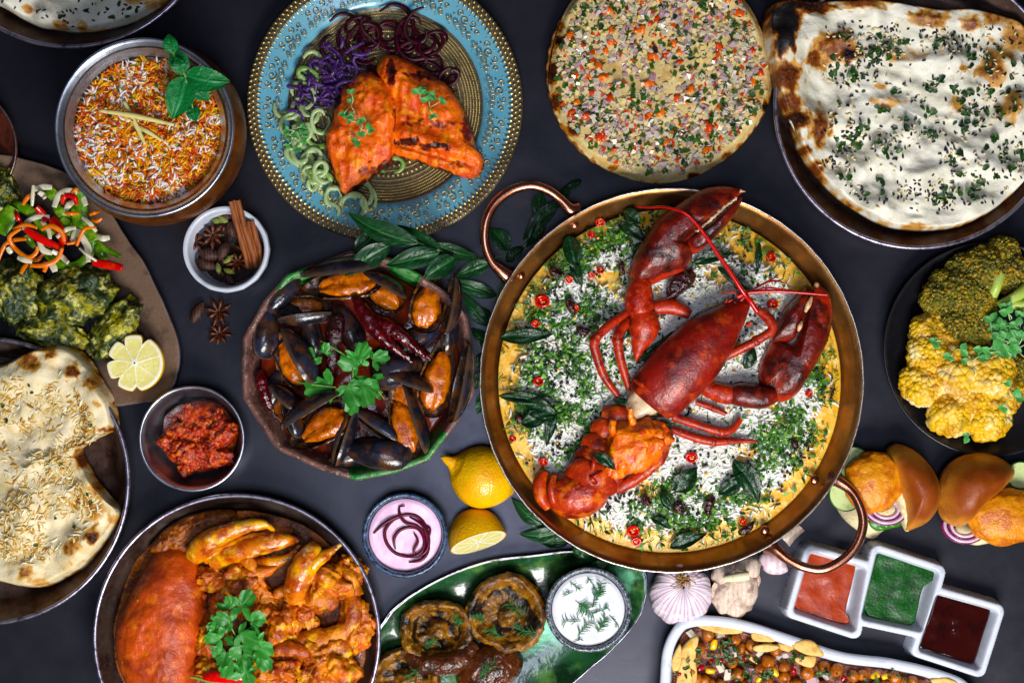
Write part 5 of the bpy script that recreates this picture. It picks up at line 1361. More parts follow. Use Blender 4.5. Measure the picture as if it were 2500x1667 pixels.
def dill(label, x, y, z, R, n, rs, name='dill_sprig', d0=None):
    t = thing(name, label, 'herb', at(x, y, z))
    q = at(x, y, z); d = rs.uniform(0, 6.28) if d0 is None else d0
    gs = [tube([(q[0] - R * .6 * math.cos(d), q[1] - R * .6 * math.sin(d), z + 1), (q[0], q[1], z + 3), (q[0] + R * .7 * math.cos(d), q[1] + R * .7 * math.sin(d), z + 3)], 1.3, 5, 10)]
    for i in range(n):
        f = rs.uniform(-.5, .7); s_ = rs.choice((-1, 1)); b = d + s_ * rs.uniform(.4, 1.1); L = R * rs.uniform(.3, .65)
        p = (q[0] + R * f * math.cos(d), q[1] + R * f * math.sin(d), z + 3)
        gs.append(tube([p, (p[0] + L * .5 * math.cos(b), p[1] + L * .5 * math.sin(b), z + rs.uniform(3, 8)), (p[0] + L * math.cos(b + .2 * s_), p[1] + L * math.sin(b + .2 * s_), z + rs.uniform(2, 7))], 1.05, 4, 6))
    part('frond', join(gs), M_dill, t)
    return t


# ================================================================ mussels
M_broth = mat('red_broth', c('#5a1a06'), [('noise', 60, .42, .66, c('#7e320a')), ('noise', 14, .58, .74, c('#8a3a0e'), .6)], rough=.1, coat=.0, spec=.4, bump=[('noise', 60, 1.0), ('noise', 12, .25)])
ZBR = 82
solo('mussel_broth', slab(even(shrink(mo, mc, .872), 120), lambda t, x, y: 60 + 1.2 * fbm(x, y, 0, 40, 2, 3), ZBR - 60, 120, 16, None, .7, raw=True, inset=.3), M_broth, 'dark red-brown broth around the mussels', 'broth')
M_shell = mat('mussel_shell', c('#12121a'), [('noise', 50, .45, .68, c('#262c40'), .8), ('noise', 30, .48, .72, c('#3a2c24'), .8), ('noise', 40, .46, .72, c('#54300f'), .85), ('t', 1, .9, 1.0, c('#5a4a3c'), .5)], rough=.24, coat=.5, bump=[('noise', 30, 1.6), ('noise', 8, .4)])
M_lining = mat('mussel_lining', c('#4a3a30'), [('noise', 30, .45, .62, c('#241a16')), ('noise', 18, .5, .64, c('#9a5c1c'), .8), ('noise', 30, .58, .7, c('#9a9ca8'), .6)], rough=.2, coat=.6)
M_mus = mat('mussel_meat', c('#c46e1a'), [('noise', 24, .42, .64, c('#96480c')), ('noise', 14, .54, .72, c('#dc9038'), .7), ('noise', 20, .6, .75, c('#5a2a0a'), .6), ('t', 1, .5, .5, c('#a84808'), 0)], rough=.22, sss=.2, sscale=6, coat=.6, bump=[('noise', 10, 1.8)], hv=.12)


def valve(L, w, d, sgn):
    """Teardrop shell half; rim at z 0, belly towards sgn*z."""
    a = np.linspace(0, 2 * np.pi, 44, endpoint=False)
    x = L * .5 * (1 - np.cos(a)); f = x / L
    y = w * .5 * np.sign(np.sin(a)) * np.abs(np.sin(a)) ** .8 * (.62 + .45 * f)
    o = np.column_stack([x, y])
    return slab(o, lambda t, X, Y: sgn * d * np.clip(1 - t ** 2.2, 0, 1) ** .62, 0, 44, 12, (L * .55, 0), .6, bot=False, raw=True)


def xf(g, fn):
    return G(fn(g.V), g.F, **g.A)


def mussel(label, x, y, L, w, ang, z, theta, roll=0.0, meat=True, pitch=0.0, seed=0):
    L, w = L * 1.1, w * 1.14
    """(x, y) centre on photo; ang deg direction of the round end; theta opening; roll tips the shell about its length."""
    q = at(x, y, z); a = math.radians(ang); ca, sa = math.cos(a), math.sin(a); cr, sr = math.cos(math.radians(roll)), math.sin(math.radians(roll))
    cp, sp_ = math.cos(math.radians(pitch)), math.sin(math.radians(pitch))
    t = thing('mussel', label, 'mussel', (q[0], q[1], z - 20), 'mussels in the broth')

    def place(V):
        X, Y, Z = V[:, 0] - L / 2, V[:, 1], V[:, 2]
        Y, Z = Y * cr - Z * sr, Y * sr + Z * cr
        X, Z = X * cp - Z * sp_, X * sp_ + Z * cp
        return np.column_stack([q[0] + X * ca - Y * sa, q[1] + X * sa + Y * ca, z + Z])
    d = w * .34
    th = math.radians(theta)

    def hinge(V):
        Y, Z = V[:, 1] + w * .42, V[:, 2]
        return np.column_stack([V[:, 0], Y * math.cos(th) - Z * math.sin(th) - w * .42, Y * math.sin(th) + Z * math.cos(th)])
    for up_ in (0, 1):
        g = valve(L, w, d, 1 if up_ else -1); gi = valve(L * .97, w * .95, d * .9, 1 if up_ else -1); gi.V[:, 0] += L * .015
        gi.V[:, 2] += -.8 if up_ else .8
        if up_: g, gi = xf(g, hinge), xf(gi, hinge)
        s_ = part('shell', xf(g, place), M_shell, t)
        if theta > 8: part('lining', xf(gi, place), M_lining, s_)
    if meat:
        g = loft([(L * .2, w * .02, -d * .25, w * .10, d * .3), (L * .35, 0, -d * .1, w * .27, d * .55), (L * .58, w * .02, -d * .05, w * .36, d * .65), (L * .78, w * .03, -d * .1, w * .30, d * .55), (L * .9, 0, -d * .2, w * .10, d * .3)], 18, 36)
        g.V[:, 2] -= d * .35 * np.exp(-((g.V[:, 1] - w * .04) / (w * .07)) ** 2) * (g.V[:, 2] > 0)
        g.rough(w * .04, w * .25, 2, seed)
        mt = part('meat', xf(g, place), M_mus, t)
        fr = tube([(L * .25, w * .34, 0), (L * .5, w * .42, 2), (L * .75, w * .42, 1), (L * .9, w * .28, 0)], 3.5, 7, 24).rough(3, 8, 2, seed)
        part('frill', xf(fr, place), M_lining, mt)


for a_ in (('mussel with plump orange meat under the curry leaf at the bowl top', 838, 692, 176, 80, -8, 112, 60, 18, True, 0, 1),
           ('mussel meat half sunk in broth near the upper rim', 745, 752, 120, 60, 172, 96, 75, 0, True, 0, 2),
           ('open mussel with orange meat left of the coriander', 712, 880, 138, 82, 60, 104, 85, -15, True, 0, 3),
           ('upright open mussel with long orange meat near the upper right rim', 1046, 738, 136, 82, 100, 116, 95, 10, True, 8, 4),
           ('tall open mussel with orange meat by the right rim', 1070, 920, 180, 84, 102, 112, 100, 6, True, 0, 5),
           ('mussel with two plump orange lobes below the coriander', 785, 1040, 156, 92, -32, 114, 70, 20, True, 0, 6),
           ('narrow open mussel with bright orange meat near the lower right', 985, 1032, 160, 68, 72, 112, 80, 5, True, 6, 7),
           ('closed blue-black mussel lying along the lower rim', 924, 1106, 150, 82, 8, 116, 0, 8, False, 0, 8),
           ('black mussel shell standing against the left rim', 650, 808, 124, 66, 95, 104, 4, 30, False, 0, 9),
           ('dark mussel shell behind the coriander leaves, right of centre', 968, 905, 116, 84, 165, 104, 12, -20, False, 0, 10),
           ('thin mussel shell seen edge-on below the coriander', 840, 1062, 140, 56, 108, 116, 10, 78, False, 0, 11),
           ('dark slanted mussel beside the narrow open one', 920, 1040, 130, 52, 32, 106, 14, 50, False, 0, 12),
           ('small black mussel sunk at the lower left rim', 712, 1016, 100, 50, 70, 98, 6, 40, False, 0, 13),
           ('black mussel shell half under broth near the left chilli', 700, 760, 100, 56, 20, 92, 6, 20, False, 0, 14),
           ('dark mussel shell under the middle dried chilli', 760, 820, 100, 60, 85, 92, 8, -30, False, 0, 15),
           ('dark mussel valve right of the upright open one', 1098, 800, 120, 50, 95, 104, 6, 60, False, 0, 16),
           ('brown-stained open mussel below the upper rim chillies', 930, 720, 110, 62, 30, 92, 70, 10, True, 0, 21),
           ('half-sunk mussel with a strip of orange meat left of the coriander stem', 690, 990, 104, 60, 40, 96, 70, 0, True, 0, 22),
           ('brown mussel shell between the crossing chillies and the right rim', 1010, 830, 120, 64, 150, 92, 10, 20, False, 0, 23),
           ('open mussel with dark lining right of the coriander', 990, 960, 116, 70, 20, 96, 80, 0, True, 0, 24),
           ('brown mussel shell under the closed blue-black one', 860, 1112, 110, 56, 160, 96, 10, 30, False, 0, 25),
           ('dark mussel shell leaning on the upper left rim', 690, 720, 110, 56, 130, 104, 12, 40, False, 0, 26),
           ('brown mussel behind the standing black chilli', 850, 800, 110, 60, 60, 90, 20, 10, False, 0, 27),
           ('dark mussel shell at the lower left of the bowl', 668, 950, 90, 50, 110, 94, 6, -30, False, 0, 17)):
    mussel(*a_)
M_dryr = mat('soaked_chilli_skin', c('#3c060a'), [('noise', 20, .5, .7, c('#6a0c10'), .9)], rough=.14, coat=.9, bump=[('noise', 12, 2.5), ('noise', 26, 3)])
dried(830, 768, 808, 916, 44, 132, 'wrinkled black dried chilli standing behind the coriander', lift=6)
dried(864, 724, 1008, 884, 34, 134, 'long curved red dried chilli, left of the crossing pair', m=M_dryr, lift=14, bend=14)
dried(896, 768, 1050, 880, 34, 128, 'broad dark red dried chilli pointing at the right rim', m=M_dryr, lift=16, bend=-8)
dried(634, 904, 668, 1010, 30, 112, 'dark red dried chilli against the left rim', m=M_dryr, lift=6)
coriander('coriander sprig with broad leaves on the mussels', 150, [(872, 885, -60, 40, 10), (905, 880, -20, 34, 6), (880, 900, 200, 42, 8), (815, 945, 175, 52, 4), (790, 925, 120, 34, 0), (760, 895, -110, 36, 4), (765, 905, 200, 26, 0), (845, 935, 60, 46, 12), (880, 930, 70, 46, 10), (905, 915, 80, 44, 4), (865, 965, 100, 34, 0), (790, 865, -75, 22, 6), (920, 960, 60, 16, -6)],
          [[(782, 832, 0), (815, 850, 10), (850, 872, 14)], [(722, 932, -10), (760, 938, 4), (820, 945, 10)], [(870, 990, -10), (862, 950, 6), (862, 900, 14)], [(938, 974, -14), (915, 940, 4)]])

# ================================================================ curry leaf sprigs on the table


def sprig(label, stem, leaves, z0):
    t = thing('curry_leaf_sprig', label, 'curry leaf', at(*stem[0][:2], z0), 'curry leaf sprigs on the table')
    part('stem', tube([at(x, y, z) for x, y, z in stem], 2.6, 7, 40), M_stem, t)
    for i, (x0, y0, x1, y1, w, za, zb) in enumerate(leaves):
        part('leaf', leaf(at(x0, y0, za), at(x1, y1, zb), w, 7, .22, 18, 5, .04, None, x0 * .13 + i, 4.0), M_leafd, t)


sprig('large curry leaf sprig between the turquoise plate and the mussel bowl', [(1200, 634, 30), (1140, 628, 60), (1073, 612, 120), (1024, 594, 150), (960, 575, 165)],
      [(1024, 594, 848, 519, 58, 166, 152), (955, 598, 840, 673, 58, 168, 150), (1073, 616, 942, 648, 56, 158, 146), (1075, 608, 968, 548, 42, 150, 120), (1114, 629, 1032, 684, 58, 120, 130), (1062, 596, 1166, 626, 40, 126, 60), (1196, 642, 1112, 676, 44, 60, 40), (950, 582, 866, 536, 46, 150, 120), (918, 570, 862, 618, 52, 146, 140), (985, 590, 905, 560, 44, 156, 130)], 20)
sprig('curry leaf sprig trailing down between mussel bowl and copper pan', [(1235, 650, 20), (1215, 720, 16), (1200, 800, 14), (1190, 900, 12), (1180, 1010, 10)],
      [(1212, 723, 1090, 683, 42, 30, 40), (1196, 796, 1133, 718, 40, 24, 26), (1200, 770, 1140, 760, 36, 16, 14), (1190, 850, 1150, 800, 36, 14, 12), (1190, 900, 1160, 950, 34, 12, 10), (1185, 860, 1165, 900, 30, 10, 10), (1180, 960, 1165, 1010, 34, 10, 8)], 8)
sprig('curry leaf sprig inside the upper pan handle', [(1390, 470, 6), (1330, 530, 14), (1280, 600, 14), (1200, 632, 10)],
      [(1362, 492, 1276, 586, 44, 30, 20), (1330, 536, 1285, 604, 34, 34, 20), (1242, 612, 1196, 556, 50, 20, 14), (1236, 640, 1280, 602, 34, 16, 16), (1320, 470, 1310, 550, 40, 10, 14), (1390, 450, 1340, 520, 30, 10, 14), (1420, 440, 1372, 462, 22, 8, 8)], 6)
sprig('curry leaf sprig beside the lemons under the pan', [(1420, 1330, 10), (1380, 1310, 16), (1340, 1290, 20)],
      [(1342, 1290, 1248, 1214, 44, 18, 10), (1372, 1296, 1268, 1303, 42, 22, 16), (1390, 1322, 1310, 1318, 34, 12, 8), (1398, 1338, 1442, 1362, 36, 60, 56), (1440, 1384, 1486, 1372, 30, 60, 60)], 6)

# ================================================================ lemons
M_lem = mat('lemon_peel', c('#e0b00c'), [('noise', 60, .4, .68, c('#d89c06')), ('noise', 20, .58, .74, c('#eac428'), .5)], rough=.32, coat=.35, sss=.12, sscale=6, bump=[('vor', 6, -.8), ('noise', 26, 1.2)])
M_lemcut = mat('lemon_flesh', c('#e6dc94'), [('noise', 8, .5, .7, c('#f2ecc0'), .7), ('mask', 1, .3, .7, c('#f4f0de')), ('t', 1, .84, .88, c('#f0ead0')), ('t', 1, .95, .975, c('#dcae10'))], rough=.22, coat=.5, sss=.35, sscale=8, bump=[('noise', 7, 1.2), ('mask', 1, .8)])
q = [at(1080, 1118, 90), at(1171, 1168, 78), at(1256, 1204, 70)]
ax = np.array([q[2][0] - q[0][0], q[2][1] - q[0][1], 0]); ax /= np.linalg.norm(ax)


def lem(f):
    return (q[0][0] + (q[2][0] - q[0][0]) * f, q[0][1] + (q[2][1] - q[0][1]) * f)


rows = [(*lem(f), z, w, w * .86) for f, z, w in ((0, 80, 5), (.05, 78, 10), (.11, 76, 14), (.16, 72, 24), (.24, 68, 48), (.38, 65, 68), (.55, 65, 75), (.71, 63, 69), (.86, 60, 46), (.95, 58, 20), (.985, 58, 5))]
t = thing('lemon', 'whole yellow lemon beside the copper pan', 'lemon', (*lem(.5), 0))
part('fruit', loft(rows, 44, 70).rough(1.2, 40, 2, 3), M_lem, t)
part('stem_scar', blob(q[0][0] - 1, q[0][1] - 1, 87, 4.5, 4.5, 4, 0, .2, 1, 2), mat('lemon_scar', c('#8a7a30'), rough=.6), t)
# half lemon, cut face tipped towards the light
t = thing('lemon_half', 'halved lemon lying with its cut face tipped up below the whole lemon', 'lemon', at(1168, 1300, 0))
hc_ = np.array(at(1168, 1324, 62)); nrm = np.array([0.29, 0.86, 0.40]); nrm /= np.linalg.norm(nrm)
u_ = np.cross(nrm, [0, 0, 1.0]); u_ /= np.linalg.norm(u_); v_ = np.cross(u_, nrm)
Rh = 70
a = np.linspace(0, 2 * np.pi, 60, endpoint=False); tt = np.linspace(0.03, 1, 20)
V, T_, K_ = [], [], []
for s_ in tt:
    V.append(hc_ + Rh * s_ * (np.cos(a)[:, None] * u_ + np.sin(a)[:, None] * v_ * .92)); T_.append(np.full(60, s_))
    K_.append(np.clip(1 - np.abs(((a * 9 / (2 * np.pi)) % 1) - .5) * 2 * 6 * max(s_, .15) / 1.0 * 1.0, 0, 1) + (1 if s_ < .1 else 0))
part('cut_face', G(np.vstack(V), quads(20, 60), t=np.concatenate(T_), mask=np.clip(np.concatenate(K_), 0, 1)), M_lemcut, t)
V = []
for b in np.linspace(0, .5 * np.pi, 16):
    r = Rh * math.cos(b) ** .85 * 1.01; dpt = 84 * math.sin(b)
    V.append(hc_ - nrm * dpt + max(r, .5) * (np.cos(a)[:, None] * u_ + np.sin(a)[:, None] * v_ * .92))
V = np.vstack(V); V[:, 2] = np.maximum(V[:, 2], .6)
part('peel', G(V, quads(16, 60)), M_lem, t)
# scalloped lemon half on the stone plate
a = np.linspace(0, 2 * np.pi, 120, endpoint=False)
lx, ly, lz = at(329, 886, 90)
sc_ = 1 - .30 * np.clip(1 - np.abs(np.sin((a - .6) * 3.5)) * 1.7, 0, 1) ** 1.3 * sstep(-.75, -.2, np.cos(a - 3.5))
rad = 69 * sc_
V, T_, K_, F = [], [], [], None
prof = [(0.03, 92), (.2, 91), (.4, 90), (.6, 89), (.75, 89), (.85, 90), (.9, 90), (.95, 90), (.985, 88), (1.0, 82), (.98, 68), (.86, 44), (.6, 24), (.05, 18)]
for i, (f, z) in enumerate(prof):
    V.append(np.column_stack([lx + rad * f * np.cos(a), ly + rad * f * np.sin(a), np.full(120, z)])); T_.append(np.full(120, f if i < 9 else 1.0))
    ph = np.abs((((a - .6) * 3.5 / np.pi) % 1) - .5) * 2
    K_.append(np.clip((ph - (1 - .10 / max(f, .1))) * 9 * f, 0, 1) * (f < .9) + (f < .08))
solo('scalloped_lemon_half', G(np.vstack(V), quads(len(prof), 120), t=np.concatenate(T_), mask=np.clip(np.concatenate(K_), 0, 1)), M_lemcut, 'half lemon cut with scalloped edges on the stoneware plate', 'lemon')

# ================================================================ green chicken and pepper salad
M_chk = mat('green_marinated_chicken', c('#26361a'), [('noise', 50, .44, .64, c('#9c9434')), ('noise', 26, .5, .7, c('#e0da88'), .85), ('noise', 16, .5, .62, c('#182a14'), .85), ('noise', 60, .6, .72, c('#5a6a1c'), .5), ('noise', 5, .64, .72, c('#0c140a'), .8)], rough=.36, coat=.3, bump=[('noise', 12, 4.0), ('noise', 5, 1.4), ('noise', 34, 5)])
for (x, y, rx, ry, rz_, ro, sd, lb) in ((40, 712, 62, 76, 50, .2, 1, 'cut by the left frame edge under the peppers'), (190, 722, 96, 66, 58, -.35, 2, 'largest, in the middle of the plate'), (280, 806, 84, 46, 46, -.95, 3, 'smallest whole one, next to the scalloped lemon'), (0, 492, 42, 74, 44, .1, 4, 'at the left edge above the peppers'), (128, 812, 84, 44, 34, .2, 5, 'dark, behind the naan tray')):
    q = at(x, y, 52)
    solo('chicken_piece', blob(q[0], q[1], 12 + rz_ * .8, rx, ry, rz_ * 1.1, ro, .30, 1.45, 5, sd * 5, 5, .8).rough(5, 12, 3, sd), M_chk, 'green herb-coated chicken piece, ' + lb, 'chicken', 'green chicken pieces')
M_gp = mat('green_pepper', c('#527f22'), [('noise', 24, .45, .68, c('#90b04a')), ('noise', 60, .5, .7, c('#2f6a14'), .6)], rough=.22, coat=.4, sss=.15, sscale=6, hv=.15)
M_rp = mat('red_pepper', c('#c82a10'), [('noise', 24, .5, .7, c('#e05020'), .7)], rough=.2, coat=.5, sss=.12, hv=.1)
M_car = mat('carrot_curl', c('#e07a10'), [('noise', 20, .5, .7, c('#ee9a28'), .6)], rough=.3, coat=.3, sss=.15, hv=.1)
M_oni = mat('onion_sliver', c('#d8d4bc'), [('noise', 16, .5, .7, c('#bdb68e'), .8)], rough=.25, coat=.4, sss=.4, sscale=6)
t = thing('pepper_salad', 'heap of sliced green and red pepper, carrot and onion on the stoneware plate', 'salad', (*at(150, 560, 0)[:2], 20))
rs = np.random.RandomState(61)


def strips(name, m, L, w0, hh, za=78, zb=96):
    for r in L:
        w = r[0]; pts = r[1:]; z0 = rs.uniform(za, zb)
        part(name, loft([(*at(x, y, z0)[:2], z0 + 6 * math.sin(i * 1.7 + x) , w * (1 if 0 < i < len(pts) - 1 else .75), hh) for i, (x, y) in enumerate(pts)], 10, len(pts) * 9), m, t)


strips('green_pepper_strip', M_gp, [(21, (191, 466), (193, 500), (195, 538), (214, 560), (226, 590)), (11, (226, 588), (216, 621), (184, 648), (145, 646), (112, 620)), (22, (34, 506), (20, 530), (0, 570)), (13, (30, 502), (57, 506), (86, 527), (110, 556), (128, 576)), (17, (116, 482), (128, 468), (134, 462)), (9, (64, 574), (72, 590), (84, 602)), (12, (149, 533), (165, 550), (166, 575)), (7, (237, 588), (256, 607), (295, 627)), (11, (236, 600), (246, 618), (258, 634)), (13, (135, 500), (150, 520), (170, 540)), (10, (90, 560), (110, 590), (130, 600))], 0, 4, 74, 94)
strips('red_pepper_strip', M_rp, [(6, (37, 517), (44, 530), (51, 545)), (10, (63, 560), (99, 583), (152, 608)), (13, (124, 533), (146, 563), (157, 597)), (7, (160, 476), (182, 482), (188, 500)), (11, (226, 640), (262, 646), (300, 654)), (9, (90, 506), (104, 524), (110, 540)), (8, (154, 500), (158, 480), (176, 476))], 0, 5, 92, 110)
strips('carrot_strip', M_car, [(5.5, (-8, 640), (11, 600), (34, 586), (66, 584)), (5.5, (50, 558), (25, 579), (33, 604), (67, 628), (88, 618), (93, 602)), (6, (73, 648), (107, 648), (138, 634), (152, 606)), (6, (54, 500), (66, 481), (84, 472)), (5, (224, 536), (238, 540), (250, 533)), (4, (164, 596), (180, 592), (194, 586)), (6, (52, 668), (58, 654), (64, 644)), (6, (106, 664), (110, 650), (112, 640)), (5, (170, 478), (184, 462), (200, 460)), (5, (160, 520), (175, 522), (190, 520)), (5, (220, 524), (232, 520), (240, 516)), (5, (60, 632), (90, 634), (108, 614)), (6, (100, 560), (126, 552), (150, 566), (156, 590)), (5, (186, 600), (206, 560), (236, 556)), (5, (30, 560), (60, 548), (90, 556))], 0, 3.2, 100, 120)
strips('onion_strip', M_oni, [(6.5, (56, 562), (65, 542), (90, 529), (120, 529)), (8.5, (132, 506), (142, 477), (168, 467), (195, 475), (210, 502)), (9, (176, 590), (186, 566), (203, 585), (214, 607), (216, 640)), (5, (83, 453), (81, 478), (78, 503)), (8, (80, 462), (104, 456), (126, 457)), (8, (238, 576), (252, 582), (266, 579)), (8, (94, 588), (105, 610), (128, 618)), (7, (128, 613), (148, 626), (168, 642)), (7, (42, 628), (58, 634), (78, 639)), (4, (193, 606), (214, 622), (235, 637)), (8, (160, 514), (170, 500), (178, 492)), (9, (122, 640), (132, 652), (136, 664)), (7, (20, 604), (24, 612), (28, 618)), (7, (96, 470), (104, 476), (110, 484)), (6, (140, 580), (160, 560), (186, 556)), (6, (100, 540), (118, 560), (124, 584)), (6, (200, 530), (220, 545), (236, 566))], 0, 2.6, 96, 118)

# ================================================================ spices
M_card = mat('black_cardamom', c('#2c1712'), [('wave', 4, .3, .8, c('#4a2c20'), .8), ('noise', 10, .55, .7, c('#1a0d0a'))], rough=.55, bump=[('noise', 9, 1.6), ('noise', 4, .8)], hv=.2)
M_gcard = mat('green_cardamom', c('#6a7038'), [('noise', 10, .5, .7, c('#8a8f58'))], rough=.5, bump=[('noise', 5, .8)], hv=.15)
M_anise = mat('star_anise', c('#3c1a0c'), [('noise', 8, .48, .68, c('#6a3418')), ('noise', 14, .6, .74, c('#241008'))], rough=.42, coat=.15, bump=[('noise', 5, 1.0)])
M_aseed = mat('anise_seed', c('#6a3a18'), rough=.2, coat=.5)
M_cin = mat('cinnamon_bark', c('#7a4426'), [('noise', 40, .45, .66, c('#5c2e18')), ('wave', 6, .3, .8, c('#935a36'), .5)], rough=.6, bump=[('noise', 6, .8), ('wave', 8, .6)])
spf = solo('spice_filling', slab(ellipse(BX, BY, 80, 80, 40), lambda t, x, y: 20 + 5 * fbm(x, y, 0, 14, 3, 6), 20, 60, 16, None, .6), mat('spice_debris', c('#1c0e0a'), [('noise', 10, .5, .7, c('#3a1e12'))], rough=.6, bump=[('noise', 7, 4)]), 'dark broken spices filling the base of the white bowl', 'spices')


def pod(x, y, z, L, w, ang, m, label, name, cat, group, tilt=0):
    q = at(x, y, z); a = math.radians(ang); r = []
    for f, ww in ((0, .12), (.15, .62), (.4, 1), (.65, .95), (.88, .5), (1, .1)):
        r.append((q[0] + L * (f - .5) * math.cos(a), q[1] + L * (f - .5) * math.sin(a), z + tilt * (f - .5), w * ww, w * ww * .85))
    return solo(name, loft(r, 14, 26).rough(1.2, 8, 2, x), m, label, cat, group)


def star(x, y, z, R, rot, label, rs, n=8, skip=(), tilt=0.0):
    q = at(x, y, z); t = thing('star_anise', label, 'star anise', (q[0], q[1], z - 4), 'star anise')
    for i in range(n):
        if i in skip: continue
        a = rot + 6.283 * i / n; L = R * rs.uniform(.8, 1.1); tz = tilt * math.cos(a)
        p = lambda f: (q[0] + L * f * math.cos(a), q[1] + L * f * math.sin(a), z + 5 * f + tz * L * f)
        am = part('arm', loft([(*p(.08), 2.5, 3), (*p(.35), R * .13, 5.5), (*p(.62), R * .17, 7), (*p(.85), R * .09, 5), (*p(1.0), 1, 2)], 10, 18), M_anise, t)
        s_ = p(.58); part('seed', blob(s_[0], s_[1], s_[2] + 5, R * .12, R * .06, 3, a, 0, 1, 2), M_aseed, am)
    return t


rs = np.random.RandomState(71)
star(533, 762, 7, 36, .3, 'loose star anise lying tilted between cardamom pod and the lower star', rs, tilt=.15)
star(535, 815, 7, 32, .1, 'loose golden-brown star anise nearest the scalloped lemon', rs)
pod(482, 762, 12, 62, 14, -62, M_card, 'loose black cardamom pod on the table under the spice bowl', 'cardamom_pod', 'cardamom', 'black cardamom pods')
star(520, 574, 66, 34, .8, 'star anise at the upper left inside the spice bowl', rs, tilt=.2)
star(478, 590, 62, 26, .2, 'star anise standing at the left wall of the spice bowl', rs, tilt=.5)
star(580, 640, 58, 30, .5, 'star anise beside the cinnamon inside the spice bowl', rs, tilt=-.2)
for (x, y, L, w, an, z, lb) in ((510, 620, 54, 16, 12, 66, 'upper of the pair at the left of the spice bowl'), (502, 646, 62, 16, 14, 62, 'lower of the pair at the left of the spice bowl'), (545, 612, 50, 14, -65, 64, 'upright one in the middle of the spice bowl'), (565, 560, 40, 14, 75, 66, 'beside the cinnamon in the spice bowl'), (552, 526, 34, 12, 20, 60, 'at the upper rim of the spice bowl'), (560, 680, 44, 12, 60, 54, 'near the lower rim of the spice bowl')):
    pod(x, y, z, L, w, an, M_card, 'black cardamom pod, ' + lb, 'cardamom_pod', 'cardamom', 'black cardamom pods')
for (x, y, an, lb) in ((530, 540, 10, 'upper'), (545, 536, 30, 'uppermost'), (558, 633, -40, 'middle'), (533, 656, 80, 'lower left'), (560, 662, 20, 'lower')):
    pod(x, y, 66, 30, 7, an, M_gcard, f'small green cardamom pod, {lb} one in the spice bowl', 'green_cardamom_pod', 'cardamom', 'green cardamom pods')
for i in range(16):
    a_, r_ = rs.uniform(0, 6.28), rs.uniform(20, 74); x, y = BX + r_ * math.cos(a_), BY + r_ * math.sin(a_)
    g = loft([(x - 12 * math.cos(i), y - 12 * math.sin(i), 48, 3, 3), (x, y, 52, 7, 5), (x + 13 * math.cos(i), y + 13 * math.sin(i), 50, 2, 2)], 8, 12).rough(3, 8, 2, i)
    part('spice_chip', g, M_anise if i % 2 else M_card, spf)


def quill(label, P, w, sd):
    n, m = 22, 26
    P = smooth_path([at(*p) for p in P], m)
    T = np.gradient(P, axis=0); T /= np.linalg.norm(T, axis=1)[:, None]
    sdv = np.cross(T, [0, 0, 1.0]); sdv /= np.linalg.norm(sdv, axis=1)[:, None]; up2 = np.cross(sdv, T)
    th = np.linspace(-3.6, 3.6, n * 2)
    r = w * (0.35 + .65 * np.exp(-(np.abs(th) / 3.6 - .0) * .9)); off = np.sign(th) * w * .72
    lx_ = off - np.sign(th) * r * .62 * np.cos(np.abs(th)); lz_ = r * .62 * np.sin(np.abs(th))
    wv = 1 + .12 * fbm(np.arange(m) * 6.0, np.zeros(m), 0, 30, 2, sd)
    V = P[:, None] + sdv[:, None] * (lx_[None] * wv[:, None])[..., None] + up2[:, None] * (lz_[None] * wv[:, None])[..., None]
    V2 = V + up2[:, None] * 2.2
    F = np.vstack([quads(m, n * 2, False), quads(m, n * 2, False, m * n * 2)])
    return solo('cinnamon_stick', G(np.vstack([V.reshape(-1, 3), V2.reshape(-1, 3)]), F), M_cin, label, 'cinnamon', 'cinnamon sticks')


quill('long cinnamon stick leaning over the rim of the spice bowl', [(572, 488, 150), (585, 540, 122), (602, 600, 92), (616, 652, 66)], 13, 1)
quill('shorter cinnamon stick nearest the bowl wall', [(606, 540, 112), (622, 600, 92), (632, 648, 74)], 13, 4)

# ================================================================ crab curry
M_gravy = mat('curry_gravy', c('#8a4a10'), [('noise', 40, .42, .62, c('#5c2806')), ('noise', 10, .5, .66, c('#b06a1c'), .8)], rough=.34, coat=.25, bump=[('noise', 14, 4), ('noise', 6, 1.5)])
M_curry = mat('curry_coated_meat', c('#b85c12'), [('noise', 44, .42, .6, c('#843608')), ('noise', 50, .44, .7, c('#d88c20'), .9), ('noise', 30, .52, .74, c('#ecc050'), .85), ('rand', 1, .6, 1.0, c('#c8703a'), .5), ('noise', 5, .64, .74, c('#4a1c06'), .6)], rough=.34, coat=.3, sss=.03, sscale=6, bump=[('noise', 16, 4), ('noise', 5, 1.6)], hv=.2, rvar=(16, .24, .5))
M_crab = mat('crab_shell', c('#bc5214'), [('noise', 80, .40, .62, c('#923808')), ('noise', 36, .5, .68, c('#d47226'), .8), ('noise', 110, .58, .7, c('#c85414'), .8), ('noise', 26, .66, .74, c('#d8a048'), .8), ('noise', 5, .62, .74, c('#5a1c06'), .5)], rough=.4, coat=.2, bump=[('noise', 4, 1.4), ('noise', 10, 1.6), ('noise', 24, 2.0)], rvar=(14, .28, .6))
M_crabclaw = mat('crab_claw_shell', c('#c87418'), [('noise', 40, .42, .6, c('#9a420a')), ('noise', 34, .44, .7, c('#e8b444'), .9), ('noise', 26, .55, .75, c('#f4e0a0'), .7), ('noise', 6, .64, .74, c('#5a2406'), .6)], rough=.24, coat=.6, bump=[('noise', 8, 1.2), ('noise', 22, 2.4)])
gx, gy, _ = at(578, 1556, 60)
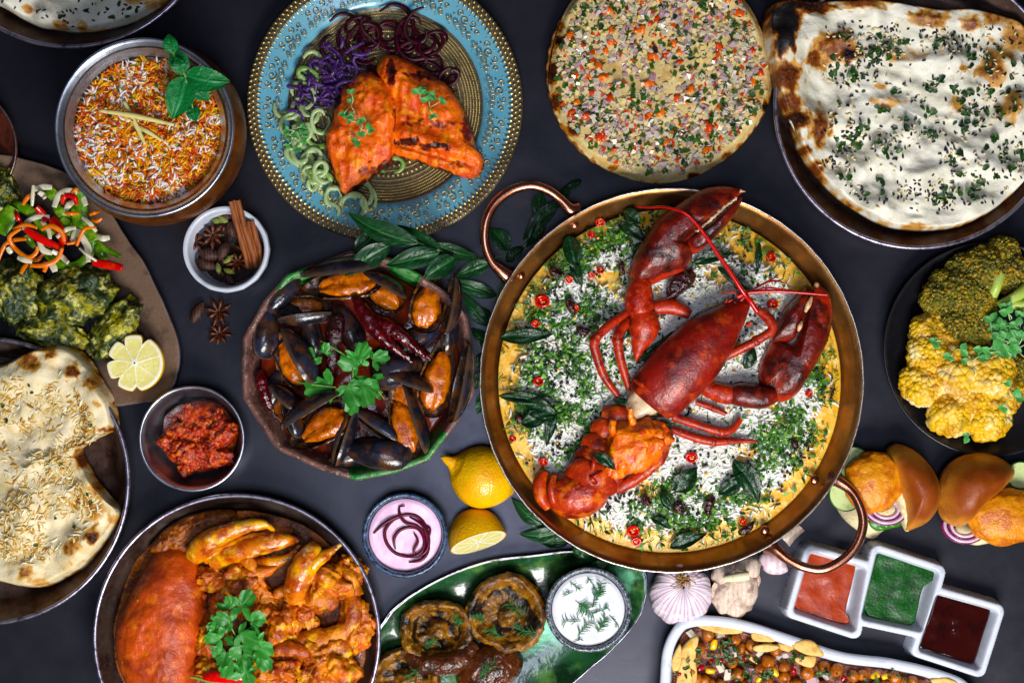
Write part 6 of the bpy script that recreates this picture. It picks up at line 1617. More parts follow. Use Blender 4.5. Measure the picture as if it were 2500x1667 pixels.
solo('crab_gravy', slab(ellipse(gx, gy, 306, 306, 60, 0, .04, 3), lambda t, x, y: 40 + 5 * fbm(x, y, 0, 50, 3, 7) - 14 * sstep(.8, 1, t), 14, 120, 50, None, .6), M_gravy, 'brown curry gravy around the crab pieces', 'curry')
solo('gravy_smear', slab(atl([(360, 1350), (384, 1306), (436, 1268), (500, 1248), (566, 1246), (570, 1275), (520, 1312), (470, 1348), (420, 1356)], 80), lambda t, x, y: 26 * np.clip(1 - t ** 3, 0, 1) ** .5 + 6 * fbm(x, y, 0, 16, 3, 8), 56, 80, 20, None, .6), M_gravy, 'grainy brown gravy smear above the crab shell', 'curry')
CS = [(400, 1336), (440, 1338), (474, 1360), (490, 1400), (496, 1455), (494, 1520), (488, 1568), (486, 1600), (478, 1640), (468, 1690), (440, 1760), (380, 1780), (320, 1730), (287, 1665), (269, 1600), (272, 1529), (297, 1471), (336, 1400), (370, 1352)]
sh = slab(atl(CS, 110), lambda t, x, y: 84 * np.clip(1 - t ** 2.6, 0, 1) ** .55 + 7 * fbm(x, y, 0, 90, 2, 9) * (1 - t ** 4) + 3 * fbm(x, y, 0, 26, 2, 10), 50, 140, 44, at(390, 1560, 110)[:2], .6)
t = thing('crab_shell', 'big smooth orange-brown crab carapace in the curry', 'crab', (*at(390, 1540, 0)[:2], 50))
part('carapace', sh, M_crab, t)
for i, (x, y) in enumerate(((490, 1420), (497, 1455), (496, 1490), (493, 1525), (490, 1560), (486, 1600), (478, 1370), (482, 1632))):
    part('edge_tooth', blob(*at(x, y, 74), 10, 9, 8, 0, .3, 2, 2, i), M_crab, t)


def crabclaw(label, rows1, rows2, seed):
    t = thing('crab_claw', label, 'crab', (*at(rows1[0][0], rows1[0][1], 0)[:2], 40), 'crab claws in the curry')
    part('claw', loft(il(rows1), 18, 50).rough(3, 22, 3, seed), M_crabclaw, t)
    if rows2:
        part('finger', loft(il(rows2), 14, 40).rough(2, 18, 2, seed + 3), M_crabclaw, t)
        n = 9
        P = smooth_path([r[:3] for r in rows2], n)
        for i in range(3, n - 1):
            part('claw_tooth', blob(*at(P[i][0] - 2, P[i][1] + 5, P[i][2] + 10), 4, 4, 4, 0, .1, 1, 2), M_tooth, t)


crabclaw('curved crab claw reaching along the top of the gravy', [(470, 1360, 90, 22, 22), (500, 1330, 104, 30, 28), (545, 1302, 116, 24, 24), (600, 1284, 118, 17, 18), (645, 1280, 112, 12, 13), (672, 1295, 104, 4, 5)], [(500, 1360, 84, 18, 18), (550, 1340, 96, 17, 16), (610, 1312, 100, 11, 11), (660, 1302, 96, 4, 5)], 1)
crabclaw('cream-tipped crab claw in the middle of the upper row', [(520, 1372, 80, 24, 22), (570, 1350, 98, 26, 24), (630, 1332, 108, 23, 22), (690, 1318, 108, 19, 18), (728, 1318, 100, 8, 8)], [(620, 1372, 88, 10, 10), (660, 1374, 94, 16, 14), (700, 1362, 94, 10, 10), (735, 1330, 90, 4, 4)], 5)
crabclaw('yellow upright crab claw pointing at the tray rim', [(716, 1462, 110, 24, 24), (724, 1430, 126, 30, 28), (738, 1390, 136, 30, 28), (760, 1350, 132, 26, 24), (772, 1330, 122, 16, 16)], [(740, 1420, 124, 16, 18), (768, 1376, 138, 17, 18), (800, 1350, 136, 12, 13), (832, 1328, 128, 4, 4)], 8)
for P, lb in (([(590, 1352, 100, 13, 12), (610, 1376, 112, 14, 12), (634, 1412, 108, 9, 9), (648, 1440, 96, 4, 4)], 'curved orange crab leg tip beside the chunk at the middle'), ([(850, 1432, 84, 12, 14), (862, 1470, 94, 22, 22), (858, 1520, 96, 22, 22), (820, 1550, 94, 24, 22), (760, 1562, 88, 26, 24), (700, 1570, 80, 20, 18)], 'long bent crab leg along the right wall'), ([(660, 1470, 80, 14, 14), (690, 1442, 90, 15, 14), (716, 1430, 84, 8, 8)], 'short crab leg piece below the upright claw'), ([(560, 1398, 92, 10, 12), (600, 1402, 108, 16, 14), (640, 1398, 110, 13, 12), (676, 1384, 100, 5, 6)], 'straight crab leg under the cream-tipped claw'), ([(826, 1376, 92, 10, 10), (852, 1404, 104, 17, 16), (866, 1440, 100, 13, 13), (868, 1470, 88, 6, 6)], 'crab leg curving down beside the tray rim'), ([(640, 1600, 92, 12, 12), (690, 1584, 116, 18, 16), (740, 1590, 112, 16, 15), (772, 1612, 96, 7, 8)], 'crab leg crossing between the pale and yellow chunks')):
    solo('crab_leg_piece', loft(il(P), 16, 44).rough(4, 20, 3, P[0][0]), M_curry, lb, 'crab', 'crab legs in the curry')
for (x, y, rx, ry, rz_, ro, sd, lb) in ((525, 1415, 42, 32, 34, .1, 1, 'square, beside the carapace under the claws'), (590, 1425, 40, 50, 42, .2, 2, 'knobbly, under the curved leg tip'), (628, 1470, 42, 40, 38, -.3, 3, 'ragged, above the coriander'), (800, 1420, 60, 50, 48, .5, 4, 'large, right of the upright claw'), (765, 1458, 48, 32, 36, -.3, 5, 'lower, touching the upright claw'), (690, 1510, 56, 46, 46, -.6, 6, 'smooth pinkish wedge at the middle'), (690, 1545, 40, 40, 34, .2, 7, 'under the pinkish wedge'), (870, 1530, 40, 60, 36, .1, 8, 'dark, against the right wall'), (800, 1590, 56, 40, 40, 0, 9, 'pale yellow, near the lower right'), (810, 1620, 60, 54, 48, .3, 10, 'knobbly yellow, at the lower right'), (676, 1640, 70, 52, 50, .1, 11, 'pale, beside the red chilli'), (600, 1620, 60, 44, 40, 0, 12, 'behind the red chilli'), (530, 1630, 50, 44, 36, .2, 13, 'red-brown, left of the coriander stem'), (770, 1640, 40, 50, 36, .4, 14, 'between the pale and the yellow pieces'), (520, 1560, 40, 50, 30, 0, 15, 'dark, under the coriander beside the carapace'), (855, 1400, 36, 40, 30, 0, 16, 'dark, near the rim beside the claw tip'), (740, 1500, 40, 34, 32, .6, 17, 'dark, between wedge and bent leg'), (560, 1480, 44, 40, 30, .6, 18, 'dark, just above the coriander leaves'), (640, 1560, 40, 40, 30, .2, 19, 'right under the coriander')):
    q = at(x, y, 84)
    solo('crab_chunk', blob(q[0], q[1], 56 + rz_ * .7, rx, ry, rz_, ro, .5, 1.15, 5, sd * 4.3, 5).rough(4, 12, 3, sd), M_curry, 'curry-coated crab chunk, ' + lb, 'crab', 'crab chunks in the curry')
coriander('coriander sprig on the crab curry', 150, [(560, 1490, -80, 38, 6), (585, 1485, -50, 40, 8), (606, 1520, -25, 46, 10), (600, 1535, 60, 40, 6), (545, 1560, 190, 40, 4), (535, 1520, 150, 34, 2), (555, 1585, 110, 44, 4), (590, 1590, 80, 44, 4), (615, 1570, 30, 42, 8), (630, 1590, 60, 38, 2), (570, 1610, 130, 38, 0), (540, 1545, 220, 34, 2), (600, 1630, 70, 40, -6), (578, 1545, 20, 40, 14), (572, 1520, 200, 36, 12), (588, 1568, 120, 38, 12)], [[(575, 1640, -20), (580, 1590, 4), (590, 1550, 10)], [(580, 1560, 6), (560, 1520, 10), (560, 1495, 8)], [(500, 1630, -20), (512, 1650, -24)]])
t = thing('red_chilli', 'shiny fresh red chilli with green stalk at the bottom of the crab curry', 'chilli', at(550, 1655, 110))
part('pod', loft(il([(497, 1653, 126, 8, 8), (520, 1650, 130, 15, 14), (555, 1652, 132, 15, 14), (590, 1652, 130, 14, 13), (606, 1660, 124, 8, 8), (612, 1676, 116, 3, 3)]), 18, 40), M_chi, t)
part('stalk', tube([at(462, 1652, 122), at(482, 1654, 124), at(520, 1664, 136), at(560, 1668, 138)], 3.6, 8), M_stem, t)

# ================================================================ tomato relish
M_rel = mat('tomato_relish', c('#aa360a'), [('noise', 24, .42, .6, c('#741a05')), ('noise', 14, .5, .64, c('#d06a1a'), .9), ('noise', 4, .58, .68, c('#e88a24'), .8)], rough=.34, coat=.25, bump=[('noise', 8, 3), ('noise', 4, 1.2)], hv=.15)
t = thing('tomato_relish', 'chunky red tomato relish heaped in the steel bowl', 'relish', (RX, RY, 10))
part('relish_base', slab(ellipse(RX + 6, RY - 2, 92, 90, 40, 0, .08, 2), lambda t, x, y: 40 * np.clip(1 - t ** 4, 0, 1) ** .5 + 5 * fbm(x, y, 0, 22, 3, 4), 22, 90, 26, None, .6), M_rel, t)
rs = np.random.RandomState(81)
for i in range(34):
    a_, r_ = rs.uniform(0, 6.28), 82 * math.sqrt(rs.rand()); x, y = RX + 8 + r_ * math.cos(a_), RY - 4 + r_ * math.sin(a_)
    s_ = rs.uniform(13, 25); part('relish_chunk', blob(x, y, 58 + rs.uniform(-4, 16) - r_ * .12, s_ * 1.2, s_ * .85, s_ * .7, rs.uniform(0, 3), .5, 1.6, 4, i * 3, 4), M_rel, t)

# ================================================================ cauliflower and broccoli
M_caul = mat('roasted_cauliflower', c('#d8b048'), [('noise', 60, .42, .6, c('#c08e20')), ('noise', 30, .48, .66, c('#e8ca74'), .8), ('noise', 12, .6, .72, c('#8a5408'), .5), ('noise', 60, .52, .68, c('#f0e4b8'), .8)], rough=.42, coat=.15, sss=.1, sscale=5, bump=[('noise', 6, 2.2)])
M_broc = mat('crumbed_broccoli', c('#4a4c1c'), [('noise', 46, .46, .64, c('#a08a34'), .7), ('noise', 7, .53, .6, c('#b8922c')), ('noise', 34, .5, .66, c('#4a5a18'), .6), ('noise', 6, .62, .67, c('#e0d090'), .8), ('noise', 60, .6, .72, c('#c07818'), .5), ('noise', 7, .6, .7, c('#0e140a'))], rough=.55, bump=[('noise', 4, 3), ('noise', 14, 2)])
M_brst = mat('broccoli_stalk', c('#a8bc60'), [('noise', 24, .5, .7, c('#d0d898'))], rough=.4, sss=.2, coat=.2)
M_caulst = mat('cauliflower_stalk', c('#e0cc90'), [('noise', 24, .5, .7, c('#c8a048'))], rough=.4, sss=.2)


def floret(name, x, y, r, z, m, parent, sd, nub=.18, n=170):
    q = at(x, y, z); R_ = np.random.RandomState(sd)
    i = np.arange(n) + .5; ph = np.arccos(1 - 1.25 * i / n); th = np.pi * (1 + 5 ** .5) * i
    P = np.column_stack([np.cos(th) * np.sin(ph), np.sin(th) * np.sin(ph), np.cos(ph)])
    P = P * (1 + .16 * fbm(P[:, 0], P[:, 1], P[:, 2], .7, 2, sd))[:, None] * (r * .86) * np.array([1, 1, .8]) + [q[0], q[1], z]
    sz = r * nub * R_.uniform(.75, 1.35, n)
    g = instances(ico(2), P, R_.uniform(0, 6, n), R_.uniform(0, 6, n), R_.uniform(0, 6, n), np.column_stack([sz, sz, sz * .9]))
    g.rough(r * .05, r * .16, 2, sd)
    b = blob(q[0], q[1], z, r * .84, r * .84, r * .7, 0, .1, 1, 3, sd)
    g = G(np.vstack([g.V, b.V]), np.vstack([g.F, b.F + len(g.V)]))
    return part(name, g, m, parent)


t = thing('cauliflower', 'golden roasted cauliflower head on the black plate', 'cauliflower', (*at(2330, 920, 0)[:2], 12))
for i, (x, y, r, z) in enumerate(((2264, 808, 44, 58), (2268, 866, 54, 64), (2252, 935, 55, 58), (2340, 905, 66, 76), (2322, 1006, 58, 58), (2412, 915, 66, 74), (2408, 1016, 58, 56), (2450, 960, 48, 58), (2370, 960, 54, 70), (2310, 830, 44, 62))):
    floret('floret', x, y, r, z, M_caul, t, i + 1)
for (x0, y0, x1, y1, w) in ((2300, 935, 2290, 960, 12), (2370, 980, 2362, 1030, 14), (2440, 985, 2462, 1005, 10), (2288, 895, 2300, 880, 9)):
    part('stalk', loft([(*at(x0, y0, 74)[:2], 92, w, 10), (*at(x1, y1, 74)[:2], 80, w * .7, 10)], 10, 12), M_caulst, t)
t = thing('broccoli', 'dark crumb-coated broccoli head above the cauliflower', 'broccoli', (*at(2380, 720, 0)[:2], 12))
for i, (x, y, r, z) in enumerate(((2290, 728, 46, 62), (2352, 712, 58, 72), (2345, 790, 52, 68), (2400, 805, 50, 66), (2400, 660, 62, 64), (2470, 668, 52, 62), (2350, 660, 44, 56), (2445, 620, 46, 56), (2390, 740, 44, 76), (2480, 900, 40, 60), (2510, 720, 40, 60), (2300, 690, 34, 60))):
    floret('floret', x, y, r, z, M_broc, t, i + 40, .12, 220)
for (x0, y0, x1, y1, w) in ((2438, 670, 2422, 722, 15), (2512, 700, 2440, 750, 17), (2520, 745, 2450, 742, 16)):
    part('stalk', loft([(*at(x0, y0, 90)[:2], 96, w, 14), (*at((x0 + x1) / 2, (y0 + y1) / 2, 90)[:2], 104, w * .8, 12), (*at(x1, y1, 90)[:2], 92, w * .9, 10)], 12, 16), M_brst, t)
rs = np.random.RandomState(91)
microgreen('bushy microgreens piled between broccoli and cauliflower', [(2460, 820, 7), (2440, 850, 7), (2480, 850, 7), (2470, 790, 6), (2455, 880, 5), (2490, 815, 5), (2425, 830, 4), (2400, 870, 2)], 108, rs, 42, 16)
microgreen('few microgreen leaves on the cauliflower', [(2300, 826, 2), (2330, 856, 2), (2460, 975, 3), (2370, 1060, 1)], 112, rs, 22, 14, group=None)

# ================================================================ sliders
M_bun = mat('brioche_crust', c('#84421a'), [('t', 1, .55, 1.0, c('#c88c48')), ('noise', 60, .42, .66, c('#6e3212'), .6), ('noise', 5, .66, .74, c('#b07a48'), .35)], rough=.5, coat=.05, sss=.03, bump=[('noise', 40, 2.2), ('noise', 9, .7), ('noise', 4, .4)], rvar=(24, .4, .6))
M_crumb = mat('bun_crumb', c('#e0d2ae'), [('noise', 8, .5, .7, c('#cdb988')), ('noise', 30, .55, .7, c('#ead9b0'))], rough=.75, sss=.2, bump=[('noise', 6, 2.2)])
M_patty = mat('fried_patty', c('#d08a10'), [('noise', 36, .42, .62, c('#b46408')), ('noise', 14, .55, .7, c('#dc9a24'), .8), ('noise', 6, .66, .74, c('#6a3206'), .6)], rough=.36, coat=.25, bump=[('noise', 9, 2.4), ('noise', 4, 1.0)])
M_ron = mat('red_onion_ring', c('#d8c8d8'), [('t2', 1, .1, .3, c('#d8c8d8'), 0), ('noise', 12, .5, .7, c('#c0a0c0'), .6)], rough=.25, coat=.4, sss=.3)
M_ronskin = mat('red_onion_skin', c('#7a1c5a'), [('noise', 10, .5, .7, c('#a04080'))], rough=.25, coat=.4)
M_cus = mat('cucumber_slice', c('#c4d09a'), [('noise', 12, .5, .7, c('#a8ba78'))], rough=.25, coat=.4, sss=.3)
M_cuk = mat('cucumber_skin', c('#2f5a22'), rough=.35)
M_sauce_g = mat('green_spread', c('#2f6a1c'), [('noise', 8, .5, .7, c('#5a8a30'))], rough=.35, coat=.3)


def onion_rings(parent, x, y, z, rr, tx, ty):
    for i, r in enumerate((rr, rr * .66)):
        a = np.linspace(0, 2 * np.pi, 33)
        P = np.column_stack([at(x, y, z)[0] + r * np.cos(a), at(x, y, z)[1] + r * np.sin(a) * ty, z + i * 2 + tx * r * np.sin(a)])
        o_ = part('onion_ring', loft(np.column_stack([P, np.full(33, rr * .13), np.full(33, 10)]), 8, 60), M_ron, parent)
        P2 = P.copy(); P2[:, 0] = at(x, y, z)[0] + (r + rr * .12) * np.cos(a); P2[:, 1] = at(x, y, z)[1] + (r + rr * .12) * np.sin(a) * ty
        part('ring_skin', loft(np.column_stack([P2, np.full(33, 2.4), np.full(33, 10.6)]), 6, 60), M_ronskin, o_)


def slider(label, bun, bctr, hb, crumb, patty, bottom, onion, cukes, green, seed):
    t = thing('slider_burger', label, 'burger', (*at(patty[0], patty[1], 0)[:2], 0.4))
    bb = slab(atl(bottom, 30), lambda t, x, y: 34 * np.clip(1 - t ** 4, 0, 1) ** .5 + 4 * fbm(x, y, 0, 20, 3, seed), 1, 80, 20, None, .6)
    part('bottom_bun', bb, M_crumb, t)
    if green: part('herb_spread', slab(atl(green, 44), lambda t, x, y: 10 * np.clip(1 - t ** 3, 0, 1) ** .5 + 2 * fbm(x, y, 0, 14, 2, seed), 34, 50, 12, None, .6), M_sauce_g, t)
    for (x, y, r, z, ex) in cukes:
        q = at(x, y, z); d_ = lathe(q[0], q[1], [(.5, z), (r - 3, z), (r - 2, z - 5), (.5, z - 5)], 40); cs = part('cucumber_slice', d_, M_cus, t, False)
        part('cucumber_skin', lathe(q[0], q[1], [(r - 3, z + .5), (r, z), (r, z - 5), (r - 2, z - 5.5)], 40), M_cuk, cs)
    onion_rings(t, *onion)
    x, y, rx, ry, rz_, ro = patty
    part('patty', blob(*at(x, y, 84), rx, ry, rz_, ro, .08, 2.0, 5, seed, 5), M_patty, t)
    g = slab(atl(bun, 130), lambda t, x, y: hb * np.clip(1 - t ** 2.0, 0, 1) ** .58 + 3 * fbm(x, y, 0, 60, 2, seed), 52, 110, 34, at(*bctr, 130)[:2], .6, inset=.1)
    tb = part('top_bun', g, M_bun, t)
    g = slab(atl(crumb, 100), lambda t, x, y: 46 * np.clip(1 - t ** 3, 0, 1) ** .5 + 4 * fbm(x, y, 0, 16, 3, seed + 1), 50, 70, 20, None, .6)
    part('bun_crumb', g, M_crumb, tb)


slider('slider burger nearest the copper pan with its cut bun facing the patty',
       [(2179, 1110), (2200, 1089), (2232, 1094), (2264, 1114), (2292, 1146), (2309, 1180), (2313, 1215), (2304, 1252), (2284, 1280), (2254, 1297), (2226, 1302), (2218, 1256), (2206, 1206), (2192, 1160)], (2252, 1196), 104,
       [(2184, 1150), (2204, 1186), (2222, 1226), (2232, 1262), (2230, 1300), (2218, 1298), (2204, 1262), (2192, 1222), (2184, 1186)],
       (2132, 1178, 70, 74, 38, .2),
       [(2032, 1205), (2060, 1180), (2120, 1160), (2200, 1180), (2220, 1240), (2190, 1280), (2160, 1300), (2140, 1318), (2122, 1316), (2100, 1300), (2066, 1272), (2044, 1240)],
       (2160, 1240, 66, 46, .45, .72), ((2066, 1206, 42, 50, 0), (2084, 1130, 40, 60, 0)), [(2120, 1270), (2160, 1275), (2200, 1262), (2210, 1280), (2180, 1290), (2140, 1296)], 3)
slider('slider burger at the right edge with patty bulging out below its bun',
       [(2305, 1225), (2311, 1180), (2332, 1142), (2370, 1117), (2420, 1110), (2468, 1124), (2499, 1154), (2476, 1190), (2432, 1230), (2398, 1266), (2368, 1293), (2335, 1288), (2312, 1264)], (2385, 1190), 104,
       [(2456, 1192), (2470, 1196), (2440, 1230), (2412, 1262), (2394, 1276), (2392, 1264), (2410, 1236), (2432, 1210)],
       (2456, 1262, 90, 68, 40, -.1),
       [(2340, 1270), (2400, 1200), (2500, 1170), (2560, 1210), (2560, 1290), (2480, 1320), (2420, 1330), (2385, 1334), (2350, 1316)],
       (2352, 1284, 52, 46, .4, .75), ((2492, 1160, 34, 60, 0),), None, 7)

# ================================================================ sauces
M_s1 = mat('red_pepper_sauce', c('#963a14'), [('noise', 30, .45, .66, c('#86300e')), ('noise', 5, .64, .74, c('#5a1406'), .5)], rough=.34, coat=.1, spec=.3, bump=[('noise', 50, 2.5), ('noise', 6, .4)])
M_s2 = mat('green_chutney', c('#0e4412'), [('noise', 30, .45, .66, c('#08300c')), ('noise', 6, .55, .7, c('#2a7030'), .7)], rough=.36, coat=.12, spec=.3, bump=[('noise', 30, 1.8), ('noise', 7, .8), ('noise', 4, .4)])
M_s3 = mat('tamarind_sauce', c('#2a0806'), [('noise', 40, .45, .66, c('#1c0504'))], rough=.1, coat=.7, bump=[('noise', 40, .8)])
for poly, m, lb, nm in (([(1978, 1341), (2040, 1356), (2091, 1371), (2080, 1430), (2065, 1494), (2079, 1518), (2070, 1530), (2000, 1508), (1930, 1486), (1950, 1410)], M_s1, 'smooth red sauce in the compartment under the copper handle', 'red_sauce'),
                        ([(2146, 1343), (2220, 1366), (2288, 1390), (2287, 1410), (2254, 1434), (2244, 1480), (2233, 1527), (2212, 1531), (2150, 1514), (2096, 1498), (2120, 1420)], M_s2, 'coarse green chutney in the middle compartment', 'green_chutney'),
                        ([(2289, 1438), (2360, 1458), (2422, 1480), (2402, 1550), (2378, 1621), (2310, 1603), (2239, 1582), (2265, 1510)], M_s3, 'dark brown tamarind sauce in the last compartment', 'tamarind_sauce')):
    P = np.array(atl(poly, 40)); P = even(.6 * even(P, 160) + .4 * smooth_path(P, 160, True), 100)
    solo(nm, slab(P, lambda t, x, y: (22 + 2.4 * fbm(x, y, 0, 60, 2, 3) + 1.5 * np.sin(np.hypot(x - x.mean(), y - y.mean()) / 9 + np.arctan2(y - y.mean(), x - x.mean())) * (1 - t)) * np.clip(1 - .35 * sstep(.93, 1, t) ** 2, 0, 1), 20, 100, 24, None, .6, raw=True, inset=.25), m, lb, 'sauce')

# ================================================================ garlic
M_gar = mat('garlic_skin', c('#cfc0c8'), [('maskn', 20, .5, .95, c('#9a7c98'), .75), ('noise', 24, .5, .7, c('#e4dade'), .6)], rough=.45, sss=.2, sscale=5, bump=[('mask', 1, 1.0), ('noise', 10, 1)])
M_garb = mat('dry_garlic_paper', c('#c8b6a6'), [('noise', 30, .5, .68, c('#9a7c6c')), ('noise', 10, .55, .7, c('#e4d8cc'), .8), ('wave', 6, .6, .9, c('#a88c88'), .35)], rough=.5, bump=[('noise', 14, 2.5)])
M_root = mat('garlic_root', c('#a8845a'), [('rand', 1, 0, 1, c('#7a5a38'))], rough=.7)


def garlic(x, y, R, H, seed):
    q = at(x, y, H * .5); n = 96
    a = np.linspace(0, 2 * np.pi, n, endpoint=False)
    prof = [(.04, 1), (.5, 1), (.8, H * .14), (.98, H * .36), (1, H * .52), (.93, H * .7), (.74, H * .86), (.48, H * .95), (.2, H * .95), (.05, H * .93)]
    sm = smooth_path(prof, 40); V, K_ = [], []
    for r, z in sm:
        lob = 1 + .05 * np.abs(np.sin(a * 5 + seed)) * min(1, r * 1.4) - .025
        V.append(np.column_stack([q[0] + R * r * lob * np.cos(a), q[1] + R * r * lob * np.sin(a), np.full(n, z)]))
        K_.append(.5 + .5 * np.sin(a * 34 + 2 * fbm(np.cos(a) * 30, np.sin(a) * 30, z * .2, 12, 2, seed)))
    V = np.vstack(V); V[:, 1] -= 40 * np.clip(V[:, 2] / H, 0, 1) ** 2
    return G(V, quads(40, n), mask=np.concatenate(K_)), q


g, q = garlic(1663, 1460, 74, 118, 1)
t = thing('garlic_bulb', 'purple-striped garlic bulb with rootlets up, below the copper pan', 'garlic', (q[0], q[1], 0.5))
part('bulb', g, M_gar, t)
rs = np.random.RandomState(95)
rx_, ry_, _ = at(1668, 1412, 110)
part('root_plate', blob(rx_, ry_, 106, 22, 16, 8, 0, .3, 2, 3, 2), M_root, t)
for i in range(34):
    a_ = rs.uniform(0, 6.28); L = rs.uniform(18, 44)
    part('root', tube([(rx_ + rs.normal(0, 8), ry_ + rs.normal(0, 5), 108), (rx_ + L * .5 * math.cos(a_), ry_ + L * .4 * math.sin(a_), 118 + rs.uniform(0, 8)), (rx_ + L * math.cos(a_ + .4), ry_ + L * .7 * math.sin(a_ + .4), 112 + rs.uniform(-8, 6))], 1.3, 5, 10), M_root, t)
t = thing('garlic_bulb', 'peeled-open brownish garlic bulb with pale stalk, beside the striped bulb', 'garlic', (*at(1792, 1430, 0)[:2], 0.5))
for (x, y, rx, ry, rz_, ro, sd) in ((1775, 1440, 34, 56, 44, .3, 1), (1812, 1425, 38, 56, 46, -.3, 2), (1795, 1468, 34, 40, 36, 0, 3), (1770, 1400, 36, 36, 40, .3, 4), (1820, 1388, 36, 40, 40, .2, 5)):
    part('clove', blob(*at(x, y, 50), rx, ry, rz_, ro, .14, 1.4, 4, sd), M_garb, t)
for (x0, y0, x1, y1, w, z0, z1) in ((1762, 1480, 1790, 1506, 36, 40, 20), (1800, 1480, 1838, 1470, 34, 60, 40), (1745, 1420, 1760, 1470, 34, 70, 46), (1840, 1390, 1846, 1440, 34, 60, 40), (1800, 1500, 1770, 1506, 30, 24, 16)):
    part('paper_skin', leaf(at(x0, y0, z0), at(x1, y1, z1), w, 8, .3, 12, 4, 0, None, x0, 6), M_garb, t)
part('stalk', loft(il([(1768, 1412, 104, 8, 8), (1800, 1408, 112, 11, 10), (1828, 1404, 112, 11, 10)]), 12, 14), mat('garlic_stalk', c('#d8d0b0'), [('noise', 12, .5, .7, c('#b8a878'))], rough=.5), t)
solo('garlic_clove', loft(il([(1852, 1366, 26, 6, 5), (1868, 1366, 30, 22, 20), (1890, 1376, 30, 27, 24), (1908, 1386, 28, 18, 16), (1922, 1392, 26, 4, 4)]), 16, 30), mat('pink_clove_skin', c('#dcc6cc'), [('wave', 8, .3, .8, c('#c49aa8'), .5), ('noise', 14, .5, .7, c('#ece0e0'))], rough=.35, coat=.3, sss=.2), 'single pinkish garlic clove beside the copper handle', 'garlic')
solo('garlic_peel', leaf(at(1918, 1322, 16), at(1958, 1288, 24), 26, 4, .5, 10, 4, 0, lambda t: 1 - .3 * t, 3, 4), M_garb, 'scrap of dry garlic peel inside the lower pan handle', 'garlic peel')

# ================================================================ chickpea chaat
inn = inset(ch, 33)
vis = [p for p in inn]
M_cp = mat('spiced_chickpea', c('#a4601c'), [('noise', 18, .45, .66, c('#84420f')), ('noise', 8, .58, .72, c('#c4843a'), .6)], rough=.34, coat=.35, bump=[('noise', 7, 1.6)], hv=.2)
M_corn = mat('sweetcorn_kernel', c('#e0b010'), [('noise', 10, .5, .7, c('#ecc840'))], rough=.24, coat=.5, sss=.15, hv=.08)
M_pom = mat('pomegranate_seed', c('#8f0c24'), [('noise', 8, .5, .7, c('#b83048'), .8)], rough=.12, coat=.8, sss=.2, hv=.2)
M_crisp = mat('papdi_crisp', c('#d4b070'), [('noise', 24, .45, .68, c('#c09450')), ('noise', 8, .58, .72, c('#e2c88c'), .6)], rough=.5, bump=[('noise', 10, 2.0)])
M_cbase = mat('chaat_base', c('#7a3a16'), [('noise', 20, .45, .66, c('#4a1c0a')), ('noise', 10, .58, .7, c('#b06a3a'), .7)], rough=.4, coat=.3, bump=[('noise', 12, 5)])
t = thing('chickpea_chaat', 'chickpea chaat with corn, pomegranate and crisps in the oblong dish', 'chaat', (*cc_, 18))
part('chaat_base', slab(inn, lambda t, x, y: 30 + 4 * fbm(x, y, 0, 30, 3, 3), 16, 120, 30, None, .6, raw=True), M_cbase, t)
rs = np.random.RandomState(101)
pts = []; ch42 = inset(ch, 42)
for _ in range(5000):
    x, y = rs.uniform(1620, 2380), rs.uniform(1515, 1712)
    q = at(x, y, 60)
    if pts and ((np.array(pts)[:, :2] - q[:2]) ** 2).sum(1).min() < 21 ** 2: continue
    if not bool(inside(ch42, np.array([q[0]]), np.array([q[1]]))[0]): continue
    pts.append(q)
cpm = [proto('chickpea', blob(0, 0, 0, 16, 15, 14, 0, .16, 1.4, 3, i), M_cp) for i in range(5)]
cnm = [proto('corn_kernel', loft([(-11, 0, 0, 4, 4), (-5, 0, 1, 7.5, 6), (5, 0, 1, 8.5, 7), (11, 0, 0, 7, 5)], 10, 14), M_corn)]
pmm = [proto('pomegranate_seed', loft([(-10, 0, 0, 2, 2), (-3, 0, 0, 6, 5.5), (4, 0, 0, 7, 6.5), (9, 0, 0, 3, 3)], 9, 12), M_pom)]
obm = [proto('onion_piece', dice(24, 15, 7, i + 9), M_onion, False) for i in range(3)]
for p in pts:
    u = rs.rand()
    if u < .62: put('chickpea', cpm[rs.randint(5)], (p[0], p[1], 58 + rs.uniform(-5, 8)), rs.uniform(0, 6), t, rs.uniform(.85, 1.15), (rs.uniform(0, 3), rs.uniform(0, 3)))
    elif u < .74: put('corn_kernel', cnm[0], (p[0], p[1], 64 + rs.uniform(0, 8)), rs.uniform(0, 6), t, rs.uniform(.8, 1.1), (rs.normal(0, .4), rs.normal(0, .4)))
    elif u < .87: put('pomegranate_seed', pmm[0], (p[0], p[1], 66 + rs.uniform(0, 8)), rs.uniform(0, 6), t, rs.uniform(.8, 1.1), (rs.normal(0, .4), rs.normal(0, .4)))
    else: put('onion_piece', obm[rs.randint(3)], (p[0], p[1], 58 + rs.uniform(0, 8)), rs.uniform(0, 6), t, rs.uniform(.8, 1.2), (rs.normal(0, .4), rs.normal(0, .4)))
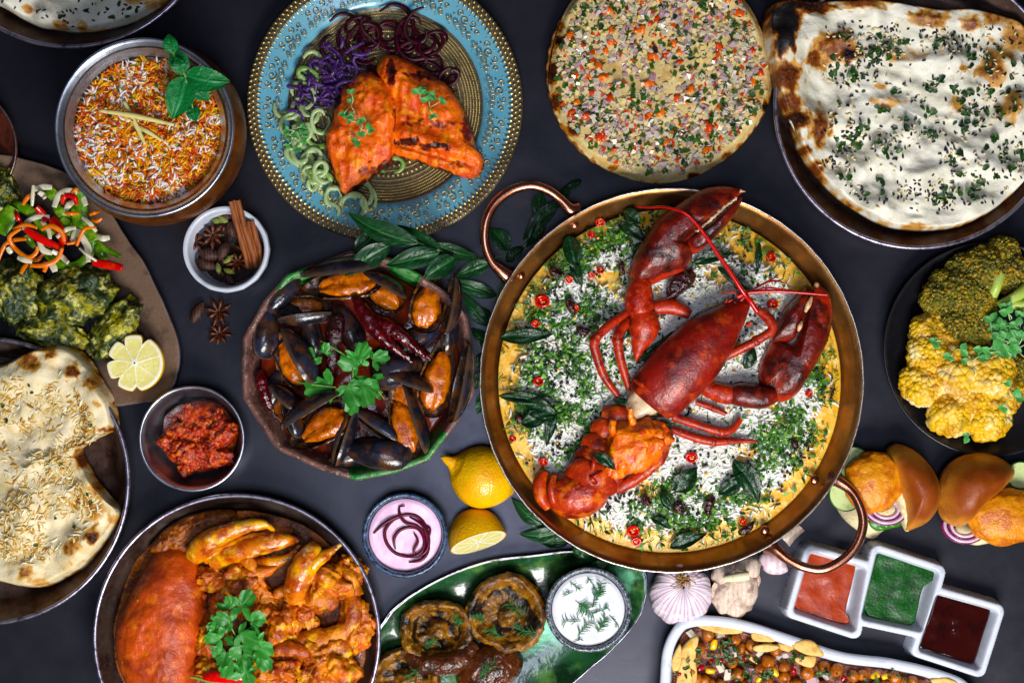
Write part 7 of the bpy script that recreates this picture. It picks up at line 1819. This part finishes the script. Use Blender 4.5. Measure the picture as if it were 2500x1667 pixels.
for i, P in enumerate(([(1698, 1526), (1750, 1524), (1812, 1535), (1806, 1546), (1750, 1545)], [(1836, 1542), (1872, 1548), (1896, 1564), (1860, 1566), (1836, 1560)], [(1836, 1578), (1870, 1570), (1906, 1578), (1880, 1590), (1846, 1590)], [(1660, 1590), (1704, 1548), (1700, 1600), (1700, 1665), (1660, 1670)], [(1638, 1618), (1660, 1570), (1664, 1610), (1650, 1645)], [(1934, 1570), (1962, 1560), (1988, 1566), (2014, 1598), (1980, 1600), (1944, 1586)], [(1820, 1585), (1850, 1620), (1826, 1606)], [(1940, 1604), (1990, 1600), (1985, 1628), (1950, 1620)], [(2270, 1658), (2310, 1652), (2340, 1668), (2300, 1680)], [(1900, 1568), (1940, 1578), (1936, 1592), (1904, 1584)], [(1666, 1600), (1690, 1640), (1690, 1700), (1650, 1690)])):
    z0 = 70 + 4 * (i % 3)
    g = slab(atl(P, z0), lambda t, x, y: 5 * np.clip(1 - t ** 6, 0, 1) ** .5 + 3 * fbm(x, y, 0, 30, 2, i), z0, 40, 8, None, .7)
    part('papdi_crisp', g, M_crisp, t)
P = []
for (x, y, n, s_) in ((1780, 1605, 26, 26), (1700, 1600, 8, 20), (1830, 1545, 5, 8), (1830, 1640, 16, 24), (1900, 1566, 4, 12), (1950, 1600, 8, 20), (1760, 1580, 8, 20), (2120, 1655, 10, 30), (2000, 1650, 10, 30), (1660, 1640, 8, 14), (1870, 1650, 8, 20), (2200, 1655, 6, 20)):
    for _ in range(n):
        q = at(x + rs.normal(0, s_), y + rs.normal(0, s_ * .6), 84)
        if bool(inside(inset(ch, 30), np.array([q[0]]), np.array([q[1]]))[0]): P.append((q[0], q[1], 80 + rs.uniform(0, 8)))
herbs_on(t, P, rs, .5, 1.15, -4)

# ================================================================ mushrooms
M_mush = mat('roasted_mushroom', c('#7a5018'), [('noise', 30, .44, .62, c('#4a2c0c')), ('noise', 16, .54, .68, c('#b08438'), .8), ('maskn', 18, .5, .75, c('#17100b')), ('noise', 6, .64, .74, c('#2a180a'), .7)], rough=.34, coat=.35, bump=[('noise', 10, 3), ('noise', 5, 1.4)], rvar=(20, .22, .5))
M_mcap = mat('mushroom_cap_skin', c('#4a2412'), [('noise', 30, .44, .64, c('#2c140a')), ('noise', 14, .56, .7, c('#7a4420'), .7)], rough=.26, coat=.5, bump=[('crack', 12, 2.0), ('noise', 12, 2.5)])


def mushroom(label, x, y, rx, ry, rot, seed, stem=(0, 0)):
    q = at(x, y, 60); n, sm = 90, smooth_path([(.03, 34), (.3, 32), (.52, 36), (.7, 48), (.84, 60), (.95, 58), (1.0, 44), (.93, 24), (.7, 14), (.3, 12), (.03, 12)], 50)
    a = np.linspace(0, 2 * np.pi, n, endpoint=False); V, K_ = [], []
    wb = 1 + .13 * fbm(np.cos(a) * 30, np.sin(a) * 30, 0, 30, 3, seed)
    cr, sr = math.cos(rot), math.sin(rot)
    for r, z in sm:
        X, Y = rx * r * wb * np.cos(a), ry * r * wb * np.sin(a)
        V.append(np.column_stack([q[0] + X * cr - Y * sr, q[1] + X * sr + Y * cr, z + 2 + (11 * fbm(np.cos(a) * 40, np.sin(a) * 40, 0, 44, 3, seed + 2) if z > 30 else 0 * a)]))
        K_.append((np.full(n, .62 if (.3 < r < .66 and z > 28) else .2) * (1 if z > 28 else .0) + .5 * fbm(np.cos(a) * 40 * r, np.sin(a) * 40 * r, 0, 14, 3, seed + 6)) + .4 * np.clip(np.sin(a * 2 + seed), 0, 1) * (z > 40))
    t = thing('roasted_mushroom', label, 'mushroom', (q[0], q[1], 12), 'roasted mushrooms on the green plate')
    part('cap', G(np.vstack(V), quads(50, n), mask=np.concatenate(K_)).rough(4, 14, 3, seed), M_mush, t)
    part('stem', blob(q[0] + stem[0], q[1] + stem[1], 44, 26, 25, 24, 0, .25, 1.6, 4, seed + 5), M_mush, t)


mushroom('upturned roasted mushroom with dark gills touching the dip bowl', 1236, 1497, 96, 92, 0, 1, (4, 10))
mushroom('upturned charred mushroom with round stem at the plate middle', 1066, 1540, 92, 76, .2, 2, (2, -2))
mushroom('half-hidden upturned mushroom at the bottom edge beside the crab tray', 990, 1660, 86, 76, 0, 3, (0, 0))
t = thing('roasted_mushroom', 'brown mushroom lying cap side up at the bottom edge', 'mushroom', (*at(1196, 1640, 0)[:2], 12), 'roasted mushrooms on the green plate')
part('cap', slab(ellipse(*at(1192, 1636, 50)[:2], 86, 64, 40, -.3, .08, 4), lambda t, x, y: 56 * np.clip(1 - t ** 2.4, 0, 1) ** .55 + 4 * fbm(x, y, 0, 24, 3, 5), 14, 90, 26, None, .6), M_mcap, t)
solo('mushroom_slice', loft(il([(985, 1580, 40, 12, 12), (1020, 1610, 52, 22, 22), (1070, 1622, 56, 28, 26), (1120, 1610, 54, 26, 24), (1160, 1572, 44, 14, 14)]), 18, 46).rough(4, 18, 3, 4), M_mcap, 'folded glossy brown mushroom cap edge below the round-stemmed mushroom', 'mushroom')
rs = np.random.RandomState(111)
for (x, y, R, lb) in ((1265, 1490, 40, 'on the mushroom touching the dip bowl, near its stem'), (1290, 1540, 40, 'on the lower lip of the mushroom touching the dip bowl'), (1212, 1545, 36, 'on the left lip of the mushroom touching the dip bowl'), (1050, 1570, 30, 'on the round-stemmed mushroom'), (1112, 1508, 24, 'at the upper edge of the round-stemmed mushroom'), (1184, 1640, 40, 'on the cap-up mushroom'), (1160, 1505, 26, 'on the plate between two mushrooms'), (1010, 1640, 30, 'on the half-hidden mushroom')):
    dill('green dill sprig ' + lb, x, y, 76, R, 22, rs)

# ================================================================ dips
M_pink = mat('pink_yogurt', c('#e2bcd4'), [('noise', 50, .45, .68, c('#e8cce0')), ('noise', 30, .7, .78, c('#c05090'), .4)], rough=.28, sss=.3, sscale=8, coat=.25, bump=[('noise', 30, .8)])
M_yog = mat('white_yogurt', c('#d2d2d6'), [('noise', 50, .45, .7, c('#c6c8d0'))], rough=.28, sss=.3, sscale=8, coat=.25, bump=[('noise', 30, .8)])
solo('pink_dip', slab(ellipse(DX, DY, 87, 87, 40), lambda t, x, y: 48 + 1.5 * fbm(x, y, 0, 40, 2, 2) - 3 * sstep(.9, 1, t), 20, 80, 20, None, .6, inset=.2), M_pink, 'pink yogurt dip in the blue speckled bowl', 'dip')
solo('white_dip', slab(ellipse(DWX, DWY, 87, 87, 40), lambda t, x, y: 54 + 1.5 * fbm(x, y, 0, 40, 2, 4) - 3 * sstep(.9, 1, t), 30, 80, 20, None, .6, inset=.2), M_yog, 'white yogurt dip in the slate grey bowl', 'dip')
t = thing('beetroot_garnish', 'swirl of dark beetroot strands on the pink dip', 'beetroot', at(995, 1310, 66))
M_beetg = mat('wet_beetroot', c('#4a0420'), [('noise', 14, .5, .7, c('#6a0a30'))], rough=.4, coat=.15, spec=.25)
for P, r in (([(912, 1302), (935, 1280), (968, 1262), (1005, 1256), (1030, 1270), (1044, 1300), (1046, 1330), (1032, 1352), (1000, 1358), (966, 1350), (944, 1325), (940, 1295), (958, 1270), (980, 1262)], 4.2), ([(975, 1235), (976, 1255), (990, 1275), (1020, 1285), (1040, 1310), (1046, 1340), (1030, 1365), (998, 1372)], 4), ([(965, 1340), (962, 1315), (975, 1295), (998, 1287), (1022, 1292), (1036, 1318), (1030, 1345), (1005, 1358), (980, 1352)], 4), ([(975, 1236), (988, 1234)], 4), ([(1010, 1300), (1020, 1320), (1010, 1345), (1020, 1360)], 3.4), ([(1000, 1262), (1030, 1280), (1042, 1310), (1040, 1345), (1024, 1372)], 3.6), ([(1035, 1280), (1050, 1290), (1048, 1312)], 3)):
    part('beetroot_strand', tube([(*at(x, y, 72)[:2], 71 + 3 * math.sin(i * 1.3)) for i, (x, y) in enumerate(P)], r, 8), M_beetg, t)
rs = np.random.RandomState(121)
for (x, y, R, n, lb) in ((1404, 1430, 26, 6, 'near the upper left rim'), (1443, 1420, 24, 6, 'at the top'), (1462, 1445, 34, 26, 'bushy, at the upper right'), (1424, 1480, 40, 30, 'bushy, at the middle'), (1450, 1468, 26, 8, 'thin, right of the middle'), (1398, 1515, 34, 10, 'long, at the lower left'), (1468, 1528, 30, 28, 'bushy, at the lower right'), (1424, 1535, 34, 14, 'at the bottom'), (1498, 1512, 26, 4, 'thin, near the right rim'), (1410, 1562, 18, 4, 'smallest, at the lowest rim'), (1465, 1490, 28, 8, 'loose, below the bushy upper right one'), (1388, 1448, 22, 3, 'single thread at the left')):
    dill('dill frond on the white dip, ' + lb, x, y, 86, R, n, rs)
